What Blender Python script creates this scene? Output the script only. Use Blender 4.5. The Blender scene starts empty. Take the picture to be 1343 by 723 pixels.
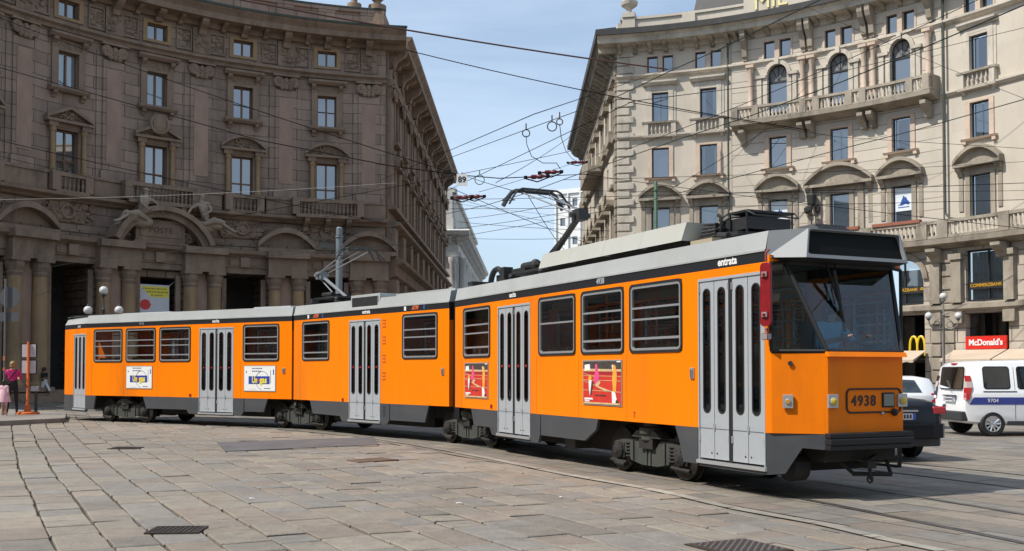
import bpy, bmesh, math, random
from math import sin, cos, pi, radians as R
from mathutils import Vector, Matrix, Quaternion
random.seed(7)
scene = bpy.context.scene
C = scene.collection
# ---------------------------------------------------------------- camera
EYE = 1.53
FPX, PCX, PCY, PITCH = 1357.14, 671.5, 447.0, R(1.6775)
cam_d = bpy.data.cameras.new('camera')
cam = bpy.data.objects.new('camera', cam_d); C.objects.link(cam)
cam.location = (0, 0, EYE)
cam.rotation_euler = (R(90) + PITCH, 0, 0)
cam_d.sensor_width = 36.0
cam_d.lens = FPX / 1343 * 36
cam_d.shift_y = (PCY - 361.5) / 1343
cam_d.clip_start = 0.1; cam_d.clip_end = 6000
scene.camera = cam
# ---------------------------------------------------------------- sky and sun
SUN_EL, SUN_AZ = R(51), R(248)          # azimuth clockwise from +Y
w = bpy.data.worlds.new('World'); scene.world = w; w.use_nodes = True
nt = w.node_tree; nt.nodes.clear()
def N(nt, t, **k):
    n = nt.nodes.new(t)
    for a, b in k.items():
        if a in n.inputs.keys(): n.inputs[a].default_value = b
        else: setattr(n, a, b)
    return n
sky = N(nt, 'ShaderNodeTexSky', sky_type='NISHITA', sun_disc=False, sun_elevation=SUN_EL, sun_rotation=SUN_AZ,
        altitude=120, air_density=1.0, dust_density=1.0, ozone_density=1.6)
tc = N(nt, 'ShaderNodeTexCoord')
mp = N(nt, 'ShaderNodeMapping'); mp.inputs['Scale'].default_value = (1.0, 1.6, 4.2)
nz = N(nt, 'ShaderNodeTexNoise', Scale=1.9, Detail=9.0, Roughness=0.58, Distortion=0.35)
cr = N(nt, 'ShaderNodeValToRGB')
cr.color_ramp.elements[0].position = 0.36; cr.color_ramp.elements[0].color = (0.30, 0.30, 0.30, 1)
cr.color_ramp.elements[1].position = 0.70; cr.color_ramp.elements[1].color = (0.80, 0.80, 0.80, 1)
mx = N(nt, 'ShaderNodeMixRGB'); mx.inputs[2].default_value = (5.0, 6.15, 7.5, 1)
bg = N(nt, 'ShaderNodeBackground', Strength=0.15)
wo = N(nt, 'ShaderNodeOutputWorld')
L = nt.links.new
L(tc.outputs['Generated'], mp.inputs['Vector']); L(mp.outputs[0], nz.inputs['Vector']); L(nz.outputs['Fac'], cr.inputs[0])
L(cr.outputs[0], mx.inputs[0]); L(sky.outputs[0], mx.inputs[1]); L(mx.outputs[0], bg.inputs[0]); L(bg.outputs[0], wo.inputs[0])
sun_d = bpy.data.lights.new('sun', 'SUN'); sun_d.energy = 5.0; sun_d.angle = R(0.53); sun_d.color = (1.0, 0.945, 0.86)
sun = bpy.data.objects.new('sun', sun_d); C.objects.link(sun)
SUN_DIR = Vector((sin(SUN_AZ) * cos(SUN_EL), cos(SUN_AZ) * cos(SUN_EL), sin(SUN_EL)))
sun.rotation_mode = 'QUATERNION'; sun.rotation_quaternion = SUN_DIR.to_track_quat('Z', 'Y')
sun.location = (-40, -20, 60)
vs = scene.view_settings
vs.view_transform = 'Standard'; vs.look = 'None'; vs.exposure = 0.0; vs.gamma = 1.0; vs.use_curve_mapping = False
scene.render.engine = 'CYCLES'
scene.cycles.use_denoising = True
scene.cycles.max_bounces = 7; scene.cycles.diffuse_bounces = 3; scene.cycles.glossy_bounces = 3
scene.cycles.transparent_max_bounces = 14; scene.cycles.transmission_bounces = 4
scene.cycles.sample_clamp_indirect = 6.0
# ---------------------------------------------------------------- pixel helper (photo pixels to metres at a measured distance)
def ray(x, y):
    dx = (x - PCX) / FPX; dz = -(y - PCY) / FPX
    return Vector((dx, cos(PITCH) - dz * sin(PITCH), sin(PITCH) + dz * cos(PITCH)))
def at(x, y, Y):
    d = ray(x, y); return d * (Y / d.y) + Vector((0, 0, EYE))
def on_ground(x, y, z=0.0):
    d = ray(x, y); return d * ((z - EYE) / d.z) + Vector((0, 0, EYE))
# ---------------------------------------------------------------- materials
def mat(name, col, rough=0.6, metal=0.0, var=0.0, vscale=3.0, bump=0.0, bscale=30.0, spec=0.5, streak=0.0, dirt=None, coat=0.0):
    m = bpy.data.materials.new(name); m.use_nodes = True
    t = m.node_tree; b = t.nodes['Principled BSDF']
    b.inputs['Base Color'].default_value = (*col, 1); b.inputs['Roughness'].default_value = rough
    b.inputs['Metallic'].default_value = metal; b.inputs['Specular IOR Level'].default_value = spec
    if coat: b.inputs['Coat Weight'].default_value = coat; b.inputs['Coat Roughness'].default_value = 0.08
    l = t.links.new
    co = N(t, 'ShaderNodeTexCoord')
    if var or dirt:
        n1 = N(t, 'ShaderNodeTexNoise', Scale=vscale, Detail=7.0, Roughness=0.62)
        if streak:
            mp = N(t, 'ShaderNodeMapping'); mp.inputs['Scale'].default_value = (1, 1, streak)
            l(co.outputs['Object'], mp.inputs[0]); l(mp.outputs[0], n1.inputs['Vector'])
        else: l(co.outputs['Object'], n1.inputs['Vector'])
        mr = N(t, 'ShaderNodeMapRange'); mr.inputs['From Min'].default_value = 0.3; mr.inputs['From Max'].default_value = 0.7
        mr.inputs['To Min'].default_value = 1 - var; mr.inputs['To Max'].default_value = 1 + var
        l(n1.outputs['Fac'], mr.inputs['Value'])
        hs = N(t, 'ShaderNodeHueSaturation'); hs.inputs['Color'].default_value = (*col, 1)
        l(mr.outputs[0], hs.inputs['Value'])
        out = hs.outputs[0]
        if dirt:
            n2 = N(t, 'ShaderNodeTexNoise', Scale=vscale * 0.37 + 0.3, Detail=9.0, Roughness=0.7)
            if streak:
                l(mp.outputs[0], n2.inputs['Vector'])
            else: l(co.outputs['Object'], n2.inputs['Vector'])
            r2 = N(t, 'ShaderNodeValToRGB'); r2.color_ramp.elements[0].position = 0.5; r2.color_ramp.elements[1].position = 0.72
            r2.color_ramp.elements[1].color = (dirt[3],) * 3 + (1,)
            l(n2.outputs['Fac'], r2.inputs[0])
            m2 = N(t, 'ShaderNodeMixRGB'); m2.inputs[2].default_value = (*dirt[:3], 1)
            l(r2.outputs[0], m2.inputs[0]); l(out, m2.inputs[1]); out = m2.outputs[0]
        l(out, b.inputs['Base Color'])
    if bump:
        n3 = N(t, 'ShaderNodeTexNoise', Scale=bscale, Detail=6.0, Roughness=0.6)
        l(co.outputs['Object'], n3.inputs['Vector'])
        bp = N(t, 'ShaderNodeBump', Strength=bump, Distance=0.03)
        l(n3.outputs['Fac'], bp.inputs['Height']); l(bp.outputs[0], b.inputs['Normal'])
    return m
def course_mat(name, col, joint, bw, bh, var=0.14, jsize=0.02, dirt=None, rough=0.85, bump=0.5):
    """coursed stone mapped by the UV (metres along and up the wall)"""
    m = bpy.data.materials.new(name); m.use_nodes = True
    t = m.node_tree; b = t.nodes['Principled BSDF']; l = t.links.new
    b.inputs['Roughness'].default_value = rough
    uv = N(t, 'ShaderNodeTexCoord')
    br = N(t, 'ShaderNodeTexBrick', offset=0.5)
    br.inputs['Scale'].default_value = 1.0; br.inputs['Brick Width'].default_value = bw; br.inputs['Row Height'].default_value = bh
    br.inputs['Mortar Size'].default_value = jsize; br.inputs['Mortar Smooth'].default_value = 0.3
    br.inputs['Color1'].default_value = (*[c * (1 - var) for c in col], 1); br.inputs['Color2'].default_value = (*[c * (1 + var) for c in col], 1)
    br.inputs['Mortar'].default_value = (*joint, 1)
    l(uv.outputs['UV'], br.inputs['Vector'])
    n1 = N(t, 'ShaderNodeTexNoise', Scale=0.9, Detail=10.0, Roughness=0.68)
    mp = N(t, 'ShaderNodeMapping'); mp.inputs['Scale'].default_value = (1, 1, 0.35)
    l(uv.outputs['Object'], mp.inputs[0]); l(mp.outputs[0], n1.inputs['Vector'])
    mr = N(t, 'ShaderNodeMapRange'); mr.inputs['From Min'].default_value = 0.3; mr.inputs['From Max'].default_value = 0.7
    mr.inputs['To Min'].default_value = 1 - var * 1.2; mr.inputs['To Max'].default_value = 1 + var * 1.2
    l(n1.outputs['Fac'], mr.inputs['Value'])
    hs = N(t, 'ShaderNodeHueSaturation'); l(br.outputs['Color'], hs.inputs['Color']); l(mr.outputs[0], hs.inputs['Value'])
    out = hs.outputs[0]
    if dirt:
        n2 = N(t, 'ShaderNodeTexNoise', Scale=0.55, Detail=11.0, Roughness=0.72); l(mp.outputs[0], n2.inputs['Vector'])
        r2 = N(t, 'ShaderNodeValToRGB'); r2.color_ramp.elements[0].position = 0.5; r2.color_ramp.elements[1].position = 0.75
        r2.color_ramp.elements[1].color = (dirt[3],) * 3 + (1,)
        l(n2.outputs['Fac'], r2.inputs[0])
        m2 = N(t, 'ShaderNodeMixRGB'); m2.inputs[2].default_value = (*dirt[:3], 1)
        l(r2.outputs[0], m2.inputs[0]); l(out, m2.inputs[1]); out = m2.outputs[0]
    l(out, b.inputs['Base Color'])
    n3 = N(t, 'ShaderNodeTexNoise', Scale=9.0, Detail=6.0); l(uv.outputs['Object'], n3.inputs['Vector'])
    ad = N(t, 'ShaderNodeMath', operation='MULTIPLY_ADD'); ad.inputs[1].default_value = -1.0
    l(br.outputs['Fac'], ad.inputs[0])
    ml = N(t, 'ShaderNodeMath', operation='MULTIPLY'); ml.inputs[1].default_value = 0.35
    l(n3.outputs['Fac'], ml.inputs[0]); l(ml.outputs[0], ad.inputs[2])
    bp = N(t, 'ShaderNodeBump', Strength=bump, Distance=0.03); l(ad.outputs[0], bp.inputs['Height']); l(bp.outputs[0], b.inputs['Normal'])
    return m
def glass_mat(name, tint=(0.6, 0.65, 0.68), refl=0.12, dark=None, rough=0.02):
    """thin pane: tinted see-through mixed with a mirror by Fresnel; dark= an opaque body colour instead of see-through"""
    m = bpy.data.materials.new(name); m.use_nodes = True
    t = m.node_tree; t.nodes.clear(); l = t.links.new
    o = N(t, 'ShaderNodeOutputMaterial'); g = N(t, 'ShaderNodeBsdfGlossy', Roughness=rough)
    g.inputs['Color'].default_value = (0.95, 0.97, 1, 1)
    if dark: a = N(t, 'ShaderNodeBsdfDiffuse'); a.inputs['Color'].default_value = (*dark, 1)
    else: a = N(t, 'ShaderNodeBsdfTransparent'); a.inputs['Color'].default_value = (*tint, 1)
    fr = N(t, 'ShaderNodeFresnel', IOR=1.5)
    ad = N(t, 'ShaderNodeMath', operation='ADD', use_clamp=True); ad.inputs[1].default_value = refl
    l(fr.outputs[0], ad.inputs[0])
    mx = N(t, 'ShaderNodeMixShader'); l(ad.outputs[0], mx.inputs[0]); l(a.outputs[0], mx.inputs[1]); l(g.outputs[0], mx.inputs[2])
    l(mx.outputs[0], o.inputs['Surface'])
    return m
# ---------------------------------------------------------------- mesh collector
def islands(mb, gap):
    """split a collector into its separate pieces (pieces that touch stay together)"""
    par = list(range(len(mb.v)))
    def find(i):
        while par[i] != i: par[i] = par[par[i]]; i = par[i]
        return i
    for f in mb.f:
        a = find(f[0])
        for k in f[1:]: par[find(k)] = a
    grp = {}
    for i, f in enumerate(mb.f): grp.setdefault(find(f[0]), []).append(i)
    items = []
    for fs in grp.values():
        vv = [mb.v[k] for i in fs for k in mb.f[i]]
        items.append([[min(v[c] for v in vv) - gap for c in range(3)], [max(v[c] for v in vv) + gap for c in range(3)], fs])
    n = len(items); p2 = list(range(n))
    def f2(i):
        while p2[i] != i: p2[i] = p2[p2[i]]; i = p2[i]
        return i
    for i in range(n):
        for j in range(i + 1, n):
            a, b = items[i], items[j]
            if all(a[0][c] <= b[1][c] and b[0][c] <= a[1][c] for c in range(3)): p2[f2(i)] = f2(j)
    out = {}
    for i in range(n): out.setdefault(f2(i), []).extend(items[i][2])
    res = []
    for fs in out.values():
        q = MB(); mp_ = {}
        for i in sorted(fs):
            nf = []
            for k in mb.f[i]:
                if k not in mp_: mp_[k] = len(q.v); q.v.append(mb.v[k])
                nf.append(mp_[k])
            q.f.append(nf); q.m.append(mb.m[i]); q.uv.append(mb.uv[i])
        res.append(q)
    return res
class MB:
    def __init__(s): s.v = []; s.f = []; s.m = []; s.uv = []; s.T = None
    def add(s, pts, faces, m=0, uvs=None):
        b = len(s.v)
        for p in pts:
            p = Vector(p); s.v.append(s.T @ p if s.T else p)
        for i, f in enumerate(faces):
            s.f.append([b + k for k in f]); s.m.append(m); s.uv.append(uvs[i] if uvs else None)
        return s
    def quad(s, a, b, c, d, m=0, uv=None): return s.add([a, b, c, d], [(0, 1, 2, 3)], m, [uv] if uv else None)
    def poly(s, pts, m=0): return s.add(pts, [tuple(range(len(pts)))], m)
    def box(s, x0, x1, y0, y1, z0, z1, m=0):
        p = [(x, y, z) for z in (z0, z1) for y in (y0, y1) for x in (x0, x1)]
        return s.add(p, [(0, 2, 3, 1), (4, 5, 7, 6), (0, 1, 5, 4), (2, 6, 7, 3), (0, 4, 6, 2), (1, 3, 7, 5)], m)
    def prism(s, pts, vec, m=0):
        n = len(pts); vec = Vector(vec); a = [Vector(p) for p in pts]
        return s.add(a + [p + vec for p in a], [tuple(range(n - 1, -1, -1)), tuple(range(n, 2 * n))] + [(i, (i + 1) % n, n + (i + 1) % n, n + i) for i in range(n)], m)
    def tube(s, pts, r, n=8, m=0, cap=True):
        pts = [Vector(p) for p in pts]; k = len(pts); rs = r if isinstance(r, (list, tuple)) else [r] * k
        ring = []; up = None
        for i, p in enumerate(pts):
            d = (pts[min(i + 1, k - 1)] - pts[max(i - 1, 0)]).normalized()
            if up is None: up = Vector((0, 0, 1)) if abs(d.z) < 0.9 else Vector((1, 0, 0))
            x = d.cross(up).normalized(); y = x.cross(d).normalized(); up = y
            ring += [p + (x * cos(2 * pi * j / n) + y * sin(2 * pi * j / n)) * rs[i] for j in range(n)]
        fs = [(i * n + j, i * n + (j + 1) % n, (i + 1) * n + (j + 1) % n, (i + 1) * n + j) for i in range(k - 1) for j in range(n)]
        if cap: fs += [tuple(range(n - 1, -1, -1)), tuple((k - 1) * n + j for j in range(n))]
        return s.add(ring, fs, m)
    def lathe(s, prof, n=12, o=(0, 0, 0), m=0, ax='z', cap=True):
        o = Vector(o); pts = []
        for r, z in prof:
            for j in range(n):
                a = 2 * pi * j / n; c, d = r * cos(a), r * sin(a)
                pts.append(o + Vector((c, d, z) if ax == 'z' else ((c, z, d) if ax == 'y' else (z, c, d))))
        k = len(prof)
        fs = [(i * n + j, i * n + (j + 1) % n, (i + 1) * n + (j + 1) % n, (i + 1) * n + j) for i in range(k - 1) for j in range(n)]
        if cap: fs += [tuple(range(n - 1, -1, -1)), tuple((k - 1) * n + j for j in range(n))]
        return s.add(pts, fs, m)
    def ball(s, o, rx, ry=None, rz=None, n=10, m=0):
        ry = rx if ry is None else ry; rz = rx if rz is None else rz
        o = Vector(o); h = max(4, n // 2 + 1); pts = [o + Vector((0, 0, -rz))]
        for i in range(1, h):
            a = -pi / 2 + pi * i / h
            pts += [o + Vector((rx * cos(a) * cos(2 * pi * j / n), ry * cos(a) * sin(2 * pi * j / n), rz * sin(a))) for j in range(n)]
        pts.append(o + Vector((0, 0, rz))); e = len(pts) - 1
        fs = [(0, 1 + (j + 1) % n, 1 + j) for j in range(n)]
        fs += [(1 + i * n + j, 1 + i * n + (j + 1) % n, 1 + (i + 1) * n + (j + 1) % n, 1 + (i + 1) * n + j) for i in range(h - 2) for j in range(n)]
        fs += [(1 + (h - 2) * n + j, 1 + (h - 2) * n + (j + 1) % n, e) for j in range(n)]
        return s.add(pts, fs, m)
    def torus(s, o, r, q, ax='y', n=16, k=6, m=0, a0=0, a1=2 * pi):
        o = Vector(o); full = abs(a1 - a0 - 2 * pi) < 1e-6; pts = []
        nn = n if full else n + 1
        for i in range(nn):
            a = a0 + (a1 - a0) * i / n
            for j in range(k):
                b = 2 * pi * j / k; c = r + q * cos(b); d = q * sin(b)
                p = (c * cos(a), d, c * sin(a)) if ax == 'y' else ((c * cos(a), c * sin(a), d) if ax == 'z' else (d, c * cos(a), c * sin(a)))
                pts.append(o + Vector(p))
        fs = [(i * k + j, i * k + (j + 1) % k, ((i + 1) % nn) * k + (j + 1) % k, ((i + 1) % nn) * k + j) for i in range(n) for j in range(k)]
        return s.add(pts, fs, m)
    def build(s, name, mats, parent=None, loc=None, mtx=None, smooth=False, bevel=0.0, me_only=False):
        me = bpy.data.meshes.new(name)
        me.from_pydata([tuple(p) for p in s.v], [], s.f)
        mats = mats if isinstance(mats, (list, tuple)) else [mats]
        for q in mats: me.materials.append(q)
        if len(mats) > 1: me.polygons.foreach_set('material_index', s.m)
        if any(u for u in s.uv):
            ul = me.uv_layers.new(name='UVMap')
            for pl, u in zip(me.polygons, s.uv):
                if u:
                    for li, q in zip(pl.loop_indices, u): ul.data[li].uv = q
        bm = bmesh.new(); bm.from_mesh(me)
        bmesh.ops.recalc_face_normals(bm, faces=bm.faces) if smooth or bevel else None
        if bevel:
            bmesh.ops.remove_doubles(bm, verts=bm.verts, dist=1e-5)
            es = [e for e in bm.edges if len(e.link_faces) == 2 and e.calc_face_angle(0) > 0.6]
            bmesh.ops.bevel(bm, geom=es, offset=bevel, segments=2, affect='EDGES', profile=0.6, clamp_overlap=True)
        bm.to_mesh(me); bm.free()
        if smooth: me.polygons.foreach_set('use_smooth', [True] * len(me.polygons)); me.set_sharp_from_angle(angle=R(38))
        me.update()
        if me_only: return me
        return link(name, me, parent, loc, mtx)
def link(name, data, parent=None, loc=None, mtx=None):
    o = bpy.data.objects.new(name, data); C.objects.link(o)
    if parent: o.parent = parent
    if mtx is not None: o.matrix_local = mtx
    elif loc is not None: o.location = loc
    return o
def tag(o, label=None, cat=None, group=None, kind=None):
    if label: o['label'] = label
    if cat: o['category'] = cat
    if group: o['group'] = group
    if kind: o['kind'] = kind
    return o
def thing(name, label, cat, loc=(0, 0, 0), rz=0.0, group=None):
    o = bpy.data.objects.new(name, None); C.objects.link(o); o.location = loc; o.rotation_euler = (0, 0, rz)
    o.empty_display_size = 0.3
    return tag(o, label, cat, group)
FONT = bpy.data.fonts.load('<builtin>') if '<builtin>' in [f.filepath for f in bpy.data.fonts] else None
def text_mesh(txt, size, m, depth=0.004, bold=0.0, shear=0.0, space=1.0, width=None):
    """lettering as a mesh standing in the local xz plane, centred, facing -y"""
    cu = bpy.data.curves.new('lettering', 'FONT'); cu.body = txt; cu.size = size; cu.extrude = depth; cu.offset = bold
    cu.align_x = 'CENTER'; cu.align_y = 'CENTER'; cu.shear = shear; cu.space_character = space; cu.resolution_u = 4
    ob = bpy.data.objects.new('lettering', cu); C.objects.link(ob)
    me = bpy.data.meshes.new_from_object(ob.evaluated_get(bpy.context.evaluated_depsgraph_get()))
    bpy.data.objects.remove(ob); bpy.data.curves.remove(cu)
    me.transform(Matrix.Rotation(R(90), 4, 'X'))
    if width:
        xs = [v.co.x for v in me.vertices]
        if xs: me.transform(Matrix.Diagonal((width / (max(xs) - min(xs)), 1, 1, 1)))
    me.materials.clear(); me.materials.append(m)
    for p in me.polygons: p.material_index = 0
    return me
def rrect(w, h, r, n=4, cx=0, cz=0):
    out = []
    for qx, qz, a0 in ((1, 1, 0), (-1, 1, 90), (-1, -1, 180), (1, -1, 270)):
        for i in range(n + 1):
            a = R(a0 + 90 * i / n); out.append((cx + qx * (w / 2 - r) + r * cos(a), cz + qz * (h / 2 - r) + r * sin(a)))
    return out
def ring_xz(mb, outer, inner, y0, y1, m=0):
    """ring between two equal loops in xz, from y0 (front) to y1 (back)"""
    n = len(outer)
    pts = [(x, y0, z) for x, z in outer] + [(x, y0, z) for x, z in inner] + [(x, y1, z) for x, z in outer] + [(x, y1, z) for x, z in inner]
    fs = []
    for i in range(n):
        j = (i + 1) % n
        fs += [(i, j, n + j, n + i), (2 * n + j, 2 * n + i, 3 * n + i, 3 * n + j), (i, 2 * n + i, 2 * n + j, j), (n + i, n + j, 3 * n + j, 3 * n + i)]
    mb.add(pts, fs, m)
# ================================================================ ground, paving, tracks
M = {}
M['joint'] = mat('joint_sand', (0.060, 0.047, 0.034), 0.95, var=0.2, vscale=2)
def slab_mat():
    m = bpy.data.materials.new('paving_stone'); m.use_nodes = True
    t = m.node_tree; b = t.nodes['Principled BSDF']; l = t.links.new
    at_ = N(t, 'ShaderNodeAttribute', attribute_name='tone')
    co = N(t, 'ShaderNodeTexCoord')
    n1 = N(t, 'ShaderNodeTexNoise', Scale=5.0, Detail=9.0, Roughness=0.7); l(co.outputs['Object'], n1.inputs['Vector'])
    n2 = N(t, 'ShaderNodeTexNoise', Scale=0.22, Detail=6.0, Roughness=0.6); l(co.outputs['Object'], n2.inputs['Vector'])
    n4 = N(t, 'ShaderNodeTexNoise', Scale=70.0, Detail=3.0); l(co.outputs['Object'], n4.inputs['Vector'])
    s = N(t, 'ShaderNodeMath', operation='MULTIPLY_ADD'); s.inputs[1].default_value = 1.0; l(n1.outputs['Fac'], s.inputs[0]); l(n2.outputs['Fac'], s.inputs[2])
    s2 = N(t, 'ShaderNodeMath', operation='MULTIPLY_ADD'); s2.inputs[1].default_value = 0.5; l(n4.outputs['Fac'], s2.inputs[0]); l(s.outputs[0], s2.inputs[2])
    mr = N(t, 'ShaderNodeMapRange'); mr.inputs['From Min'].default_value = 0.8; mr.inputs['From Max'].default_value = 1.7
    mr.inputs['To Min'].default_value = 0.60; mr.inputs['To Max'].default_value = 1.40; l(s2.outputs[0], mr.inputs['Value'])
    hs = N(t, 'ShaderNodeHueSaturation'); l(at_.outputs['Color'], hs.inputs['Color']); l(mr.outputs[0], hs.inputs['Value'])
    # dark spots of old gum, oil and scuffs
    n5 = N(t, 'ShaderNodeTexNoise', Scale=2.6, Detail=10.0, Roughness=0.75); l(co.outputs['Object'], n5.inputs['Vector'])
    r5 = N(t, 'ShaderNodeValToRGB'); r5.color_ramp.elements[0].position = 0.57; r5.color_ramp.elements[1].position = 0.72; r5.color_ramp.elements[1].color = (0.72, 0.72, 0.72, 1)
    l(n5.outputs['Fac'], r5.inputs[0])
    mx = N(t, 'ShaderNodeMixRGB'); mx.inputs[2].default_value = (0.075, 0.07, 0.064, 1); l(r5.outputs[0], mx.inputs[0]); l(hs.outputs[0], mx.inputs[1])
    l(mx.outputs[0], b.inputs['Base Color'])
    b.inputs['Roughness'].default_value = 0.72; b.inputs['Specular IOR Level'].default_value = 0.35
    n3 = N(t, 'ShaderNodeTexNoise', Scale=26.0, Detail=8.0, Roughness=0.65); l(co.outputs['Object'], n3.inputs['Vector'])
    bp = N(t, 'ShaderNodeBump', Strength=0.6, Distance=0.03); l(n3.outputs['Fac'], bp.inputs['Height']); l(bp.outputs[0], b.inputs['Normal'])
    return m
M['slab'] = slab_mat()
g = MB(); g.quad((-900, -300, -0.035), (900, -300, -0.035), (900, 2500, -0.035), (-900, 2500, -0.035))
M['far_stone'] = course_mat('far_paving', (0.20, 0.185, 0.165), (0.10, 0.09, 0.08), 0.8, 0.5, 0.12, 0.012, dirt=(0.11, 0.10, 0.095, 0.5))
for u_ in [0]: g.uv[0] = [(x, y) for x, y, z in ((-900, -300, 0), (900, -300, 0), (900, 2500, 0), (-900, 2500, 0))]
tag(g.build('ground', M['far_stone']), kind='structure')
g = MB(); g.quad((-46, 1, -0.031), (46, 1, -0.031), (46, 68, -0.031), (-46, 68, -0.031)); tag(g.build('paving_bed', M['joint']), kind='structure')
# section frames of the tram (measured): origin on the near side at ground level, heading
SEC = {'F': (Vector((3.044, 12.396, 0)), R(-64.654)), 'M': (Vector((-1.315, 21.645, 0)), R(-50.571)), 'R': (Vector((-5.781, 27.165, 0)), R(-31.55))}
TW = 2.15
def smtx(k):
    o, a = SEC[k]; n = Vector((-sin(a), cos(a), 0))
    return Matrix.Translation(o + n * (TW / 2)) @ Matrix.Rotation(a, 4, 'Z')
def spt(k, x, y=0, z=0): return smtx(k) @ Vector((x, y, z))
# centre line of the track under the tram
ctl = [Vector((8.6, -1.5, 0)), Vector((7.4, 2.6, 0)), Vector((6.05, 7.0, 0)), spt('F', -0.2, 0.08), spt('F', -2.9, 0.06), spt('F', -6.5, 0.03), spt('F', -10.1, 0.0), spt('M', -3.4, 0.05), spt('M', -7.0, 0.0),
       spt('R', -3.5, 0.03), spt('R', -6.9, 0), spt('R', -12, 0.6), spt('R', -20, 3.0), spt('R', -34, 9.5)]
def spline(P, step=0.45):
    out = []
    for i in range(len(P) - 1):
        p0, p1, p2, p3 = P[max(i - 1, 0)], P[i], P[i + 1], P[min(i + 2, len(P) - 1)]
        n = max(2, int((p2 - p1).length / step))
        for k in range(n):
            t = k / n
            out.append(0.5 * ((2 * p1) + (-p0 + p2) * t + (2 * p0 - 5 * p1 + 4 * p2 - p3) * t * t + (-p0 + 3 * p1 - 3 * p2 + p3) * t ** 3))
    out.append(P[-1]); return out
CL = spline(ctl)
def offset(line, d):
    out = []
    for i, p in enumerate(line):
        t = (line[min(i + 1, len(line) - 1)] - line[max(i - 1, 0)]).normalized()
        out.append(p + Vector((t.y, -t.x, 0)) * d)
    return out
# line runs towards the back; +d is to its right = far side
def strip(mb, line, d0, d1, z, m=0):
    a, b = offset(line, d0), offset(line, d1)
    for i in range(len(line) - 1):
        mb.quad((a[i].x, a[i].y, z), (b[i].x, b[i].y, z), (b[i + 1].x, b[i + 1].y, z), (a[i + 1].x, a[i + 1].y, z), m)
M['rail'] = mat('rail_steel', (0.16, 0.15, 0.14), 0.45, 0.6, var=0.25, vscale=6)
M['groove'] = mat('rail_groove', (0.012, 0.011, 0.010), 0.9)
CL2 = [p for p in offset(CL, 3.35)]
for line in (CL, CL2):
    r = MB()
    for s in (-1, 1):
        for i in (1,):
            strip(r, line, s * 0.7225 - 0.062, s * 0.7225 - 0.018, 0.009, 0)
            strip(r, line, s * 0.7225 + 0.018, s * 0.7225 + 0.045, 0.009, 0)
            strip(r, line, s * 0.7225 - 0.020, s * 0.7225 + 0.020, 0.005, 1)
    tag(r.build('tram_track', [M['rail'], M['groove']]), kind='structure')
# nearest distance to the track centre (coarse)
def track_d(x, y):
    best = 1e9
    for q in CL[::3]:
        d = (q.x - x) ** 2 + (q.y - y) ** 2
        if d < best: best = d; bq = q
    return math.sqrt(best)
# paving: every slab modelled, rows run along the tram's front section
random.seed(11)
slabs = MB(); tones = []
rd = Vector((-0.44, 0.898, 0)).normalized(); cd = Vector((rd.y, -rd.x, 0))
EDGE = [(483, 575), (560, 587), (636, 601), (748, 624), (860, 644), (960, 667), (1070, 687), (1155, 707), (1217, 720)]
EDGEW = [on_ground(*q) for q in EDGE]
e0 = EDGEW[-1] + (EDGEW[-1] - EDGEW[-2]).normalized() * 6
EDGEL = spline([e0] + EDGEW[::-1] + [Vector((-6.2, 27.3, 0)), Vector((-9.6, 30.2, 0))], 0.5)
def near_side(x, y):
    """True on the camera's side of the pale kerb line"""
    bi, bd = 0, 1e9
    for i in range(0, len(EDGEL) - 1):
        q = EDGEL[i]; d = (q.x - x) ** 2 + (q.y - y) ** 2
        if d < bd: bd = d; bi = i
    t = EDGEL[min(bi + 1, len(EDGEL) - 1)] - EDGEL[max(bi - 1, 0)]
    v = Vector((x, y, 0)) - EDGEL[bi]
    return t.x * v.y - t.y * v.x > 0
u = -34.0; row = 0
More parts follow.
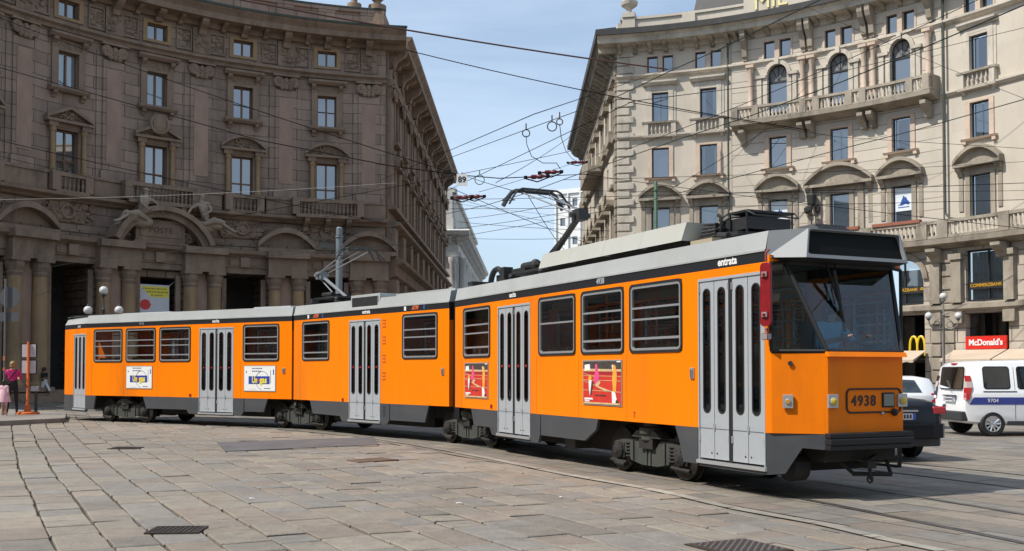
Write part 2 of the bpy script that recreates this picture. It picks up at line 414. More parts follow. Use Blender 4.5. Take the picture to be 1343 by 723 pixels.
while u < 34:
    wr = random.uniform(0.40, 0.49); v = -2 + random.uniform(0, 0.6)
    wob = random.uniform(-3, 3)
    while v < 74:
        p = rd * v + cd * (u + wr / 2); lv = random.choice((0.32, 0.42, 0.5, 0.56, 0.62, 0.7, 0.8)) * random.uniform(0.9, 1.1)
        if p.y > 24: lv *= 1.25
        if 4 < p.y < 66 and abs(p.x) < p.y * 0.62 + 6 and not (p.y > 47 and False):
            near = near_side(p.x, p.y)
            base = random.choice(((0.252, 0.223, 0.184), (0.266, 0.232, 0.187), (0.240, 0.220, 0.192), (0.272, 0.228, 0.180), (0.258, 0.214, 0.174), (0.236, 0.216, 0.190), (0.276, 0.242, 0.196), (0.215, 0.192, 0.162)))
            k = random.uniform(0.84, 0.99)
            if not near: k *= random.uniform(0.80, 0.98)
            gap = random.uniform(0.008, 0.019) if near else 0.005
            z = random.gauss(0, 0.0045) if near else random.gauss(0, 0.001)
            tl, tt = random.gauss(0, 0.0016), random.gauss(0, 0.0016)
            if not near: tl *= .3; tt *= .3
            def P(a, b, h):
                q = rd * (v + a) + cd * (u + b); ww = 0.03 * sin(q.y * 0.43 + q.x * 0.17) + 0.012 * sin(q.y * 1.3 + q.x * .5) + 0.16 * sin(q.y * .16 + 1.0)
                return q + cd * ww + Vector((0, 0, h))
            a0, a1, b0, b1 = gap * .75, lv - gap * .75, gap * 1.15, wr - gap * 1.15
            j = [random.uniform(-.008, .008) for _ in range(8)]
            c = 0.011
            if not near:
                top = [P(a0, b0, z), P(a1, b0, z), P(a1, b1, z), P(a0, b1, z)]
                slabs.add(top, [(0, 3, 2, 1)]); tones.append((*[q * k for q in base], 1))
            else:
                lo = [P(a0 + j[0], b0 + j[1], -0.03), P(a1 + j[2], b0 + j[3], -0.03), P(a1 + j[4], b1 + j[5], -0.03), P(a0 + j[6], b1 + j[7], -0.03)]
                mid = [P(a0 + j[0], b0 + j[1], z - 0.008 - tl - tt), P(a1 + j[2], b0 + j[3], z - 0.008 + tl - tt), P(a1 + j[4], b1 + j[5], z - 0.008 + tl + tt), P(a0 + j[6], b1 + j[7], z - 0.008 - tl + tt)]
                top = [P(a0 + j[0] + c, b0 + j[1] + c, z - tl - tt), P(a1 + j[2] - c, b0 + j[3] + c, z + tl - tt), P(a1 + j[4] - c, b1 + j[5] - c, z + tl + tt), P(a0 + j[6] + c, b1 + j[7] - c, z - tl + tt)]
                fs = [(11, 10, 9, 8)] + [(i, 4 + i, 4 + (i + 1) % 4, (i + 1) % 4) for i in range(4)] + [(4 + i, 8 + i, 8 + (i + 1) % 4, 4 + (i + 1) % 4) for i in range(4)]
                slabs.add(lo + mid + top, fs); tones += [(*[q * k for q in base], 1)] * 9
        v += lv
    u += wr; row += 1
pv = slabs.build('pavement', M['slab'])
ca = pv.data.attributes.new('tone', 'FLOAT_COLOR', 'FACE')
flat = []
for q in tones: flat += q
ca.data.foreach_set('color', flat)
tag(pv, kind='structure')
# the pale kerb stones that border the track
kb = MB(); random.seed(5); ktone = []
i = 0; E2 = spline(EDGEL, 0.2)
while i < len(E2) - 4:
    n = random.randint(3, 5); seg = E2[i:i + n + 1]
    if len(seg) < 3: break
    a, b = offset(seg, -0.075), offset(seg, 0.075); z = 0.010 + random.uniform(0, 0.005)
    t = (seg[-1] - seg[0]).normalized() * 0.012
    A = [a[0] + t] + a[1:-1] + [a[-1] - t]; B = [b[0] + t] + b[1:-1] + [b[-1] - t]
    k = random.uniform(0.75, 1.1); far = max(0.0, min(1.0, (seg[0].y - 15) / 9)); k *= 1 - 0.4 * far
    for q in range(len(A) - 1):
        kb.quad((A[q].x, A[q].y, z), (A[q + 1].x, A[q + 1].y, z), (B[q + 1].x, B[q + 1].y, z), (B[q].x, B[q].y, z)); ktone.append((0.34 * k, 0.315 * k, 0.265 * k, 1))
    i += n
ko = kb.build('track_kerb_stones', M['slab'])
ca = ko.data.attributes.new('tone', 'FLOAT_COLOR', 'FACE'); ca.data.foreach_set('color', [c for q in ktone for c in q])
for p in ko.data.polygons:
    if p.normal.z < 0: p.flip()
tag(ko, kind='structure')
# grey repair patch, platform, pavement by the buildings
M['patch'] = mat('patch_stone', (0.105, 0.10, 0.10), 0.8, var=0.25, vscale=1.5, bump=0.3, bscale=60)
b = MB(); q = [on_ground(285, 581), on_ground(490, 574), on_ground(497, 584), on_ground(296, 593)]
b.prism([(p.x, p.y, -0.03) for p in q][::-1], (0, 0, 0.045))
tag(b.build('repair_patch', M['patch']), kind='structure')
q = [on_ground(455, 604.5), on_ground(500, 601), on_ground(523, 604), on_ground(470, 607.5)]
M['rust_plate'] = mat('rusty_plate', (0.13, 0.085, 0.06), 0.75, 0.3, var=0.3, vscale=3)
b = MB(); b.prism([(p.x, p.y, -0.03) for p in q][::-1], (0, 0, 0.046))
tag(b.build('cover_plate', M['rust_plate']), 'rusty brown steel cover plate set in the paving in front of the tram', 'cover plate')
M['conc'] = mat('platform_concrete', (0.23, 0.21, 0.185), 0.85, var=0.15, vscale=2, dirt=(0.12, 0.11, 0.1, 0.6))
b = MB()
isl = [(-13.35, 30.6), (-13.32, 30.9), (-14.9, 34.7), (-18.5, 38.0), (-34, 40), (-30, 29), (-20, 24.5), (-15.6, 26.6)]
b.prism([(x, y, -0.02) for x, y in isl], (0, 0, 0.16))
tag(b.build('tram_stop_platform', M['conc'], bevel=0.02), kind='structure')
# drains
M['iron'] = mat('cast_iron', (0.07, 0.055, 0.045), 0.6, 0.6, var=0.3, vscale=9)
M['pit'] = mat('drain_pit', (0.01, 0.01, 0.01), 1.0)
def grate(cx, cy, rz, w_, d_, label):
    t = thing('drain_grate', label, 'drain', (cx, cy, 0.004), rz)
    f = MB(); ring_pts = [(-w_ / 2, -d_ / 2), (w_ / 2, -d_ / 2), (w_ / 2, d_ / 2), (-w_ / 2, d_ / 2)]
    f.box(-w_ / 2, w_ / 2, -d_ / 2, -d_ / 2 + .035, -0.02, 0.014); f.box(-w_ / 2, w_ / 2, d_ / 2 - .035, d_ / 2, -0.02, 0.014)
    f.box(-w_ / 2, -w_ / 2 + .035, -d_ / 2 + .035, d_ / 2 - .035, -0.02, 0.0135); f.box(w_ / 2 - .035, w_ / 2, -d_ / 2 + .035, d_ / 2 - .035, -0.02, 0.0135)
    n = 9
    for i in range(n):
        x = -w_ / 2 + .035 + (w_ - .07) * (i + .5) / n
        f.box(x - .012, x + .012, -d_ / 2 + .035, d_ / 2 - .035, -0.02, 0.012)
    f.build('grate', M['iron'], t)
    p = MB(); p.box(-w_ / 2 + .02, w_ / 2 - .02, -d_ / 2 + .02, d_ / 2 - .02, -0.03, 0.007); p.build('pit', M['pit'], t)
p = on_ground(232, 696.5); grate(p.x, p.y, R(3), 0.50, 0.42, 'slotted iron drain grate in the foreground slabs')
p = on_ground(165, 588.5); grate(p.x, p.y, R(0), 0.55, 0.5, 'small distant drain grate in the paving before the rear of the tram')
# manhole cover with diagonal ribs
t = thing('manhole_cover', 'square iron manhole cover with diagonal ribs at the bottom edge', 'manhole', tuple(on_ground(968, 719)), R(26))
f = MB(); f.box(-.33, .33, -.33, .33, -0.02, 0.012); f.build('plate', M['iron'], t)
f = MB()
for i in range(-7, 8):
    c = i * 0.075; a = max(-.29, c - .29); 
    x0, x1 = max(-.29, -.29 + c), min(.29, .29 + c)
    if x1 - x0 > .05: f.tube([(x0, x0 - c, .013), (x1, x1 - c, .013)], 0.012, 5)
f.build('rib_pattern', mat('worn_iron', (0.2, 0.18, 0.16), 0.5, 0.6), t)
# ================================================================ facades
class Arc:
    def __init__(s, c, r, phi0): s.c = Vector(c); s.r = r; s.a = R(phi0)
    def p(s, t, d=0.0, z=0.0):
        a = s.a - t / s.r; q = s.r - d
        return Vector((s.c.x + q * cos(a), s.c.y + q * sin(a), z))
    step = 0.8
class Line:
    def __init__(s, o, t): s.o = Vector((*o, 0)); s.t = Vector((*t, 0)).normalized(); s.n = Vector((s.t.y, -s.t.x, 0))
    def p(s, t, d=0.0, z=0.0):
        q = s.o + s.t * t + s.n * d; return Vector((q.x, q.y, z))
    step = 40.0
def cuts(F, s0, s1, extra=()):
    n = max(1, int(math.ceil((s1 - s0) / F.step)))
    c = {round(s0 + (s1 - s0) * i / n, 4) for i in range(n + 1)} | {round(e, 4) for e in extra if s0 < e < s1}
    return sorted(c)
def fbox(mb, F, s0, s1, d0, d1, z0, z1, m=0):
    """box hugging the facade line, d0 (towards wall) to d1 (towards the street)"""
    c = cuts(F, s0, s1); n = len(c); pts = []
    for s in c: pts += [F.p(s, d0, z0), F.p(s, d1, z0), F.p(s, d1, z1), F.p(s, d0, z1)]
    uv = []; fs = []
    for i in range(n - 1):
        a, b = 4 * i, 4 * i + 4
        fs += [(a + 1, b + 1, b + 2, a + 2), (a + 2, b + 2, b + 3, a + 3), (a, b, b + 1, a + 1), (a + 3, b + 3, b, a)]
        uv += [[(c[i], z0), (c[i + 1], z0), (c[i + 1], z1), (c[i], z1)]] + [[(c[i], z1), (c[i + 1], z1), (c[i + 1], z1 + .1), (c[i], z1 + .1)]] * 3
    fs += [(0, 1, 2, 3), (4 * n - 1, 4 * n - 2, 4 * n - 3, 4 * n - 4)]
    w_ = d1 - d0; uv += [[(s0 - w_, z0), (s0, z0), (s0, z1), (s0 - w_, z1)]] * 2
    mb.add(pts, fs, m, uv)
def sweep(mb, F, s0, s1, prof, m=0):
    """moulding: profile of (d, z) from bottom to top pulled along the facade"""
    c = cuts(F, s0, s1); k = len(prof); pts = [F.p(s, d, z) for s in c for d, z in prof]
    fs = [(i * k + j, (i + 1) * k + j, (i + 1) * k + j + 1, i * k + j + 1) for i in range(len(c) - 1) for j in range(k - 1)]
    uv = [[(c[i], prof[j][1]), (c[i + 1], prof[j][1]), (c[i + 1], prof[j + 1][1]), (c[i], prof[j + 1][1])] for i in range(len(c) - 1) for j in range(k - 1)]
    fs += [tuple(range(k)), tuple((len(c) - 1) * k + j for j in range(k - 1, -1, -1))]
    uv += [None, None]
    mb.add(pts, fs, m, uv)
def wall(mb, F, s0, s1, z0, z1, holes, d=0.0, m=0):
    """wall sheet with recessed rectangular holes (sa, sb, za, zb, depth, arch_height)"""
    sc = cuts(F, s0, s1, [h[i] for h in holes for i in (0, 1)])
    zc = sorted({round(z0, 4), round(z1, 4)} | {round(h[i], 4) for h in holes for i in (2, 3) if z0 < h[i] < z1})
    for i in range(len(sc) - 1):
        for j in range(len(zc) - 1):
            cs, cz = (sc[i] + sc[i + 1]) / 2, (zc[j] + zc[j + 1]) / 2
            if any(h[0] < cs < h[1] and h[2] < cz < h[3] for h in holes): continue
            a, b, e, f = sc[i], sc[i + 1], zc[j], zc[j + 1]
            mb.quad(F.p(a, d, e), F.p(b, d, e), F.p(b, d, f), F.p(a, d, f), m, [(a, e), (b, e), (b, f), (a, f)])
    for h in holes:
        sa, sb, za, zb, dp = h[:5]; ar = h[5] if len(h) > 5 else 0
        if ar:
            n = 12; cz = zb - ar; cs = (sa + sb) / 2; hw = (sb - sa) / 2
            arc = [(cs - hw * cos(pi * k / n), cz + ar * sin(pi * k / n)) for k in range(n + 1)]
            for k in range(n):
                (x0, y0), (x1, y1) = arc[k], arc[k + 1]
                mb.quad(F.p(x0, d, y0), F.p(x1, d, y1), F.p(x1, d, zb), F.p(x0, d, zb), m, [(x0, y0), (x1, y1), (x1, zb), (x0, zb)])
                mb.quad(F.p(x0, d, y0), F.p(x0, d - dp, y0), F.p(x1, d - dp, y1), F.p(x1, d, y1), m)
            tops = cz
        else:
            tops = zb; mb.quad(F.p(sa, d, zb), F.p(sa, d - dp, zb), F.p(sb, d - dp, zb), F.p(sb, d, zb), m)
        mb.quad(F.p(sa, d, za), F.p(sa, d - dp, za), F.p(sa, d - dp, tops), F.p(sa, d, tops), m, [(sa, za), (sa - dp, za), (sa - dp, tops), (sa, tops)])
        mb.quad(F.p(sb, d - dp, za), F.p(sb, d, za), F.p(sb, d, tops), F.p(sb, d - dp, tops), m, [(sb, za), (sb + dp, za), (sb + dp, tops), (sb, tops)])
        mb.quad(F.p(sa, d, za), F.p(sb, d, za), F.p(sb, d - dp, za), F.p(sa, d - dp, za), m)
def fmtx(F, s, z, d=0.0):
    p = F.p(s, d, z); t = (F.p(s + .05) - F.p(s - .05)).normalized()
    return Matrix.Translation(p) @ Matrix.Rotation(math.atan2(t.y, t.x), 4, 'Z')
def balusters(mb, F, s0, s1, d, z0, z1, sp=0.26, r=0.075, n=6, m=0):
    k = max(1, int((s1 - s0) / sp)); h = z1 - z0
    for i in range(k):
        p = F.p(s0 + (i + .5) * (s1 - s0) / k, d, z0)
        mb.lathe([(r * .9, 0), (r * .55, h * .12), (r, h * .35), (r * .5, h * .68), (r * .8, h * .86), (r * .8, h)], n, p, m, cap=False)
def consoles(mb, F, s0, s1, sp, d0, d1, z0, z1, w_=0.2, m=0):
    k = max(1, int(round((s1 - s0) / sp)))
    for i in range(k + 1):
        s = s0 + (s1 - s0) * i / k
        bracket(mb, F, s, d0, d1, z0, z1, w_, m)
def bracket(mb, F, s, d0, d1, z0, z1, w_, m=0):
    h = z1 - z0; e = d1 - d0
    prof = [(d0, z0), (d0 + e * .35, z0 + h * .05), (d0 + e * .45, z0 + h * .35), (d0 + e * .85, z0 + h * .6), (d1, z0 + h * .78), (d1, z1), (d0, z1)]
    a = [F.p(s - w_ / 2, x, y) for x, y in prof]; b = [F.p(s + w_ / 2, x, y) for x, y in prof]; n = len(prof)
    mb.add(a + b, [tuple(range(n)), tuple(range(2 * n - 1, n - 1, -1))] + [(i, n + i, n + (i + 1) % n, (i + 1) % n) for i in range(n)], m)
def relief(mb, F, s0, s1, z0, z1, cnt, d=0.02, big=0.2, m=0):
    """carved leaves, scrolls and garlands standing out of the wall"""
    for _ in range(cnt):
        s, z = random.uniform(s0, s1), random.uniform(z0, z1); T = fmtx(F, s, z, d); mb.T = T
        r = big * random.uniform(0.45, 1.0); k = random.random()
        if k < 0.45: mb.ball((0, 0, 0), r, r * .45, r * random.uniform(.5, 1.1), 7, m)
        elif k < 0.75: mb.torus((0, 0, 0), r * .8, r * .28, 'y', 9, 5, m, random.uniform(0, 3), random.uniform(5, 9))
        else: mb.tube([(-r, 0, random.uniform(-r, r) * .5), (0, -r * .3, random.uniform(-r, r) * .6), (r, 0, random.uniform(-r, r) * .5)], [r * .12, r * .3, r * .1], 5, m)
        mb.T = None
def capital(mb, F, s, z, w_, h, d=0.0, m=0):
    mb.T = fmtx(F, s, z, d)
    for q in (-1, 1):
        for k, rr in enumerate((.27, .16)):
            mb.torus((q * w_ * .36, -.10, h * .55), h * rr, h * .085, 'y', 12, 5, m)
        mb.ball((q * w_ * .36, -.12, h * .55), h * .09, m=m, n=6)
    mb.torus((0, -.1, h * .95), w_ * .42, h * .09, 'y', 12, 5, m, pi * 1.1, pi * 1.9)
    mb.ball((0, -.12, h * .62), h * .17, .1, h * .22, 8, m)
    for q in (-.2, 0, .2): mb.ball((q * w_, -.1, h * .25), w_ * .12, .09, h * .22, 6, m)
    mb.box(-w_ * .62, w_ * .62, -.2, .02, h * .9, h * 1.02, m)
    mb.T = None
def pediment(mb, F, s, z, hw, rise, dep, kind, m=0, th=0.22):
    """moulded hood over a window: segmental or triangular, with its bed moulding"""
    fbox(mb, F, s - hw, s + hw, 0, dep, z, z + th * .8, m)
    n = 12 if kind == 'seg' else 2; pts = []
    for k in range(n + 1):
        x = -hw + 2 * hw * k / n
        if kind == 'seg': y = rise * (1 - (x / hw) ** 2)
        else: y = rise * (1 - abs(x) / hw)
        pts.append((x, y))
    z1 = z + th * .8
    for k in range(n):
        (x0, y0), (x1, y1) = pts[k], pts[k + 1]
        o = [F.p(s + x0, 0, z1 + y0), F.p(s + x1, 0, z1 + y1), F.p(s + x1, dep, z1 + y1), F.p(s + x0, dep, z1 + y0)]
        u_ = [p + Vector((0, 0, th)) for p in o]
        mb.add(o + u_, [(0, 1, 2, 3), (4, 7, 6, 5), (3, 2, 6, 7), (0, 3, 7, 4), (1, 5, 6, 2), (0, 4, 5, 1)], m)
        mb.quad(F.p(s + x0, dep * .3, z1), F.p(s + x1, dep * .3, z1), F.p(s + x1, dep * .3, z1 + y1), F.p(s + x0, dep * .3, z1 + y0), m)
class Kit:
    """one window as a part with sub-parts; copies share the meshes"""
    def __init__(s): s.items = []
    def add(s, name, mb, mats, **k): s.items.append((name, mb.build(name, mats, me_only=True, **k))); return s
    def put(s, parent, mtx):
        base = Matrix.Translation(-parent.location)
        root = link(s.items[0][0], s.items[0][1], parent, mtx=base @ mtx)
        for nm, me in s.items[1:]: link(nm, me, root)
        return root
def pane_mb(w_, h, y, z0=0.0, arch=0.0):
    b = MB()
    if arch:
        n = 12; pts = [(-w_ / 2, y, z0), (w_ / 2, y, z0)] + [(w_ / 2 * cos(pi * k / n), y, z0 + h - arch + arch * sin(pi * k / n)) for k in range(n + 1)]
        b.poly(pts)
    else: b.quad((-w_ / 2, y, z0), (w_ / 2, y, z0), (w_ / 2, y, z0 + h), (-w_ / 2, y, z0 + h))
    return b
def curtain_mb(w_, h, y, part=1.0, seed=0):
    rr = random.Random(seed); b = MB(); n = 14; pts = []
    for side in ((-w_ / 2, -w_ / 2 + w_ * .5 * part), (w_ / 2 - w_ * .5 * part, w_ / 2)):
        for k in range(n):
            x0 = side[0] + (side[1] - side[0]) * k / n; x1 = side[0] + (side[1] - side[0]) * (k + 1) / n
            y0, y1 = y + .03 * (k % 2), y + .03 * ((k + 1) % 2)
            b.quad((x0, y0, .02), (x1, y1, .02), (x1, y1, h), (x0, y0, h))
    return b
# ---------------------------------------------------------------- materials of the buildings
M['brown'] = course_mat('brown_stone', (0.288, 0.207, 0.158), (0.10, 0.07, 0.05), 1.7, 0.62, 0.14, 0.020, dirt=(0.10, 0.07, 0.052, 0.75))
M['brown_trim'] = mat('brown_trim', (0.25, 0.173, 0.122), 0.85, var=0.22, vscale=1.6, bump=0.5, bscale=14, dirt=(0.085, 0.065, 0.05, 0.85), streak=0.4)
M['brown_col'] = mat('ochre_stone', (0.33, 0.215, 0.115), 0.8, var=0.22, vscale=1.4, bump=0.4, bscale=18, dirt=(0.13, 0.10, 0.075, 0.6), streak=0.4)
M['rose'] = mat('rose_marble', (0.33, 0.21, 0.15), 0.6, var=0.2, vscale=1.2, dirt=(0.25, 0.19, 0.15, 0.6), streak=0.5)
M['rustic_brown'] = course_mat('rusticated_brown', (0.225, 0.155, 0.105), (0.06, 0.042, 0.03), 1.1, 0.42, 0.15, 0.035, dirt=(0.10, 0.08, 0.07, 0.7), bump=0.9)
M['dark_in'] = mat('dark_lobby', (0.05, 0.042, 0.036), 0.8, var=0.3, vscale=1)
M['wood'] = mat('brown_window_wood', (0.17, 0.085, 0.04), 0.55, var=0.15, vscale=6)
M['cream'] = course_mat('cream_render', (0.535, 0.478, 0.395), (0.50, 0.445, 0.365), 4.0, 2.0, 0.045, 0.002, dirt=(0.42, 0.35, 0.26, 0.55), bump=0.15)
M['cream_band'] = course_mat('banded_render', (0.535, 0.482, 0.405), (0.25, 0.21, 0.16), 60.0, 0.63, 0.05, 0.022, dirt=(0.42, 0.35, 0.27, 0.55), bump=0.7)
M['cream_trim'] = mat('grey_cream_stone', (0.53, 0.475, 0.395), 0.85, var=0.17, vscale=1.3, bump=0.4, bscale=16, dirt=(0.19, 0.165, 0.135, 0.8), streak=0.5)
M['grey_trim'] = mat('weathered_stone', (0.33, 0.285, 0.225), 0.88, var=0.24, vscale=1.1, bump=0.5, bscale=14, dirt=(0.085, 0.073, 0.06, 0.9), streak=0.5)
M['pink_trim'] = mat('pinkish_stone', (0.55, 0.43, 0.335), 0.8, var=0.15, vscale=1.5, dirt=(0.3, 0.24, 0.19, 0.6))
M['ground_stone'] = course_mat('ground_floor_stone', (0.43, 0.375, 0.305), (0.15, 0.13, 0.11), 1.5, 0.75, 0.15, 0.03, dirt=(0.17, 0.15, 0.125, 0.7), bump=0.8)
M['glassb'] = glass_mat('window_glass', refl=0.24, dark=(0.03, 0.036, 0.042))
M['glass_see'] = glass_mat('clear_window_glass', tint=(0.80, 0.85, 0.87), refl=0.16)
M['curtain'] = mat('net_curtain', (0.62, 0.66, 0.68), 0.9)
M['frame_dark'] = mat('dark_window_frame', (0.022, 0.024, 0.026), 0.45)
M['roof'] = mat('roof_metal', (0.055, 0.052, 0.05), 0.6, var=0.2, vscale=2)
M['gutter'] = mat('copper_gutter', (0.06, 0.075, 0.065), 0.6, 0.3, var=0.3, vscale=2)
M['letters_gold'] = mat('gold_letters', (0.75, 0.66, 0.30), 0.5)
WH = mat('white_paint', (0.78, 0.78, 0.76), 0.45)
# ================================================================ left building (curved brown post palace)
FL = Arc((-3.46, 39.2, 0), 24.9, 159.5)
LB = thing('post_palace', 'dark brown carved stone palace with a curved facade behind the rear of the tram', 'building', (-12, 64, 0))
SPLIT = {'column', 'half_column', 'capital', 'pier', 'marble_panel', 'pilaster', 'pilaster_capital', 'cornice_bracket', 'roof_urn', 'gable', 'window_film', 'drain_pipe', 'shop_glazing', 'shop_interior', 'flower_box', 'rusticated_pier', 'windows', 'street_doors', 'carved_frieze', 'carved_panels', 'street_carvings', 'quoin'}
def put(name, mb, mats, par, **k):
    if name in SPLIT:
        one = {'windows': 'window', 'street_doors': 'street_door', 'carved_panels': 'carved_panel', 'street_carvings': 'street_carving'}.get(name, name)
        prs = islands(mb, -0.004 if name in ('cornice_bracket', 'quoin') else 0.01)
        if len(prs) <= 90: return [q.build(one, mats, par, loc=-par.location, **k) for q in prs][-1]
    return mb.build(name, mats, par, loc=-par.location, **k)
def lb(name, mb, mats, **k): return put(name, mb, mats, LB, **k)
BAY = [2.0 + 5.05 * i for i in range(-1, 5)]            # bay centres
PIL = [4.55 + 5.05 * i for i in range(-2, 5)]           # pilaster centres
S0, S1 = -5.5, 25.8
holes = []
for b_ in BAY:
    holes += [(b_ - .58, b_ + .58, 20.15, 21.06, .3), (b_ - .57, b_ + .57, 16.4, 18.3, .35), (b_ - .62, b_ + .62, 11.92, 14.15, .35)]
mb = MB(); wall(mb, FL, S0, S1, 8.9, 21.9, holes); lb('wall', mb, M['brown'])
# ground floor with deep dark openings
gh = []
for b_ in BAY:
    top = 6.75 if abs(b_ - 12.1) < .2 else 7.2
    gh.append((b_ - 1.38, b_ + 1.38, 0.55, top, 3.2))
mb = MB(); wall(mb, FL, S0, S1, -0.1, 9.0, gh, d=.25); lb('ground_floor_wall', mb, M['rustic_brown'])
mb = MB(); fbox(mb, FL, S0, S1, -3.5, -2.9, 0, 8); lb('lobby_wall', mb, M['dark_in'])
mb = MB()
for i, (d, z) in enumerate(((1.9, .14), (1.55, .28), (1.2, .42), (.85, .56))): fbox(mb, FL, S0, S1 + .3, -.2 if i == 3 else .4, d, z - .16 if i == 0 else z - .139, z)
lb('steps', mb, M['brown_trim'])
# columns and piers of the ground floor
mb = MB(); cb = MB(); ob = MB()
for p_ in PIL:
    for q in (-.72, .72):
        if p_ + q > S1 - .3 or p_ + q < S0: continue
        o = FL.p(p_ + q, .62, .56)
        mb.lathe([(.5, 0), (.5, .3), (.44, .36), (.4, .5), (.4, 2.4), (.36, 5.7)], 14, o, cap=False)
        cb.lathe([(.36, 5.7), (.42, 5.85), (.38, 5.95), (.48, 6.2), (.5, 6.45)], 14, o)
        fbox(cb, FL, p_ + q - .52, p_ + q + .52, .3, 1.15, 7.0, 7.15); fbox(cb, FL, p_ + q - .55, p_ + q + .55, .3, 1.2, .5, .72)
    fbox(ob, FL, p_ - .35, p_ + .35, .25, .5, .56, 7.1)
for p_ in PIL:
    for s_ in (-1.35, 1.35):
        if S0 < p_ + s_ < S1 - .2: fbox(cb, FL, p_ + s_ - .14, p_ + s_ + .14, .25, .42, .56, 6.9)
lb('column', mb, M['brown_col'], smooth=True); lb('capital', cb, M['brown_trim']); lb('pier', ob, M['rose'])
# entablature of the ground floor
mb = MB()
sweep(mb, FL, S0, S1 + .1, [(.25, 7.2), (.55, 7.2), (.55, 7.5), (.62, 7.55), (.62, 8.1), (.75, 8.2), (1.0, 8.32), (1.05, 8.5), (.5, 8.6), (.25, 8.6)])
for p_ in PIL:
    if p_ < S1 - .5: fbox(mb, FL, p_ - 1.2, p_ + 1.2, .5, 1.15, 7.15, 8.15); fbox(mb, FL, p_ - 1.3, p_ + 1.3, .5, 1.45, 8.151, 8.52)
for b_ in BAY: fbox(mb, FL, b_ - .9, b_ + .9, .6, .68, 7.65, 8.0); fbox(mb, FL, b_ - .28, b_ + .28, .6, .85, 7.56, 8.12)
lb('entablature', mb, M['brown_trim'])
# mezzanine: broken curved gables, carved frieze
mb = MB(); rb = MB()
for i, p_ in enumerate(PIL):
    if i in (3, 4): continue
    if p_ > S1 - .5: continue
    pediment(mb, FL, p_, 8.55, 1.75, .95, .8, 'seg', th=.3)
for i, b_ in enumerate(BAY):
    if abs(b_ - 12.1) < .2: continue
    fbox(mb, FL, b_ - 1.0, b_ + 1.0, 0, .12, 9.35, 10.45)
    relief(rb, FL, b_ - 1.5, b_ + 1.5, 9.5, 10.3, 46, .14, .26)
    rb.T = fmtx(FL, b_, 9.9, .2); rb.torus((0, 0, 0), .34, .09, 'y', 14, 6); rb.T = None
# central entrance arch
bc = 12.1
n = 22
for k in range(n):
    a0, a1 = pi * (.12 + .76 * k / n), pi * (.12 + .76 * (k + 1) / n)
    for (r0, r1, dd) in ((2.95, 3.25, 1.5), (2.6, 2.95, 1.15)):
        q = [(r * cos(a) * 1.0, 7.55 + r * sin(a) * .95) for a in (a0, a1) for r in (r0, r1)]
        pts = [FL.p(bc - x, d, z) for d in (.2, dd) for x, z in q]
        mb.add(pts, [(0, 1, 3, 2), (4, 6, 7, 5), (0, 4, 5, 1), (2, 3, 7, 6), (1, 5, 7, 3), (0, 2, 6, 4)])
fbox(mb, FL, bc - 1.45, bc + 1.45, .2, .75, 8.62, 9.9); fbox(mb, FL, bc - 1.6, bc + 1.6, .2, .9, 8.55, 8.7)
fbox(mb, FL, bc - 1.2, bc + 1.2, .75, .8, 8.95, 9.7)
relief(rb, FL, bc - 2.3, bc - 1.6, 8.8, 9.6, 12, .5, .28); relief(rb, FL, bc + 1.6, bc + 2.3, 8.8, 9.6, 12, .5, .28)
lb('gable', mb, M['brown_trim']); lb('carved_frieze', rb, M['brown_trim'], smooth=True)
me = text_mesh('POSTE', .42, mat('bronze_letters', (0.10, 0.055, 0.03), .5), .02, space=1.15)
link('lettering', me, LB, mtx=Matrix.Translation(-LB.location) @ fmtx(FL, bc, 9.32, .82))
# wider dark niche with a small window in the right bay
mb = MB(); fbox(mb, FL, BAY[-1] - .75, BAY[-1] + .75, .03, .12, 8.62, 10.3); lb('niche_frame', mb, M['brown_trim'])
mb = MB(); fbox(mb, FL, BAY[-1] - .45, BAY[-1] + .45, .12, .16, 8.9, 9.75); lb('niche_window', mb, M['glassb'])
# balcony level
mb = MB(); bl = MB()
sweep(mb, FL, S0, S1 + .1, [(0, 10.35), (.3, 10.4), (.42, 10.5), (.75, 10.62), (.78, 10.78), (.3, 10.86), (0, 10.86)])
for i, b_ in enumerate(BAY):
    wide = 2.0 if i in (3, 5) else .95
    dd = .95 if i in (3, 5) else .6
    fbox(mb, FL, b_ - wide, b_ + wide, .1, dd + .12, 10.70, 10.9); fbox(mb, FL, b_ - wide, b_ + wide, dd - .2, dd + .08, 11.62, 11.84)
    bl = MB(); balusters(bl, FL, b_ - wide + .2, b_ + wide - .2, dd - .06, 10.9, 11.63, .24, .085); lb('balustrade', bl, M['brown_trim'])
    for q in (-wide, wide): fbox(mb, FL, b_ + q - .22, b_ + q + .22, .05, dd + .1, 10.86, 11.86)
    if i in (3, 5):
        for q in (-1.3, 0, 1.3): bracket(mb, FL, b_ + q, 0, dd + .05, 9.9, 10.7, .3)
for p_ in PIL: fbox(mb, FL, max(S0, p_ - 1.2), min(S1, p_ + 1.2), 0, .42, 10.86, 11.72); fbox(mb, FL, max(S0, p_ - 1.25), min(S1, p_ + 1.25), 0, .5, 11.72, 11.85)
lb('balcony_ledge', mb, M['brown_trim'])
# giant pilasters with marble panels
mb = MB(); pp = MB(); cp = MB()
for p_ in PIL:
    fbox(mb, FL, p_ - .62, p_ + .62, 0, .16, 11.85, 18.4); fbox(mb, FL, p_ - .75, p_ + .75, 0, .26, 11.85, 12.35)
    fbox(mb, FL, p_ - .95, p_ - .62, 0, .07, 11.85, 18.9); fbox(mb, FL, p_ + .62, p_ + .95, 0, .07, 11.85, 18.9)
    fbox(pp, FL, p_ - .42, p_ + .42, .16, .19, 12.75, 17.9)
    capital(cp, FL, p_, 18.35, 1.25, .95, .16)
lb('pilaster', mb, M['brown']); lb('marble_panel', pp, M['rose']); lb('pilaster_capital', cp, M['brown_trim'], smooth=True)
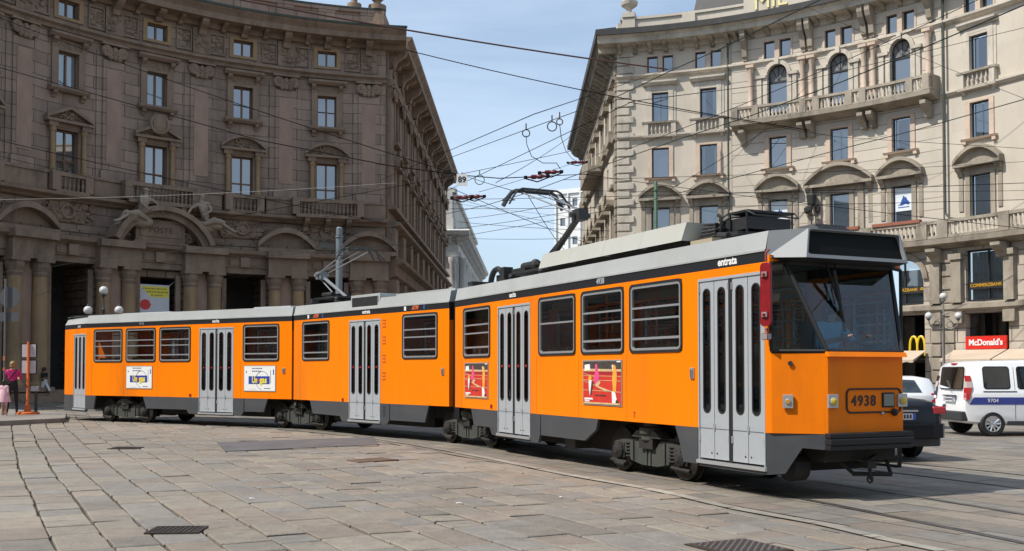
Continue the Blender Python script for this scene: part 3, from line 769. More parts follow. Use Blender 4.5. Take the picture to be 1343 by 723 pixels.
# windows
def left_kit(kind, i):
    k = Kit(); s = MB(); f = MB()
    class Flat:
        step = 40.0
        def p(self, t, d=0., z=0.): return Vector((t, -d, z))
    Q = Flat()
    if kind == 'top':
        W_, H_ = 1.16, .91
        for (a, b, c, d) in ((-.82, -.58, -.16, H_ + .2), (.58, .82, -.16, H_ + .2), (-.58, .58, H_, H_ + .2), (-.58, .58, -.16, 0)): fbox(s, Q, a, b, -.05, .09, c, d)
        k.add('window', s, M['brown_col'])
    elif kind == 'mid':
        W_, H_ = 1.14, 1.9
        for q in (-1, 1): fbox(s, Q, q * .75 - .18, q * .75 + .18, -.1, .14, -.25, H_ + .15); bracket(s, Q, q * .82, 0, .42, H_ + .12, H_ + .62, .24); bracket(s, Q, q * .8, 0, .34, -.62, -.3, .22)
        fbox(s, Q, -.57, .57, -.1, .12, H_, H_ + .15); fbox(s, Q, -.9, .9, 0, .1, H_ + .15, H_ + .6)
        sweep(s, Q, -1.15, 1.15, [(0, H_ + .62), (.35, H_ + .64), (.5, H_ + .78), (.5, H_ + .9), (0, H_ + .95)])
        sweep(s, Q, -1.1, 1.1, [(0, -.3), (.3, -.28), (.42, -.15), (.42, -.04), (0, -.01)])
        relief(s, Q, -.7, .7, H_ + .25, H_ + .5, 10, .1, .16)
        k.add('window', s, M['brown_trim'])
    else:
        W_, H_ = 1.24, 2.23
        for q in (-1, 1):
            s.lathe([(.17, -.05), (.17, .15), (.14, .2), (.12, 2.0), (.17, 2.1), (.19, 2.3)], 9, (q * .88, -.2, 0), m=1)
            fbox(s, Q, q * .70 - .08, q * .70 + .08, -.1, .08, -.05, H_ + .05); fbox(s, Q, q * .92 - .24, q * .92 + .24, 0, .4, H_ + .07, H_ + .32)
        fbox(s, Q, -.62, .62, -.1, .12, H_, H_ + .1); fbox(s, Q, -.7, .7, 0, .16, H_ + .1, H_ + .32)
        pediment(s, Q, 0, H_ + .32, 1.32, .62, .48, kind, th=.17)
        relief(s, Q, -.6, .6, H_ + .55, H_ + .9, 14, .22, .2)
        if i == 2:
            s.ball((0, -.45, H_ + 1.15), .42, .22, .6, 12); s.torus((0, -.5, H_ + 1.15), .5, .09, 'y', 14, 6)
        k.add('window', s, [M['brown_trim'], M['brown_col']])
    t_ = .07
    f.box(-W_ / 2, -W_ / 2 + t_, .2, .28, 0, H_); f.box(W_ / 2 - t_, W_ / 2, .2, .28, 0, H_); f.box(-W_ / 2 + t_, W_ / 2 - t_, .2, .28, H_ - t_, H_); f.box(-W_ / 2 + t_, W_ / 2 - t_, .2, .28, 0, t_)
    f.box(-.05, .05, .19, .27, t_, H_ - t_)
    if kind not in ('top', 'mid'): f.box(-W_ / 2 + t_, W_ / 2 - t_, .195, .275, .62, .7)
    k.add('frame', f, M['wood'])
    if i >= 3:
        k.add('pane', pane_mb(W_, H_, .25), M['glass_see']); k.add('curtain', curtain_mb(W_ - .1, H_ - .05, .32, .9, 4), M['curtain'])
        d = MB(); d.quad((-W_ / 2, .6, 0), (W_ / 2, .6, 0), (W_ / 2, .6, H_), (-W_ / 2, .6, H_)); k.add('dark_room', d, M['dark_in'])
    else: k.add('pane', pane_mb(W_, H_, .25), M['glassb'])
    return k
kt, km, km2 = left_kit('top', 0), left_kit('mid', 0), left_kit('mid', 3)
kseg, ktri, kshield = left_kit('seg', 0), left_kit('tri', 0), left_kit('tri', 2)
for i, b_ in enumerate(BAY):
    kt.put(LB, fmtx(FL, b_, 20.15)); (km2 if i in (2, 3) else km).put(LB, fmtx(FL, b_, 16.4))
    {0: kseg, 1: kseg, 2: ktri, 3: kshield, 4: kseg, 5: kseg}[i].put(LB, fmtx(FL, b_, 11.92))
# upper frieze with reliefs, string courses, main cornice, parapet
mb = MB(); rb = MB(); bk = MB()
sweep(mb, FL, S0, S1 + .05, [(0, 19.3), (.2, 19.35), (.24, 19.5), (.42, 19.6), (.42, 19.74), (0, 19.8)])
for b_ in BAY:
    for q in (-1.55, 1.55):
        for (a, b, c, d) in ((-.45, -.38, 19.95, 21.2), (.38, .45, 19.95, 21.2), (-.38, .38, 21.1, 21.2), (-.38, .38, 19.95, 20.05)): fbox(mb, FL, b_ + q + a, b_ + q + b, 0, .1, c, d)
        relief(rb, FL, b_ + q - .32, b_ + q + .32, 20.1, 21.05, 15, .04, .17)
for p_ in PIL:
    fbox(mb, FL, max(S0, p_ - .5), min(S1, p_ + .5), 0, .16, 19.85, 21.35); relief(rb, FL, p_ - .35, p_ + .35, 20.1, 21.1, 18, .18, .2)
    bracket(bk, FL, min(p_, S1 - .2), 0, .95, 20.9, 21.72, .42)
for b_ in BAY: bracket(bk, FL, b_, 0, .95, 21.15, 21.72, .4); bracket(bk, FL, b_ - 1.25, 0, .9, 21.3, 21.72, .26); bracket(bk, FL, b_ + 1.25, 0, .9, 21.3, 21.72, .26)
lb('upper_frieze', mb, M['brown_trim']); lb('carved_panels', rb, M['brown_trim'], smooth=True); lb('cornice_bracket', bk, M['brown_trim'])
mb = MB(); sweep(mb, FL, S0, S1 + 1.25, [(0, 21.4), (.25, 21.45), (.3, 21.7), (1.15, 21.74), (1.2, 22.05), (1.45, 22.3), (1.5, 22.42), (0, 22.5)])
lb('cornice', mb, M['brown_trim'])
mb = MB(); sweep(mb, FL, S0, S1 + 1.3, [(1.36, 22.43), (1.56, 22.40), (1.58, 22.52), (1.36, 22.54)]); lb('gutter', mb, M['gutter'])
mb = MB(); fbox(mb, FL, S0, S1 - .1, -.9, -.25, 22.3, 23.75); fbox(mb, FL, S0, S1, -.95, -.1, 23.75, 23.95)
for p_ in PIL + BAY: fbox(mb, FL, max(S0, p_ - .5), min(S1, p_ + .5), -.3, -.14, 22.4, 23.75)
lb('parapet', mb, M['brown'])
mb = MB(); fbox(mb, FL, S0, S1, -1.2, -.05, 23.96, 24.05); lb('parapet_capping', mb, M['gutter'])
# urns on the corner of the parapet
ub = MB()
for s_, k in ((23.9, 1.0), (25.3, 1.25)):
    o = FL.p(s_, -.5, 24.05)
    ub.lathe([(.45 * k, 0), (.45 * k, .3), (.2 * k, .4), (.18 * k, .55), (.5 * k, .95), (.55 * k, 1.25), (.4 * k, 1.4), (.5 * k, 1.5), (.3 * k, 1.65), (.12 * k, 2.0)], 12, o)
lb('roof_urn', ub, M['brown_trim'], smooth=True)
mb = MB(); F2 = FL
pts0 = []
for i in range(20):
    s_ = S0 + (S1 - S0) * i / 19; pts0.append(FL.p(s_, -1.0, 23.2))
for i in range(19):
    a, b = pts0[i], pts0[i + 1]; ca_ = Vector((-3.46, 39.2, 0)); oa = (a - ca_).normalized() * 13 + a; obb = (b - ca_).normalized() * 13 + b
    oa.z = obb.z = 25.5; mb.quad(a, b, obb, oa)
lb('roof', mb, M['roof'])
# street front running away from the corner
pc = FL.p(S1, 0, 0)
FS = Line((pc.x + .1, pc.y + .25), (0.012, 1.0))
SL = 47.0
sb = [3.0 + 4.4 * i for i in range(10)]
hs = []
for b_ in sb:
    hs += [(b_ - .55, b_ + .55, 20.15, 21.05, .3), (b_ - .57, b_ + .57, 16.4, 18.3, .35), (b_ - .6, b_ + .6, 11.92, 14.15, .35), (b_ - 1.1, b_ + 1.1, .5, 6.6, .5)]
mb = MB(); wall(mb, FS, 0, SL, -.1, 21.9, hs); lb('street_wall', mb, M['brown'])
# corner filler between both fronts
mb = MB()
a, b = FL.p(S1, 0, 0), FS.p(0, 0, 0)
for z0, z1 in ((0, 21.9),): mb.quad((a.x, a.y, z0), (b.x, b.y, z0), (b.x, b.y, z1), (a.x, a.y, z1))
lb('corner_wall', mb, M['brown'])
mb = MB()
for pr in ([(0, 21.4), (.25, 21.45), (.3, 21.7), (1.15, 21.74), (1.2, 22.05), (1.45, 22.3), (1.5, 22.42), (0, 22.5)], [(0, 19.3), (.2, 19.35), (.42, 19.6), (.42, 19.74), (0, 19.8)], [(0, 10.35), (.42, 10.5), (.75, 10.62), (.78, 10.8), (0, 10.9)], [(0, 7.2), (.5, 7.5), (.55, 8.1), (.95, 8.3), (1.0, 8.5), (0, 8.6)], [(0, 11.6), (.5, 11.62), (.5, 11.85), (0, 11.86)]):
    sweep(mb, FS, .2, SL, pr)
for i in range(11):
    p_ = .8 + 4.4 * i
    fbox(mb, FS, p_ - .6, p_ + .6, 0, .22, 11.86, 18.6); fbox(mb, FS, p_ - .75, p_ + .75, 0, .5, 8.6, 10.4); fbox(mb, FS, p_ - .7, p_ + .7, 0, .6, .3, 7.2); bracket(mb, FS, p_, 0, 1.1, 20.6, 21.74, .5); fbox(mb, FS, p_ - .5, p_ + .5, 0, .3, 18.6, 19.3)
for b_ in sb:
    bracket(mb, FS, b_, 0, 1.0, 21.1, 21.73, .4); pediment(mb, FS, b_, 14.5, 1.25, .6, .55, 'seg', th=.2); fbox(mb, FS, b_ - 1.1, b_ + 1.1, 0, .5, 19.0, 19.28); fbox(mb, FS, b_ - 1.0, b_ + 1.0, 0, .42, 16.05, 16.3)
    for q in (-1, 1): fbox(mb, FS, b_ + q * .85 - .18, b_ + q * .85 + .18, 0, .3, 11.9, 14.5); fbox(mb, FS, b_ + q * .75 - .15, b_ + q * .75 + .15, 0, .2, 16.3, 19.0)
fbox(mb, FS, -.3, SL, -.9, -.2, 22.3, 23.9)
lb('street_mouldings', mb, M['brown_trim'])
rb = MB()
for i in range(11): capital(rb, FS, .8 + 4.4 * i, 18.4, 1.2, .9, .3); relief(rb, FS, .4 + 4.4 * i, 1.2 + 4.4 * i, 20.0, 20.8, 9, .3, .25)
lb('street_carvings', rb, M['brown_trim'], smooth=True)
def plain_kit(W_, H_, fm):
    k = Kit(); f = MB(); t_ = .07
    f.box(-W_ / 2, -W_ / 2 + t_, .2, .28, 0, H_); f.box(W_ / 2 - t_, W_ / 2, .2, .28, 0, H_); f.box(-W_ / 2 + t_, W_ / 2 - t_, .2, .28, H_ - t_, H_); f.box(-W_ / 2 + t_, W_ / 2 - t_, .2, .28, 0, t_); f.box(-.04, .04, .19, .27, t_, H_ - t_)
    k.add('window', f, fm); k.add('pane', pane_mb(W_, H_, .25), M['glassb']); return k
pk = [plain_kit(1.1, .9, M['wood']), plain_kit(1.14, 1.9, M['wood']), plain_kit(1.2, 2.23, M['wood'])]
for b_ in sb:
    for k_, z_ in zip(pk, (20.15, 16.4, 11.92)): k_.put(LB, fmtx(FS, b_, z_))
mb = MB()
for b_ in sb: fbox(mb, FS, b_ - 1.1, b_ + 1.1, -.5, -.45, .3, 6.6)
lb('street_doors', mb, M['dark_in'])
e = FS.p(SL, 0, 0); mb = MB(); mb.quad((e.x, e.y, 0), (e.x - 14, e.y, 0), (e.x - 14, e.y, 22.4), (e.x, e.y, 22.4)); lb('end_wall', mb, M['brown'])
# a little gravity: roof over the street wing
mb = MB(); a, b = FS.p(-.2, -1, 23.3), FS.p(SL, -1, 23.3); mb.quad(a, b, b + Vector((-9, 0, 2)), a + Vector((-9, 0, 2))); lb('street_roof', mb, M['roof'])
# ================================================================ right building (curved cream palace)
FR = Arc((1.3, 38, 0), 27.0, 78.7)
RB = thing('cream_palace', 'cream palace with a curved facade, long stone balcony and shops behind the tram front', 'building', (16, 62, 0))
def rbp(name, mb, mats, **k): return put(name, mb, mats, RB, **k)
E0, E1 = 0.0, 32.0
EL_ = [2.7, 5.68]; MID = [9.93, 13.6, 17.22]; ER = [21.6, 25.7, 29.5]
SIDE = EL_ + ER
hs_plain, hs_band = [], []
for b_ in SIDE + MID:
    t_ = hs_band if b_ in MID else hs_plain
    for q in (-.47, .49): t_.append((b_ + q - .33, b_ + q + .33, 20.1, 21.1, .25))
    t_.append((b_ - .53, b_ + .53, 13.52, 15.36, .3)); t_.append((b_ - .57, b_ + .57, 9.5, 11.62, .3))
    if b_ in MID: t_.append((b_ - .58, b_ + .58, 16.3, 19.68, .35, .62))
    else: t_.append((b_ - .51, b_ + .51, 16.98, 18.82, .3))
ML, MR_ = 7.15, 19.55
for a_, b_ in ((E0, ML), (MR_, E1)): mb = MB(); wall(mb, FR, a_, b_, 8.0, 21.9, [h for h in hs_plain if a_ < h[0] < b_]); rbp('wall', mb, M['cream'])
mb = MB(); wall(mb, FR, ML, MR_, 8.0, 21.9, hs_band, d=.12); rbp('banded_wall', mb, M['cream_band'])
mb = MB()
for s_ in (ML, MR_):
    mb.quad(FR.p(s_, 0, 8), FR.p(s_, .12, 8), FR.p(s_, .12, 21.9), FR.p(s_, 0, 21.9))
# string courses, cornice
def prof(*a): return list(a)
sweep(mb, FR, E0, E1, [(0, 19.75), (.14, 19.78), (.3, 19.9), (.3, 20.02), (0, 20.06)])
sweep(mb, FR, E0, ML, [(0, 15.95), (.12, 15.98), (.22, 16.1), (.22, 16.2), (0, 16.24)]); sweep(mb, FR, MR_, E1, [(0, 15.95), (.12, 15.98), (.22, 16.1), (.22, 16.2), (0, 16.24)])
rbp('string_course', mb, M['cream_trim'])
mb = MB(); sweep(mb, FR, E0 - 1.15, E1, [(0, 21.45), (.2, 21.5), (.22, 21.8), (1.0, 21.84), (1.05, 22.1), (1.25, 22.3), (0, 22.45)]); rbp('cornice', mb, M['cream_trim'])
mb = MB(); sweep(mb, FR, E0 - 1.25, E1, [(1.1, 22.28), (1.38, 22.26), (1.42, 22.6), (1.1, 22.7), (.2, 22.75), (0, 22.45)]); rbp('roof_edge', mb, M['roof'])
mb = MB()
consoles(mb, FR, .2, ML - .2, 1.0, .0, .85, 21.3, 21.84, .24); consoles(mb, FR, MR_ + .3, E1, 1.0, 0, .85, 21.3, 21.84, .24); consoles(mb, FR, ML + .3, MR_ - .3, 1.02, 0, .9, 21.45, 21.84, .26)
for b_ in (8.0, 11.55, 11.98, 15.2, 15.65, 19.0): bracket(mb, FR, b_, .12, .95, 20.25, 21.84, .3); fbox(mb, FR, b_ - .12, b_ + .12, .12, .3, 20.1, 20.9)
rbp('cornice_bracket', mb, M['grey_trim'])
mb = MB(); fbox(mb, FR, .3, E1, -.6, -.05, 22.4, 23.55); fbox(mb, FR, .2, E1, -.65, .05, 23.55, 23.7)
for s_ in (.75, 4.5, 13.2, 17.5, 21): fbox(mb, FR, s_ - .4, s_ + .4, -.1, .08, 22.4, 23.55)
fbox(mb, FR, 7.9, 12.6, -.6, .1, 22.5, 25.4)
rbp('parapet', mb, M['cream'])
me = text_mesh('MIL', 1.35, M['letters_gold'], .04)
link('lettering', me, RB, mtx=Matrix.Translation(-RB.location) @ fmtx(FR, 9.55, 23.55, .16))
mb = MB(); o = FR.p(.75, -.3, 23.7); fbox(mb, FR, .35, 1.15, -.7, .15, 23.7, 24.0)
mb.lathe([(.3, .3), (.18, .45), (.16, .6), (.5, .85), (.55, 1.05), (.45, 1.15), (.25, 1.25), (.3, 1.35), (.45, 1.5), (.42, 1.75), (.2, 1.95)], 14, o); rbp('roof_urn', mb, M['cream_trim'], smooth=True)
mb = MB()
pts0 = [FR.p(E0 + (E1 - E0) * i / 19, -.7, 22.6) for i in range(20)]
for i in range(19):
    a, b = pts0[i], pts0[i + 1]; c_ = Vector((1.3, 38, 0)); oa = a + (a - c_).normalized() * 9; ob_ = b + (b - c_).normalized() * 9; oa.z = ob_.z = 25.0; mb.quad(a, b, ob_, oa)
# dark attic block above
for s0_, s1_ in ((4.0, 7.2),):
    a = [FR.p(s0_, -3, 23.5), FR.p(s1_, -3, 23.5), FR.p(s1_ + .6, -7, 23.5), FR.p(s0_ - .3, -7, 23.5)]; t_ = [FR.p(s0_ + .5, -3.8, 26.8), FR.p(s1_ - .2, -3.8, 26.8), FR.p(s1_, -6.5, 26.8), FR.p(s0_ + .3, -6.5, 26.8)]
    mb.add(a + t_, [(0, 1, 5, 4), (1, 2, 6, 5), (2, 3, 7, 6), (3, 0, 4, 7), (4, 5, 6, 7)])
rbp('roof', mb, M['roof'])
# quoins of the corner
mb = MB()
z_ = 8.7; i = 0
while z_ < 21.2:
    fbox(mb, FR, 0.0, .78 if i % 2 else 1.05, 0, .12, z_, z_ + .42); z_ += .52; i += 1
rbp('quoin', mb, M['cream_trim'], bevel=0.03)
# window kits
class Flat:
    step = 40.0
    def p(self, t, d=0., z=0.): return Vector((t, -d, z))
Q = Flat()
def glazing(k, W_, H_, mull=False, curt=0.0, seed=0, arch=0.0, film=False, y=.2):
    f = MB(); t_ = .06
    f.box(-W_ / 2, -W_ / 2 + t_, y - .06, y + .03, 0, H_ - arch); f.box(W_ / 2 - t_, W_ / 2, y - .06, y + .03, 0, H_ - arch); f.box(-W_ / 2 + t_, W_ / 2 - t_, y - .06, y + .03, 0, t_)
    if arch: f.box(-W_ / 2 + t_, W_ / 2 - t_, y - .06, y + .03, H_ - arch - .1, H_ - arch); f.torus((0, y - .02, H_ - arch), W_ / 2 - .02, .03, 'y', 12, 4, 0, 0, pi)
    else: f.box(-W_ / 2 + t_, W_ / 2 - t_, y - .06, y + .03, H_ - t_, H_)
    if mull: f.box(-.03, .03, y - .055, y + .025, t_, H_ - t_)
    k.add('frame', f, M['frame_dark'])
    k.add('pane', pane_mb(W_, H_, y + .01, 0, arch), M['glass_see'] if curt else M['glassb'])
    if curt:
        c = curtain_mb(W_ - .12, H_ - .05 - arch, y + .09, curt, seed); k.add('curtain', c, M['curtain'])
        d = MB(); d.quad((-W_ / 2, y + .35, 0), (W_ / 2, y + .35, 0), (W_ / 2, y + .35, H_), (-W_ / 2, y + .35, H_)); k.add('dark_room', d, M['dark_in'])
    return k
def r_top():
    k = Kit(); s = MB()
    for q in (-.47, .49):
        for (a, b, c, d) in ((-.43, -.33, -.06, 1.1), (.33, .43, -.06, 1.1), (-.33, .33, 1.0, 1.1)): fbox(s, Q, q + a, q + b, -.05, .06, c, d)
    fbox(s, Q, -.13, .15, -.05, .12, -.05, 1.08)
    k.add('window', s, M['pink_trim'])
    f = MB(); p = MB()
    for q in (-.47, .49):
        for (a, b, c, d) in ((-.33, -.27, 0, 1), (.27, .33, 0, 1), (-.27, .27, .94, 1), (-.27, .27, 0, .06)): f.box(q + a, q + b, .12, .2, c, d)
        p.quad((q - .33, .18, 0), (q + .33, .18, 0), (q + .33, .18, 1), (q - .33, .18, 1))
    k.add('frame', f, M['frame_dark']); k.add('pane', p, M['glassb']); return k
def r_third(c, sd):
    k = Kit(); s = MB(); H_ = 1.84
    for q in (-1, 1): fbox(s, Q, q * .66 - .15, q * .66 + .15, -.05, .1, -.02, H_ + .12); fbox(s, Q, q * .88 - .09, q * .88 + .09, 0, .06, 0, H_ + .3); fbox(s, Q, q * .85 - .14, q * .85 + .14, 0, .32, -.9, -.12); bracket(s, Q, q * .85, 0, .3, -1.2, -.9, .2)
    fbox(s, Q, -.51, .51, -.05, .08, H_, H_ + .12); fbox(s, Q, -.8, .8, 0, .09, H_ + .121, H_ + .42)
    sweep(s, Q, -1.08, 1.08, [(0, H_ + .42), (.22, H_ + .44), (.36, H_ + .6), (.36, H_ + .7), (0, H_ + .74)])
    sweep(s, Q, -1.1, 1.1, [(0, -.14), (.36, -.12), (.4, -.02), (0, .0)]); fbox(s, Q, -.72, .72, 0, .12, -.85, -.13); sweep(s, Q, -1.05, 1.05, [(0, -1.0), (.34, -.98), (.36, -.86), (0, -.85)])
    for i in range(5): s.lathe([(.05, 0), (.03, .1), (.065, .3), (.03, .5), (.05, .62)], 6, (-.5 + .25 * i, -.22, -.8), cap=False)
    k.add('window', s, M['cream_trim']); return glazing(k, 1.02, H_, curt=c, seed=sd)
def r_second(c, sd):
    k = Kit(); s = MB(); H_ = 1.84
    for q in (-1, 1): fbox(s, Q, q * .66 - .13, q * .66 + .13, -.05, .08, -.02, H_ + .1); fbox(s, Q, q * .82 - .1, q * .82 + .1, 0, .18, -.3, -.12)
    fbox(s, Q, -.53, .53, -.05, .08, H_, H_ + .12); sweep(s, Q, -.98, .98, [(0, -.14), (.2, -.12), (.26, -.02), (0, 0)])
    k.add('window', s, M['pink_trim']); return glazing(k, 1.06, H_, curt=c, seed=sd)
def r_first(wide, c, sd, film=False):
    k = Kit(); s = MB(); H_ = 2.12; hw = 2.0 if wide else 1.3
    for q in (-1, 1):
        fbox(s, Q, q * .7 - .13, q * .7 + .13, -.05, .1, 0, H_ + .1); bracket(s, Q, q * (hw - .22), 0, .42, H_ - .05, H_ + .42, .26); fbox(s, Q, q * (hw - .22) - .12, q * (hw - .22) + .12, 0, .08, .3, H_ - .05)
        if wide: fbox(s, Q, q * 1.25 - .17, q * 1.25 + .17, 0, .16, 0, H_ + .4)
    fbox(s, Q, -.57, .57, -.05, .1, H_, H_ + .1); fbox(s, Q, -hw + .1, hw - .1, 0, .1, H_ + .1, H_ + .4)
    pediment(s, Q, 0, H_ + .42, hw, .74 if not wide else .95, .5, 'seg', th=.2)
    k.add('window', s, M['grey_trim']); k = glazing(k, 1.14, H_, curt=c, seed=sd)
    return k
def r_arch():
    k = Kit(); s = MB(); H_ = 3.38; ar = .62
    for q in (-1, 1): fbox(s, Q, q * .72 - .13, q * .72 + .13, -.05, .1, 0, 2.7); fbox(s, Q, q * .95 - .3, q * .95 + .3, 0, .22, 2.62, 2.8); fbox(s, Q, q * 1.05 - .12, q * 1.05 + .12, 0, .15, 0, 2.62)
    n = 12
    for i in range(n):
        a0, a1 = pi * i / n, pi * (i + 1) / n
        q = [(r * cos(a), H_ - ar + r * sin(a) * 1.02) for a in (a0, a1) for r in (.6, .84)]
        pts = [Vector((x, y, z)) for y in (.0, -.13) for x, z in q]
        s.add(pts, [(0, 1, 3, 2), (4, 6, 7, 5), (0, 4, 5, 1), (2, 3, 7, 6), (1, 5, 7, 3), (0, 2, 6, 4)])
    fbox(s, Q, -.13, .13, 0, .24, H_ - .05, H_ + .3)
    k.add('window', s, M['cream_trim'])
    f = MB(); f.box(-.58, -.5, .18, .27, 0, 2.75); f.box(.5, .58, .18, .27, 0, 2.75); f.box(-.5, .5, .18, .27, 2.3, 2.42); f.torus((0, .22, 2.76), .56, .035, 'y', 12, 4, 0, 0, pi)
    for a in (45, 90, 135): f.tube([(0, .22, 2.42), (.56 * cos(R(a)), .22, 2.76 + .56 * sin(R(a)))], .015, 4)
    k.add('frame', f, M['frame_dark']); k.add('pane', pane_mb(1.16, 2.4, .25), M['glassb'])
    l_ = MB(); n = 12; l_.poly([(-.58, .255, 2.4), (.58, .255, 2.4)] + [(.58 * cos(pi * k_ / n), .255, 2.76 + .62 * sin(pi * k_ / n)) for k_ in range(n + 1)]); k.add('lunette', l_, mat('dusty_lunette', (.16, .16, .16), .5))
    return k
kt = r_top(); k3 = [r_third(.55, 1), r_third(0, 2), r_third(.95, 7)]; k2 = [r_second(.9, 3), r_second(0, 4), r_second(.4, 8)]; k1 = [r_first(False, 1.0, 5), r_first(True, 1.0, 6)]; ka = r_arch()
for i, b_ in enumerate(SIDE): kt.put(RB, fmtx(FR, b_, 20.1)); k3[(2, 0, 0, 1, 2)[i]].put(RB, fmtx(FR, b_, 16.98)); k2[(1, 2, 0, 1, 2)[i]].put(RB, fmtx(FR, b_, 13.52)); k1[0].put(RB, fmtx(FR, b_, 9.5))
wins1 = []
for i, b_ in enumerate(MID): kt.put(RB, fmtx(FR, b_, 20.1, .12)); ka.put(RB, fmtx(FR, b_, 16.3, .12)); k2[(1, 0, 2)[i]].put(RB, fmtx(FR, b_, 13.52, .12)); k1[1 if i == 1 else 0].put(RB, fmtx(FR, b_, 9.5, .12))
# window films with a blue emblem on the first floor
M['film'] = mat('white_film', (0.70, 0.76, 0.80), 0.4); M['film_blue'] = mat('film_blue', (0.03, 0.09, 0.32), 0.4)
for b_ in (MID[0], MID[2]):
    q = MB(); zz = 0.75 if b_ == MID[2] else 0.1
    q.box(-.50, .50, -.005, 0, zz, 2.02, 0)
    e_ = [(-.36, 1.08), (-.2, 1.14), (-.12, 1.34), (.0, 1.6), (.07, 1.48), (.13, 1.52), (.2, 1.36), (.36, 1.16), (.3, 1.06), (.1, 1.12), (-.1, 1.05)]
    q.prism([(x, -.012, z) for x, z in e_], (0, .006, 0), 1)
    q.box(-.32, .32, -.012, -.006, .93, .98, 1)
    rbp('window_film', q, [M['film'], M['film_blue']]).matrix_local = Matrix.Translation(-RB.location) @ fmtx(FR, b_, 9.5, -.05)
# pilasters and long balcony of the middle bays
mb = MB()
for s_ in (8.35, 11.5, 12.05, 15.15, 15.7, 18.9):
    o = FR.p(s_, .3, 17.15); mb.lathe([(.19, 0), (.19, .12), (.15, .2), (.13, 2.1), (.17, 2.2), (.21, 2.45)], 10, o); fbox(mb, FR, s_ - .24, s_ + .24, .12, .55, 19.6, 19.76); fbox(mb, FR, s_ - .24, s_ + .24, .12, .55, 16.3, 17.15)
rbp('half_column', mb, M['pink_trim'], smooth=True)
mb = MB(); bl = MB()
B0, B1 = 7.3, 19.45
sweep(mb, FR, B0, B1, [(.1, 15.85), (.5, 15.9), (.75, 16.02), (1.12, 16.08), (1.15, 16.3), (.1, 16.32)])
fbox(mb, FR, B0, B1, .85, 1.1, 16.321, 16.42); fbox(mb, FR, B0, B1, .84, 1.12, 17.0, 17.14)
for s_ in (B0 + .25, 11.78, 15.42, B1 - .25, 9.93 - 1.1, 13.6 - 1, 13.6 + 1, 17.22 + 1.0): fbox(mb, FR, s_ - .2, s_ + .2, .82, 1.14, 16.32, 17.16)
fbox(mb, FR, B0, B0 + .25, .1, .85, 16.32, 17.13); fbox(mb, FR, B1 - .25, B1, .1, .85, 16.32, 17.13)
for s_ in (7.9, 11.5, 12.05, 15.15, 15.7, 18.9): bracket(mb, FR, s_, .1, .95, 15.0, 15.86, .34)
rbp('long_balcony', mb, M['grey_trim'])
balusters(bl, FR, B0 + .4, B1 - .4, .97, 16.42, 17.0, .23, .085); rbp('balcony_balusters', bl, M['cream_trim'], smooth=True)
# first floor balustrade
mb = MB(); bl = MB()
sweep(mb, FR, E0, E1, [(0, 7.9), (.35, 7.95), (.5, 8.08), (.85, 8.15), (.9, 8.42), (0, 8.5)])
fbox(mb, FR, E0, E1, .55, .8, 8.45, 8.6); fbox(mb, FR, E0, E1, .53, .83, 9.22, 9.38)
s_ = .4
for s_ in [.3, 1.3, 4.2, 7.1, 8.2, 11.75, 15.4, 18.7, 19.9, 23.4, 27.6, 31.5]: fbox(mb, FR, s_ - .3, s_ + .3, .5, .86, 8.45, 9.4)
for s_ in (19.25, 23.0, 27.2): bracket(mb, FR, s_, .2, 1.0, 7.2, 7.92, .55)
balusters(bl, FR, .6, E1 - .4, .68, 8.6, 9.22, .25, .09)
rbp('balustrade_ledge', mb, M['grey_trim']); rbp('balustrade', bl, M['cream_trim'], smooth=True)
fl = MB()
for b_ in (13.6, 17.22): fbox(fl, FR, b_ - 1.4, b_ + 1.4, .62, .9, 9.38, 9.55)
rbp('flower_box', fl, mat('terracotta', (0.28, 0.10, 0.06), .8))
# ground floor: rusticated piers, big arched and square shop windows
gh = [(b_ - 1.15, b_ + 1.15, 5.1, 7.55, .4, 1.1) for b_ in MID] + [(b_ + .3 - 1.15, b_ + .3 + 1.15, 5.1, 7.75, .4) for b_ in ER] + [(b_ - 1.0, b_ + 1.0, 5.1, 7.55, .4) for b_ in EL_]
gh += [(b_ - 1.2, b_ + 1.2, .15, 4.55, .9) for b_ in MID] + [(b_ + .3 - 1.2, b_ + .3 + 1.2, .15, 4.5, .9) for b_ in ER] + [(b_ - 1.0, b_ + 1.0, .15, 4.5, .9) for b_ in EL_]
mb = MB(); wall(mb, FR, E0, E1, -.1, 8.0, gh, d=.1); rbp('ground_floor_wall', mb, M['ground_stone'])
mb = MB()
sweep(mb, FR, E0, E1, [(.1, 4.62), (.2, 4.64), (.3, 4.75), (.3, 5.0), (.1, 5.06)])
for b_ in MID:
    n = 14
    for i in range(n):
        a0, a1 = pi * i / n, pi * (i + 1) / n
        q = [(r * cos(a), 6.45 + r * sin(a)) for a in (a0, a1) for r in (1.16, 1.45)]
        pts = [FR.p(b_ + x, d, z) for d in (.1, .24) for x, z in q]
        mb.add(pts, [(0, 1, 3, 2), (4, 6, 7, 5), (0, 4, 5, 1), (2, 3, 7, 6), (1, 5, 7, 3), (0, 2, 6, 4)])
    fbox(mb, FR, b_ - .22, b_ + .22, .1, .42, 7.4, 7.9)
for s_ in (19.15, 20.35, 23.3, 27.5, 31.2, 11.75, 15.4, 8.0):
    fbox(mb, FR, s_ - .28, s_ + .28, .1, .4, 5.07, 7.3); fbox(mb, FR, s_ - .36, s_ + .36, .1, .5, 7.3, 7.6); fbox(mb, FR, s_ - .33, s_ + .33, .1, .42, 4.0, 4.6)
rbp('ground_floor_trim', mb, M['grey_trim'])
mb = MB()
for k_, s_ in enumerate((19.8,)):
    z_ = .2
    while z_ < 7.8:
        fbox(mb, FR, s_ - .32, s_ + .32, .1, .22, z_, z_ + .62); fbox(mb, FR, s_ - 1.0, s_ - .45, .1, .2, z_, z_ + .62) if z_ < 4 else None; z_ += .7
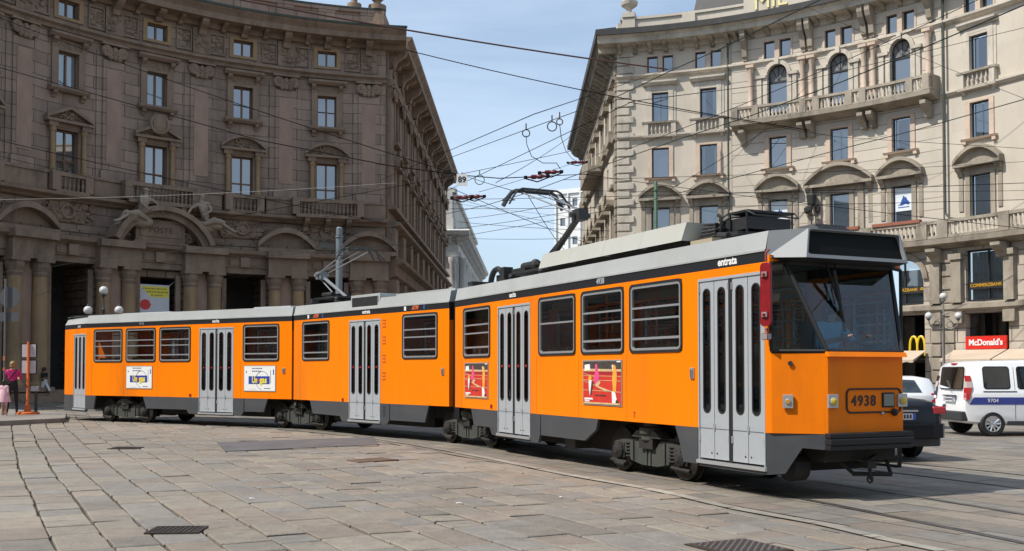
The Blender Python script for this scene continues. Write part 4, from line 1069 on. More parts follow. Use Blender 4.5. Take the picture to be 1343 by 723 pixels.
rbp('rusticated_pier', mb, M['grey_trim'], bevel=.03)
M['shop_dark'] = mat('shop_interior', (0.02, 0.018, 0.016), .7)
M['shop_glass'] = glass_mat('shop_glass', tint=(.6, .65, .66), refl=.08)
M['fascia'] = mat('grey_fascia', (0.06, 0.06, 0.058), .5)
M['yellow'] = mat('yellow_letters', (0.52, 0.28, 0.02), .5)
cm = text_mesh('COMMERZBANK', .235, M['yellow'], .008, bold=.006)
def mezz(b_, wd, arched):
    k = Kit(); f = MB(); H_ = 2.45 if arched else 2.65; w2 = wd / 2
    f.box(-w2, -w2 + .08, .2, .3, 0, 1.35 if arched else H_); f.box(w2 - .08, w2, .2, .3, 0, 1.35 if arched else H_); f.box(-w2 + .08, w2 - .08, .2, .3, 0, .1)
    f.box(-.04, .04, .19, .29, .1, H_ - .02); f.box(-w2 + .08, w2 - .08, .14, .3, .62, 1.0)
    if arched: f.torus((0, .25, 1.35), w2 - .03, .05, 'y', 14, 5, 0, 0, pi)
    else: f.box(-w2 + .08, w2 - .08, .2, .3, H_ - .09, H_)
    k.add('shop_window', f, M['frame_dark'])
    k.add('pane', pane_mb(wd, H_, .27, 0, 1.1 if arched else 0), M['glass_see'])
    c = curtain_mb(wd - .2, H_ - (.55 if arched else .1), .42, 1.0, 3); k.add('blind', c, mat('grey_blind', (.34, .38, .39), .9))
    k.items.append(('lettering', None))
    root = k
    return k
for b_, wd, ar in [(q, 2.3, True) for q in MID] + [(q + .3, 2.3, False) for q in ER]:
    k = mezz(b_, wd, ar); k.items.pop(); r_ = k.put(RB, fmtx(FR, b_, 5.1, .1))
    lt = link('lettering', cm, r_); lt.location = (-.12, .132, .81)
    lg = MB(); lg.torus((0, 0, 0), .085, .035, 'y', 10, 5, 0, -.4, pi + .4); lg.ball((0, 0, .0), .06, .03, .06, 6); lo = lg.build('emblem', M['yellow'], r_); lo.location = (.98, .13, .80)
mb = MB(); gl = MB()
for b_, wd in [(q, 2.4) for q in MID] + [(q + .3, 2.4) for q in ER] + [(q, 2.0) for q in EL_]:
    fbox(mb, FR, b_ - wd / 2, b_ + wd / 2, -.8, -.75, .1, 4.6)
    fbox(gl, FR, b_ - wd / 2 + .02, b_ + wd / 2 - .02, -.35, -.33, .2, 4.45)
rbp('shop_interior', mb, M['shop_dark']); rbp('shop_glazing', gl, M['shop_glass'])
# drain pipes
mb = MB()
for s_, z0, z1 in ((6.95, 8.6, 21.8), (19.75, 9.8, 21.8)): mb.tube([FR.p(s_, .25, z1), FR.p(s_, .25, z0)], .06, 7)
p = FR.p(19.75, .25, 9.8); mb.tube([p, FR.p(20.0, .25, 9.5), FR.p(20.25, .15, 9.45)], .06, 7)
rbp('drain_pipe', mb, M['gutter'])
# street front
p0 = FR.p(0, 0, 0); FT = Line((p0.x, p0.y + 32), (0, -1))
sb = [2.2 + 3.9 * i for i in range(8)]
hs = []
for b_ in sb: hs += [(b_ - .5, b_ + .5, 20.1, 21.05, .25), (b_ - .5, b_ + .5, 16.98, 18.82, .3), (b_ - .5, b_ + .5, 13.52, 15.36, .3), (b_ - .55, b_ + .55, 9.5, 11.6, .3), (b_ - 1, b_ + 1, .2, 6.5, .5)]
mb = MB(); wall(mb, FT, 0, 32, -.1, 21.9, hs); rbp('street_wall', mb, M['cream'])
mb = MB()
for pr in ([(0, 21.45), (.2, 21.5), (.22, 21.8), (1.0, 21.84), (1.05, 22.1), (1.25, 22.3), (0, 22.45)], [(0, 19.75), (.3, 19.9), (.3, 20.02), (0, 20.06)], [(0, 15.95), (.22, 16.1), (.22, 16.2), (0, 16.24)], [(0, 7.9), (.5, 8.08), (.85, 8.15), (.9, 8.42), (0, 8.5)]): sweep(mb, FT, 0, 31.95, pr)
consoles(mb, FT, .4, 31.4, 1.0, 0, .9, 21.2, 21.84, .3)
for b_ in sb:
    fbox(mb, FT, b_ - 1, b_ + 1, 0, .4, 19.2, 19.5); fbox(mb, FT, b_ - 1, b_ + 1, 0, .4, 16.2, 16.9); fbox(mb, FT, b_ - .9, b_ + .9, 0, .25, 13.3, 13.5); pediment(mb, FT, b_, 12.1, 1.25, .7, .55, 'seg', th=.2); fbox(mb, FT, b_ - 1.2, b_ + 1.2, 0, .9, 8.5, 9.4)
    for q in (-1, 1): fbox(mb, FT, b_ + q * .68 - .14, b_ + q * .68 + .14, 0, .12, 9.4, 12.1); fbox(mb, FT, b_ + q * .66 - .13, b_ + q * .66 + .13, 0, .1, 16.9, 19.2)
for a0, a1 in ((14.5, 22.5),): fbox(mb, FT, a0, a1, 0, 1.15, 15.9, 16.3); fbox(mb, FT, a0, a1, .95, 1.15, 16.3, 17.2)
z_ = 8.7; i = 0
while z_ < 21.2: fbox(mb, FT, 32 - (.78 if i % 2 else 1.05), 31.995, 0, .12, z_, z_ + .42); z_ += .52; i += 1
rbp('street_mouldings', mb, M['grey_trim'])
mb = MB(); sweep(mb, FT, -.2, 33.2, [(1.1, 22.28), (1.38, 22.26), (1.42, 22.6), (.2, 22.75), (0, 22.45)]); rbp('street_roof_edge', mb, M['roof'])
mb = MB(); fbox(mb, FT, 0, 31.6, -.6, -.1, 22.4, 23.55); rbp('street_parapet', mb, M['cream'])
pk2 = [plain_kit(1.0, .95, M['frame_dark']), plain_kit(1.0, 1.84, M['frame_dark']), plain_kit(1.0, 1.84, M['frame_dark']), plain_kit(1.1, 2.1, M['frame_dark'])]
for b_ in sb:
    for k_, z_ in zip(pk2, (20.1, 16.98, 13.52, 9.5)): k_.put(RB, fmtx(FT, b_, z_))
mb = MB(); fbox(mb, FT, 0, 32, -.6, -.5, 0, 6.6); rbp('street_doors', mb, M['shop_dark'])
mb = MB(); e = FT.p(0, 0, 0); mb.quad((e.x, e.y, 0), (e.x + 12, e.y, 0), (e.x + 12, e.y, 22.4), (e.x, e.y, 22.4)); mb.quad((e.x, e.y, 22.6), (e.x + 12, e.y, 22.6), (p0.x + 12, p0.y, 22.6), (p0.x, p0.y + .5, 22.6)); rbp('end_wall', mb, M['cream'])
# ================================================================ shop signs and awnings (things of their own)
M['red_sign'] = mat('red_sign', (0.62, 0.025, 0.015), .4); M['yellow_m'] = mat('yellow_arch', (0.85, 0.58, 0.03), .35)
t = thing('shop_sign', 'red shop sign with white restaurant lettering above the beige awning', 'sign', tuple(FR.p(21.9, .12, 2.64)))
t.rotation_euler = (0, 0, fmtx(FR, 21.9, 0).to_euler().z)
q = MB(); q.box(-1.13, 1.13, -.12, .0, 0, .66); q.build('panel', M['red_sign'], t, bevel=.01)
o = link('lettering', text_mesh("McDonald's", .43, WH, .01, bold=.012, width=1.85), t, loc=(0, -.135, .33))
t = thing('arch_sign', 'yellow arched letter sign in the dark shop window right of the tram windscreen', 'sign', tuple(FR.p(17.85, -.15, 2.35)))
t.rotation_euler = (0, 0, fmtx(FR, 17.85, 0).to_euler().z)
q = MB()
for sx in (-1, 1):
    pts = []
    for i in range(17):
        a = pi * i / 16; pts.append((sx * .21 + .21 * cos(a) * 1.0, 0, .42 + .62 * sin(a) ** .8))
    q.tube([(sx * .21 + .23, 0, 0)] + pts + [(sx * .21 - .23, 0, 0)], .062, 6)
q.build('arch_letter', M['yellow_m'], t, smooth=True)
M['awn'] = mat('beige_canvas', (0.52, 0.42, 0.32), .85, var=.06, vscale=2)
def awning(s0_, s1_, label):
    t = thing('awning', label, 'awning', tuple(FR.p((s0_ + s1_) / 2, .1, 2.6)))
    q = MB(); n = 10; zt, zb_, d = 2.62, 2.12, 1.55
    for i in range(n):
        a, b = s0_ + (s1_ - s0_) * i / n, s0_ + (s1_ - s0_) * (i + 1) / n
        q.quad(FR.p(a, .22, zt), FR.p(b, .22, zt), FR.p(b, d, zb_), FR.p(a, d, zb_)); q.quad(FR.p(a, d, zb_), FR.p(b, d, zb_), FR.p(b, d, zb_ - .12 - .03 * (i % 2)), FR.p(a, d, zb_ - .12 - .03 * (i % 2)))
        q.quad(FR.p(a, .22, zt - .03), FR.p(b, .22, zt - .03), FR.p(b, d, zb_ - .03), FR.p(a, d, zb_ - .03))
    q.add([FR.p(s0_, .22, zt), FR.p(s0_, d, zb_), FR.p(s0_, d, zb_ - .15)], [(0, 1, 2)]); q.add([FR.p(s1_, .22, zt), FR.p(s1_, d, zb_), FR.p(s1_, d, zb_ - .15)], [(0, 1, 2)])
    o = q.build('canvas', M['awn'], t); o.location = -t.location
    q = MB()
    for s_ in (s0_ + .1, s1_ - .1): q.tube([FR.p(s_, .2, 2.15), FR.p(s_, d - .03, zb_ - .05)], .02, 5)
    o = q.build('arm', M['frame_dark'], t); o.location = -t.location
awning(20.1, 23.05, 'beige awning under the red shop sign'); awning(23.15, 26.6, 'beige awning right of the one under the red sign'); awning(15.9, 18.55, 'beige awning beside the tram windscreen under the yellow arch letter')
# ================================================================ far buildings down the street
M['pale'] = course_mat('pale_stone', (0.60, 0.575, 0.53), (0.45, 0.43, 0.40), 2.2, .7, .06, .015, dirt=(.36, .34, .31, .5))
M['pale_trim'] = mat('pale_trim', (0.56, 0.54, 0.50), .85, var=.14, vscale=1, dirt=(.2, .19, .17, .7), streak=.5)
FB = thing('pale_palace', 'pale grey stone palace with columns seen down the street past the dark one', 'building', (-7, 124, 0))
def fb(name, mb, mats, **k): return put(name, mb, mats, FB, **k)
FA = Line((-24, 119), (1, 0)); FC = Line((-6.2, 119), (.02, 1))
hs = [(b_ - .7, b_ + .7, z0, z0 + 2.4, .4) for b_ in [15.2 + .0, 11.5, 7.8] for z0 in (4, 9.5)]
mb = MB(); wall(mb, FA, 0, 17.8, 0, 17.5, hs); wall(mb, FC, 0, 52, 0, 17.5, [(b_ - .7, b_ + .7, z0, z0 + 2.6, .4) for b_ in range(3, 51, 4) for z0 in (4, 9.5)]); fb('wall', mb, M['pale'])
mb = MB()
for F_, l_ in ((FA, 19.1), (FC, 52)):
    sweep(mb, F_, 0 if F_ is FA else -.02, l_, [(0, 16.6), (.3, 16.7), (.4, 17.0), (1.1, 17.2), (1.3, 17.6), (0, 17.9)]); sweep(mb, F_, 0, l_ - 1.2, [(0, 14.6), (.35, 14.7), (.35, 15.2), (0, 15.3)]); sweep(mb, F_, 0, l_ - 1.2, [(0, 8), (.4, 8.1), (.4, 8.5), (0, 8.6)])
    consoles(mb, F_, .3, l_ - 1.3, .9, 0, .9, 16.2, 16.95, .3)
    fbox(mb, F_, 0, l_ - 1.6, -1.5, -.6, 17.7, 19.2); fbox(mb, F_, 0, l_ - 1.5, -1.5, -.4, 22.2, 22.7); fbox(mb, F_, 0, l_ - 1.8, -1.5, -.7, 19.2, 22.2)
fb('cornice', mb, M['pale_trim'])
mb = MB()
for s_ in (17.2, 14.1, 12.8, 10.2, 9.0): mb.lathe([(.5, 8.6), (.42, 9), (.38, 13.8), (.5, 14), (.55, 14.6)], 10, FA.p(s_, .4, 0))
for i in range(13): mb.lathe([(.5, 8.6), (.42, 9), (.38, 13.8), (.5, 14), (.55, 14.6)], 10, FC.p(1 + 4 * i, .4, 0))
fb('column', mb, M['pale_trim'], smooth=True)
gl = MB()
for b_ in [15.2, 11.5, 7.8]:
    for z0 in (4, 9.5): fbox(gl, FA, b_ - .7, b_ + .7, -.35, -.3, z0, z0 + 2.4)
for b_ in range(3, 51, 4):
    for z0 in (4, 9.5): fbox(gl, FC, b_ - .7, b_ + .7, -.35, -.3, z0, z0 + 2.6)
fb('windows', gl, M['glassb'])
WB = thing('office_block', 'white modern office block with rows of small windows far down the street', 'building', (15, 186, 0))
def wb(name, mb, mats, **k): return put(name, mb, mats, WB, **k)
M['wall_white'] = mat('white_render', (0.72, 0.72, 0.70), .8, var=.05, vscale=.4)
FD = Line((7.6, 184), (1, -.55)); FE = Line((1.6, 190), (1, -1))
hs = [(b_ - .5, b_ + .5, z0, z0 + 1.4, .3) for b_ in [1.6 + 2.4 * i for i in range(7)] for z0 in [3.5 + 3.4 * j for j in range(9)]]
mb = MB(); wall(mb, FD, 0, 18, 0, 33, hs); a = FD.p(0, 0, 0)
mb.quad((a.x, a.y, 0), (a.x, a.y, 33), (a.x + 5, a.y + 16, 33), (a.x + 5, a.y + 16, 0)); b = FD.p(18, 0, 0); mb.quad((a.x, a.y, 33), (b.x, b.y, 33), (b.x + 5, b.y + 16, 33), (a.x + 5, a.y + 16, 33))
wb('wall', mb, M['wall_white'])
mb = MB()
for h in hs: fbox(mb, FD, h[0], h[1], -.4, -.36, h[2], h[3])
wb('windows', mb, M['glassb'])
mb = MB(); fbox(mb, FD, -.2, 18, -.5, .3, 33, 33.8)
for b_ in range(0, 8): fbox(mb, FD, .35 + 2.4 * b_ - .1, .35 + 2.4 * b_ + .1, 0, .35, 3, 33)
wb('roof_slab', mb, M['wall_white'])
# a street end far away closes the view
EB = thing('street_end_house', 'pale house closing the far end of the street', 'building', (0, 330, 0))
F_ = Line((-30, 330), (1, 0)); hs = [(b_ - .7, b_ + .7, z0, z0 + 2, .3) for b_ in range(4, 58, 4) for z0 in (5, 9, 13)]
mb = MB(); wall(mb, F_, 0, 60, 0, 17, hs); mb.build('wall', M['pale'], EB, loc=-EB.location)
mb = MB()
for h in hs: fbox(mb, F_, h[0], h[1], -.3, -.27, h[2], h[3])
put('windows', mb, M['glassb'], EB)
mb = MB(); fbox(mb, F_, -.3, 60.3, -8, .5, 17, 17.6); mb.build('cornice', M['pale_trim'], EB, loc=-EB.location)
# ================================================================ the side of the square behind the camera (seen in reflections)
BB = thing('opposite_palace', 'long pale brown palace on the near side of the square, behind the viewer', 'building', (0, -26, 0))
FBk = Arc((-2, 12, 0), 40.0, -28)
bh = []
for i in range(29):
    b_ = 3 + 4.7 * i
    bh += [(b_ - .6, b_ + .6, z0, z0 + 2.0, .3) for z0 in (8.5, 12.3, 16)] + [(b_ - 1.4, b_ + 1.4, .3, 5.2, .6)]
mb = MB(); wall(mb, FBk, 0, 139, -.1, 20.5, bh); mb.build('wall', M['cream_trim'], BB, loc=-BB.location)
mb = MB()
for pr in ([(0, 20), (.6, 20.2), (1.1, 20.6), (1.1, 20.9), (0, 21)], [(0, 6.4), (.5, 6.6), (.5, 7.0), (0, 7.1)]): sweep(mb, FBk, 0, 139, pr)
mb.build('cornice', M['grey_trim'], BB, loc=-BB.location)
gl = MB()
for h in bh: fbox(gl, FBk, h[0], h[1], -h[4] - .02, -h[4] + .02, h[2], h[3])
gl.build('glazing', M['glassb'], BB, loc=-BB.location)
# ================================================================ the tram
H = TW / 2
OR = (0.92, 0.212, 0.001)
M['orange'] = mat('orange_paint', OR, 0.36, var=0.05, vscale=1.1, spec=0.16, bump=0.10, bscale=1.6, dirt=(0.50, 0.14, 0.015, 0.65), streak=0.22)
M['tgrey'] = mat('grey_roof_paint', (0.37, 0.385, 0.38), 0.5, var=0.06, vscale=1.5, dirt=(0.26, 0.26, 0.24, 0.45))
M['cover'] = mat('pale_roof_cover', (0.43, 0.435, 0.40), 0.5, var=0.05, vscale=1.5, dirt=(0.45, 0.43, 0.36, 0.5))
M['black'] = mat('black_band', (0.016, 0.017, 0.020), 0.4)
M['skirt'] = mat('dark_grey_skirt', (0.055, 0.060, 0.068), 0.5, var=0.12, vscale=2, dirt=(0.10, 0.09, 0.075, 0.4))
M['door'] = mat('door_aluminium', (0.42, 0.45, 0.48), 0.42, 0.2, var=0.06, vscale=3, dirt=(0.30, 0.29, 0.27, 0.35))
M['alu'] = mat('aluminium_trim', (0.62, 0.64, 0.66), 0.3, 0.7)
M['rubber'] = mat('black_rubber', (0.012, 0.012, 0.013), 0.65)
M['tglass'] = glass_mat('tram_glass', tint=(0.90, 0.91, 0.90), refl=0.01)
M['wglass'] = glass_mat('windscreen_glass', tint=(0.46, 0.80, 0.88), refl=0.04)
M['bogie'] = mat('bogie_grey', (0.055, 0.060, 0.052), 0.7, var=0.3, vscale=4, dirt=(0.05, 0.036, 0.022, 0.8))
M['grime_shade'] = mat('underframe_grime_shade', (0.022, 0.020, 0.018), 0.85, var=0.4, vscale=3)  # real grime, plus painted shade under the tram and roof cover
M['steel'] = mat('wheel_steel', (0.05, 0.043, 0.036), 0.5, 0.7, var=0.3, vscale=6)
M['equip'] = mat('roof_equipment', (0.018, 0.018, 0.019), 0.6, var=0.3, vscale=8)
M['equip2'] = mat('insulated_grey', (0.09, 0.09, 0.09), 0.55, var=0.3, vscale=6)
M['in_floor'] = mat('tram_floor', (0.20, 0.19, 0.18), .7); M['in_ceil'] = mat('tram_ceiling', (0.40, 0.38, 0.34), .7); M['in_wall'] = mat('tram_lining', (0.36, 0.31, 0.25), .7)
M['seat'] = mat('wooden_seat', (0.42, 0.20, 0.07), .5); M['pole'] = mat('orange_pole', (0.70, 0.17, 0.02), .4)
M['amber'] = glass_mat('amber_lens', (0.9, .5, .05), .06, dark=(0.55, 0.26, 0.01)); M['amber2'] = mat('headlamp_yellow', (0.62, 0.47, 0.04), .25)
M['lamp'] = mat('lamp_chrome', (0.5, 0.5, 0.5), .35, .6)
M['red'] = mat('red_mirror_paint', (0.22, 0.008, 0.012), .35, var=.2, vscale=9)
TR = thing('tram', 'long orange three section articulated tram number 4938 turning across the square', 'tram', (0, 0, 0))
TR.location = SEC['F'][0]
BASE = Matrix.Translation(-TR.location)
def tp(name, mb, mats, k, x=0.0, parent=None, **kw):
    if parent is not None: return mb.build(name, mats, parent, **kw)
    return mb.build(name, mats, TR, mtx=BASE @ smtx(k) @ Matrix.Translation((x, 0, 0)), **kw)
def tl(name, me, k, loc, parent=None):
    o = link(name, me, TR, mtx=BASE @ smtx(k) @ Matrix.Translation(loc)); return o
class Side:
    step = 60.0
    def __init__(s, sg): s.sg = sg
    def p(s, t, d=0., z=0.): return Vector((t, s.sg * (H + d), z))
RS, LS = Side(-1), Side(1)
Z_SK, Z_OR, Z_BB, Z_BT, Z_GR = 0.42, 0.79, 2.842, 2.984, 3.22
WB_, WT_ = 1.80, 2.78
DB, DT = 0.375, 2.735
spec = {
 'F': dict(x0=-9.84, x1=0.0, win=[(-9.39, -8.08, 3), (-6.02, -4.72, 2), (-4.52, -3.24, 3), (-3.06, -1.74, 3)], doors=[(-7.73, -6.36), (-1.37, -0.02)]),
 'M': dict(x0=-6.88, x1=0.0, win=[(-6.40, -5.03, 3), (-1.76, -0.42, 3)], doors=[(-4.07, -2.68)]),
 'R': dict(x0=-8.46, x1=0.0, win=[(-8.10, -6.80, 3), (-6.62, -5.33, 3), (-5.15, -3.86, 3), (-1.78, -0.46, 3)], doors=[(-3.50, -2.15)]),
}
def roof_shell(mb, xs, hw=lambda x: H, m=2, z0=Z_GR, inset=.05):
    prof_ = []
    n = 8
    for i in range(n + 1):
        t = -1 + 2 * i / n; prof_.append((t, z0 + .05 * (1 - abs(t) ** 2.6)))
    for a, b in zip(xs[:-1], xs[1:]):
        for (t0, y0), (t1, y1) in zip(prof_[:-1], prof_[1:]):
            ha, hb = hw(a) - inset, hw(b) - inset
            mb.quad((a, t0 * ha, y0), (b, t0 * hb, y0), (b, t1 * hb, y1), (a, t1 * ha, y1), m)
for k, sp in spec.items():
    x0, x1 = sp['x0'], sp['x1']
    mb = MB()
    for S in (RS, LS):
        hs = [(a, b, WB_, WT_, .05) for a, b, _ in sp['win']]
        if S is RS: hs += [(a, b, Z_OR, DT, .07) for a, b in sp['doors']]
        else: hs += [(a + .05, b - .05, WB_, WT_, .05) for a, b in sp['doors']]
        wall(mb, S, x0, x1, Z_OR, Z_BB, hs, 0, 0)
        mb.quad(S.p(x0, 0, Z_BB), S.p(x1, 0, Z_BB), S.p(x1, 0, Z_BT), S.p(x0, 0, Z_BT), 1)
        mb.quad(S.p(x0, 0, Z_BT), S.p(x1, 0, Z_BT), S.p(x1, -.05, Z_GR), S.p(x0, -.05, Z_GR), 2)
        mb.quad(S.p(x0, 0, Z_OR), S.p(x1, 0, Z_OR), S.p(x1, -.05, Z_OR), S.p(x0, -.05, Z_OR), 0)
        # thin raised drip moulding over the doors and windows
        fbox(mb, S, x0, x1, 0, .012, Z_BT - .012, Z_BT + .012, 2)
    roof_shell(mb, [x0, x1])
    ends = [x0] + ([x1] if k != 'F' else []) if k != 'R' else [x1]
    for e in ends:                                      # end panels with a central opening to the next section
        s_ = 1 if e == x0 else -1
        for y0, y1 in ((-H, -.5), (.5, H)):
            mb.box(min(e, e + .04 * s_), max(e, e + .04 * s_), y0 + .003, y1 - .003, Z_OR, 2.6, 0)
        mb.box(min(e, e + .04 * s_), max(e, e + .04 * s_), -H + .003, H - .003, 2.601, Z_BT, 1)
        mb.poly([(e, -H, Z_BT), (e, H, Z_BT)] + [(e, y, z) for y, z in ((H - .05, Z_GR), (.5, 3.265), (0, 3.27), (-.5, 3.265), (-H + .05, Z_GR))], 2)
    tp('car_body', mb, [M['orange'], M['black'], M['tgrey']], k)
    # panel joints, rivets: thin dark seams on the side sheets
    sm = MB()
    for a, b, _ in sp['win']:
        for x in (a - .10,):
            if x0 + .05 < x < x1 - .05: sm.box(x - .003, x + .003, -H - .0025, -H, Z_OR + .01, WB_ - .03)
    for x in [x0 + .4, x1 - .4, (x0 + x1) / 2]:
        sm.box(x - .004, x + .004, -H - .002, -H + .01, Z_BT + .015, Z_BT + .02)
    tp('panel_seams', sm, mat('seam_brown', (0.30, 0.10, 0.01), .6), k)
    # interior
    it = MB(); xe = x1 + (.0 if k != 'F' else -1.4)
    it.box(x0 + .06, x1 - .06, -H + .06, H - .06, .80, .88, 0); it.box(x0 + .06, x1 - .06, -H + .1, H - .1, 2.96, 3.0, 1)
    for a, b, _ in sp['win']:
        for y in (-H + .065, H - .085): it.box(a - .1, b + .1, y, y + .02, .88, WB_ - .02, 2)
        for y in (-H + .065, H - .085): it.box(a - .1, b + .1, y, y + .02, WT_ + .02, 2.95, 2)
    tp('interior', it, [M['in_floor'], M['in_ceil'], M['in_wall']], k)
    seat = MB(); seat.box(-.21, .21, -.22, .22, .42, .47); seat.prism([(-.21, -.22, .47), (-.17, -.22, .47), (-.25, -.22, 1.05), (-.29, -.22, 1.05)], (0, .44, 0)); seat.box(-.05, .05, -.18, -.12, 0, .42); seat.box(-.05, .05, .12, .18, 0, .42)
    sme = seat.build('seat', M['seat'], me_only=True)
    px_ = MB(); px_.tube([(0, 0, .0), (0, 0, 2.08)], .018, 7); pme = px_.build('handrail', M['pole'], me_only=True)
    for a, b, _ in sp['win']:
        for fx in (.28, .80):
            for y in (-.72, .72): tl('seat', sme, k, (a + (b - a) * fx, y, .88))
        for y in (-.42, .42): tl('handrail', pme, k, (b - .12, y, .88))
    hb = MB()
    for y in (-.4, .4): hb.tube([(x0 + .3, y, 2.62), (x1 - .3, y, 2.62)], .014, 6)
    tp('grab_rail', hb, M['pole'], k)
    # windows
    for S, sg in ((RS, -1), (LS, 1)):
        lst = list(sp['win']) + ([(a + .05, b - .05, 3) for a, b in sp['doors']] if sg == 1 else [])
        for a, b, nb in lst:
            W_, h_ = b - a, WT_ - WB_; f = MB()
            ring_xz(f, rrect(W_ + .02, h_ + .02, .085), rrect(W_ - .05, h_ - .05, .07), -.016, .02, 1)
            ring_xz(f, rrect(W_ - .052, h_ - .052, .069), rrect(W_ - .12, h_ - .12, .04), -.010, .03, 0)
            fr_ = (.34, .52, .82) if nb == 3 else (.45,)
            for q in fr_:
                z = h_ / 2 - .03 - q * (h_ - .06); t_ = .014 if q < .8 else .017
                f.box(-W_ / 2 + .055, W_ / 2 - .055, -.004, .02, z - t_, z + t_, 0)
            T = BASE @ smtx(k) @ Matrix.Translation(((a + b) / 2, sg * H, (WB_ + WT_) / 2)) @ Matrix.Rotation(0 if sg < 0 else pi, 4, 'Z')
            wd = f.build('window', [M['alu'], M['rubber']], TR, mtx=T)
            p = MB(); p.poly([(x, .012, z) for x, z in rrect(W_ - .1, h_ - .1, .045)]); p.build('pane', M['tglass'], wd)
    # doors
    for a, b in sp['doors']:
        W_ = b - a; hd = (DT - DB); f = MB()
        f.box(0, W_, -.006, .05, DT - .035, DT); f.box(0, .018, -.006, .05, DB, DT - .035); f.box(W_ - .018, W_, -.006, .05, DB, DT - .035); f.box(-.02, W_ + .02, -.03, .08, DB - .045, DB, 1)
        f.box(W_ / 2 - .035, W_ / 2 + .035, .0, .03, DB, DT - .035, 2)
        T = BASE @ smtx(k) @ Matrix.Translation((a, -H, 0))
        dr = f.build('door', [M['door'], M['alu'], M['rubber']], TR, mtx=T)
        lw = (W_ - .036 - .06) / 4
        for i in range(4):
            lx = .018 + lw * i + (.06 if i > 1 else 0) + lw / 2
            l_ = MB(); cz = (DB + DT) / 2; ow, oh = lw - .010, hd - .05
            inner = rrect(.165 if lw > .3 else .15, 1.62, .078, 5, 0, 1.795 - cz)
            n_ = 6; outer = []
            for qx, qz in ((1, 1), (-1, 1), (-1, -1), (1, -1)): outer += [(qx * ow / 2, qz * oh / 2)] * n_
            ring_xz(l_, outer, inner, .008, .03, 0)
            ring_xz(l_, inner, rrect(.125, 1.58, .06, 5, 0, 1.795 - cz), .002, .02, 2)
            s_ = 1 if i % 2 else -1
            for z in (-.93, 1.0): l_.tube([(s_ * (ow / 2 - .0), .0, z), (s_ * (ow / 2), .0, z + .09)], .012, 5, 1)
            l_.ball((-s_ * .1, .006, -hd / 2 + .1), .012, m=2, n=6)
            if i in (1, 3): l_.box(-ow / 2 - .012, -ow / 2 + .02, -.012, .01, -.78, -.70, 1)
            lf = l_.build('leaf', [M['door'], M['alu'], M['rubber']], dr, loc=(lx, 0, cz))
            g_ = MB(); g_.poly([(x, .018, z) for x, z in rrect(.135, 1.6, .06, 5, 0, 1.795 - cz)]); go = g_.build('leaf_pane', M['tglass'], dr, loc=(lx, 0, cz))
            if k != 'F' or a < -3:
                rb_ = MB(); rb_.lathe([(.022, 0), (.022, .012)], 10, (0, .0, 1.62 - cz), 0, 'y'); rb_.build('red_sticker', M['red_sign'], dr, loc=(lx, 0, cz))
# ---------------------------------------------------------------- skirts
def skirt(k, polys):
    for pl in polys:
        b = MB(); b.prism([(x, -H - .004, z) for x, z in pl], (0, .05, 0)); tp('skirt', b, M['skirt'], k, bevel=.004)
        b = MB(); b.prism([(x, H - .046, z) for x, z in pl], (0, .05, 0)); tp('skirt', b, M['skirt'], k)
zo = Z_OR - .002
skirt('F', [[(-9.0, zo), (-8.86, .46), (-8.1, .46), (-8.0, .33), (-7.75, .31), (-7.75, zo)], [(-6.34, zo), (-6.34, .30), (-6.05, .30), (-5.98, .44), (-5.97, zo)], [(-5.95, zo), (-5.95, .43), (-4.42, .43), (-4.06, .62), (-4.0, zo)],
            [(-1.92, zo), (-1.82, .60), (-1.72, .31), (-1.39, .31), (-1.39, zo)], [(-7.73, .325), (-7.73, .30), (-6.36, .30), (-6.36, .325)], [(-1.37, .325), (-1.37, .29), (0, .29), (0, .325)]])
skirt('M', [[(-6.0, zo), (-5.85, .46), (-4.5, .44), (-4.4, .32), (-4.09, .32), (-4.09, zo)], [(-2.66, zo), (-2.66, .31), (-2.4, .31), (-2.3, .42), (-2.29, zo)], [(-2.27, zo), (-2.27, .42), (-.88, .42), (-.74, zo)], [(-4.07, .325), (-4.07, .30), (-2.68, .30), (-2.68, .325)]])
skirt('R', [[(-8.46, zo), (-8.46, .36), (-8.1, .36), (-8.0, zo)], [(-5.85, zo), (-5.7, .44), (-4.0, .44), (-3.9, .33), (-3.52, .33), (-3.52, zo)], [(-2.13, zo), (-2.13, .31), (-1.85, .31), (-1.75, .43), (-1.74, zo)], [(-1.72, zo), (-1.72, .43), (-1.0, .43), (-.86, zo)], [(-3.5, .325), (-3.5, .30), (-2.15, .30), (-2.15, .325)]])
# underframe boxes between the bogies, added near-black to stop light beneath the tram
for k, bxs in (('F', [(-7.8, -4.2, .26, .78), (-9.8, -7.81, .5, .78), (-4.19, -1.7, .5, .78), (-1.69, -.1, .30, .78)]), ('M', [(-5.6, -1.2, .28, .78), (-6.8, -5.61, .5, .78), (-1.19, -.1, .5, .78)]), ('R', [(-5.6, -1.2, .28, .78), (-8.1, -5.61, .5, .78), (-10, -8.11, .4, .78), (-1.19, -.1, .5, .78)])):
    b = MB()
    for a, c, z0, z1 in bxs: b.box(a, c, -.60, .60, z0, z1)
    tp('underframe', b, M['grime_shade'], k)
b = MB(); b.box(-.18, .18, -.06, .3, 0, .18); b.box(-.17, .17, -.065, -.06, .02, .16); tp('battery_box', b, M['bogie'], 'F', -5.35).matrix_local = BASE @ smtx('F') @ Matrix.Translation((-5.3, -.8, .25))
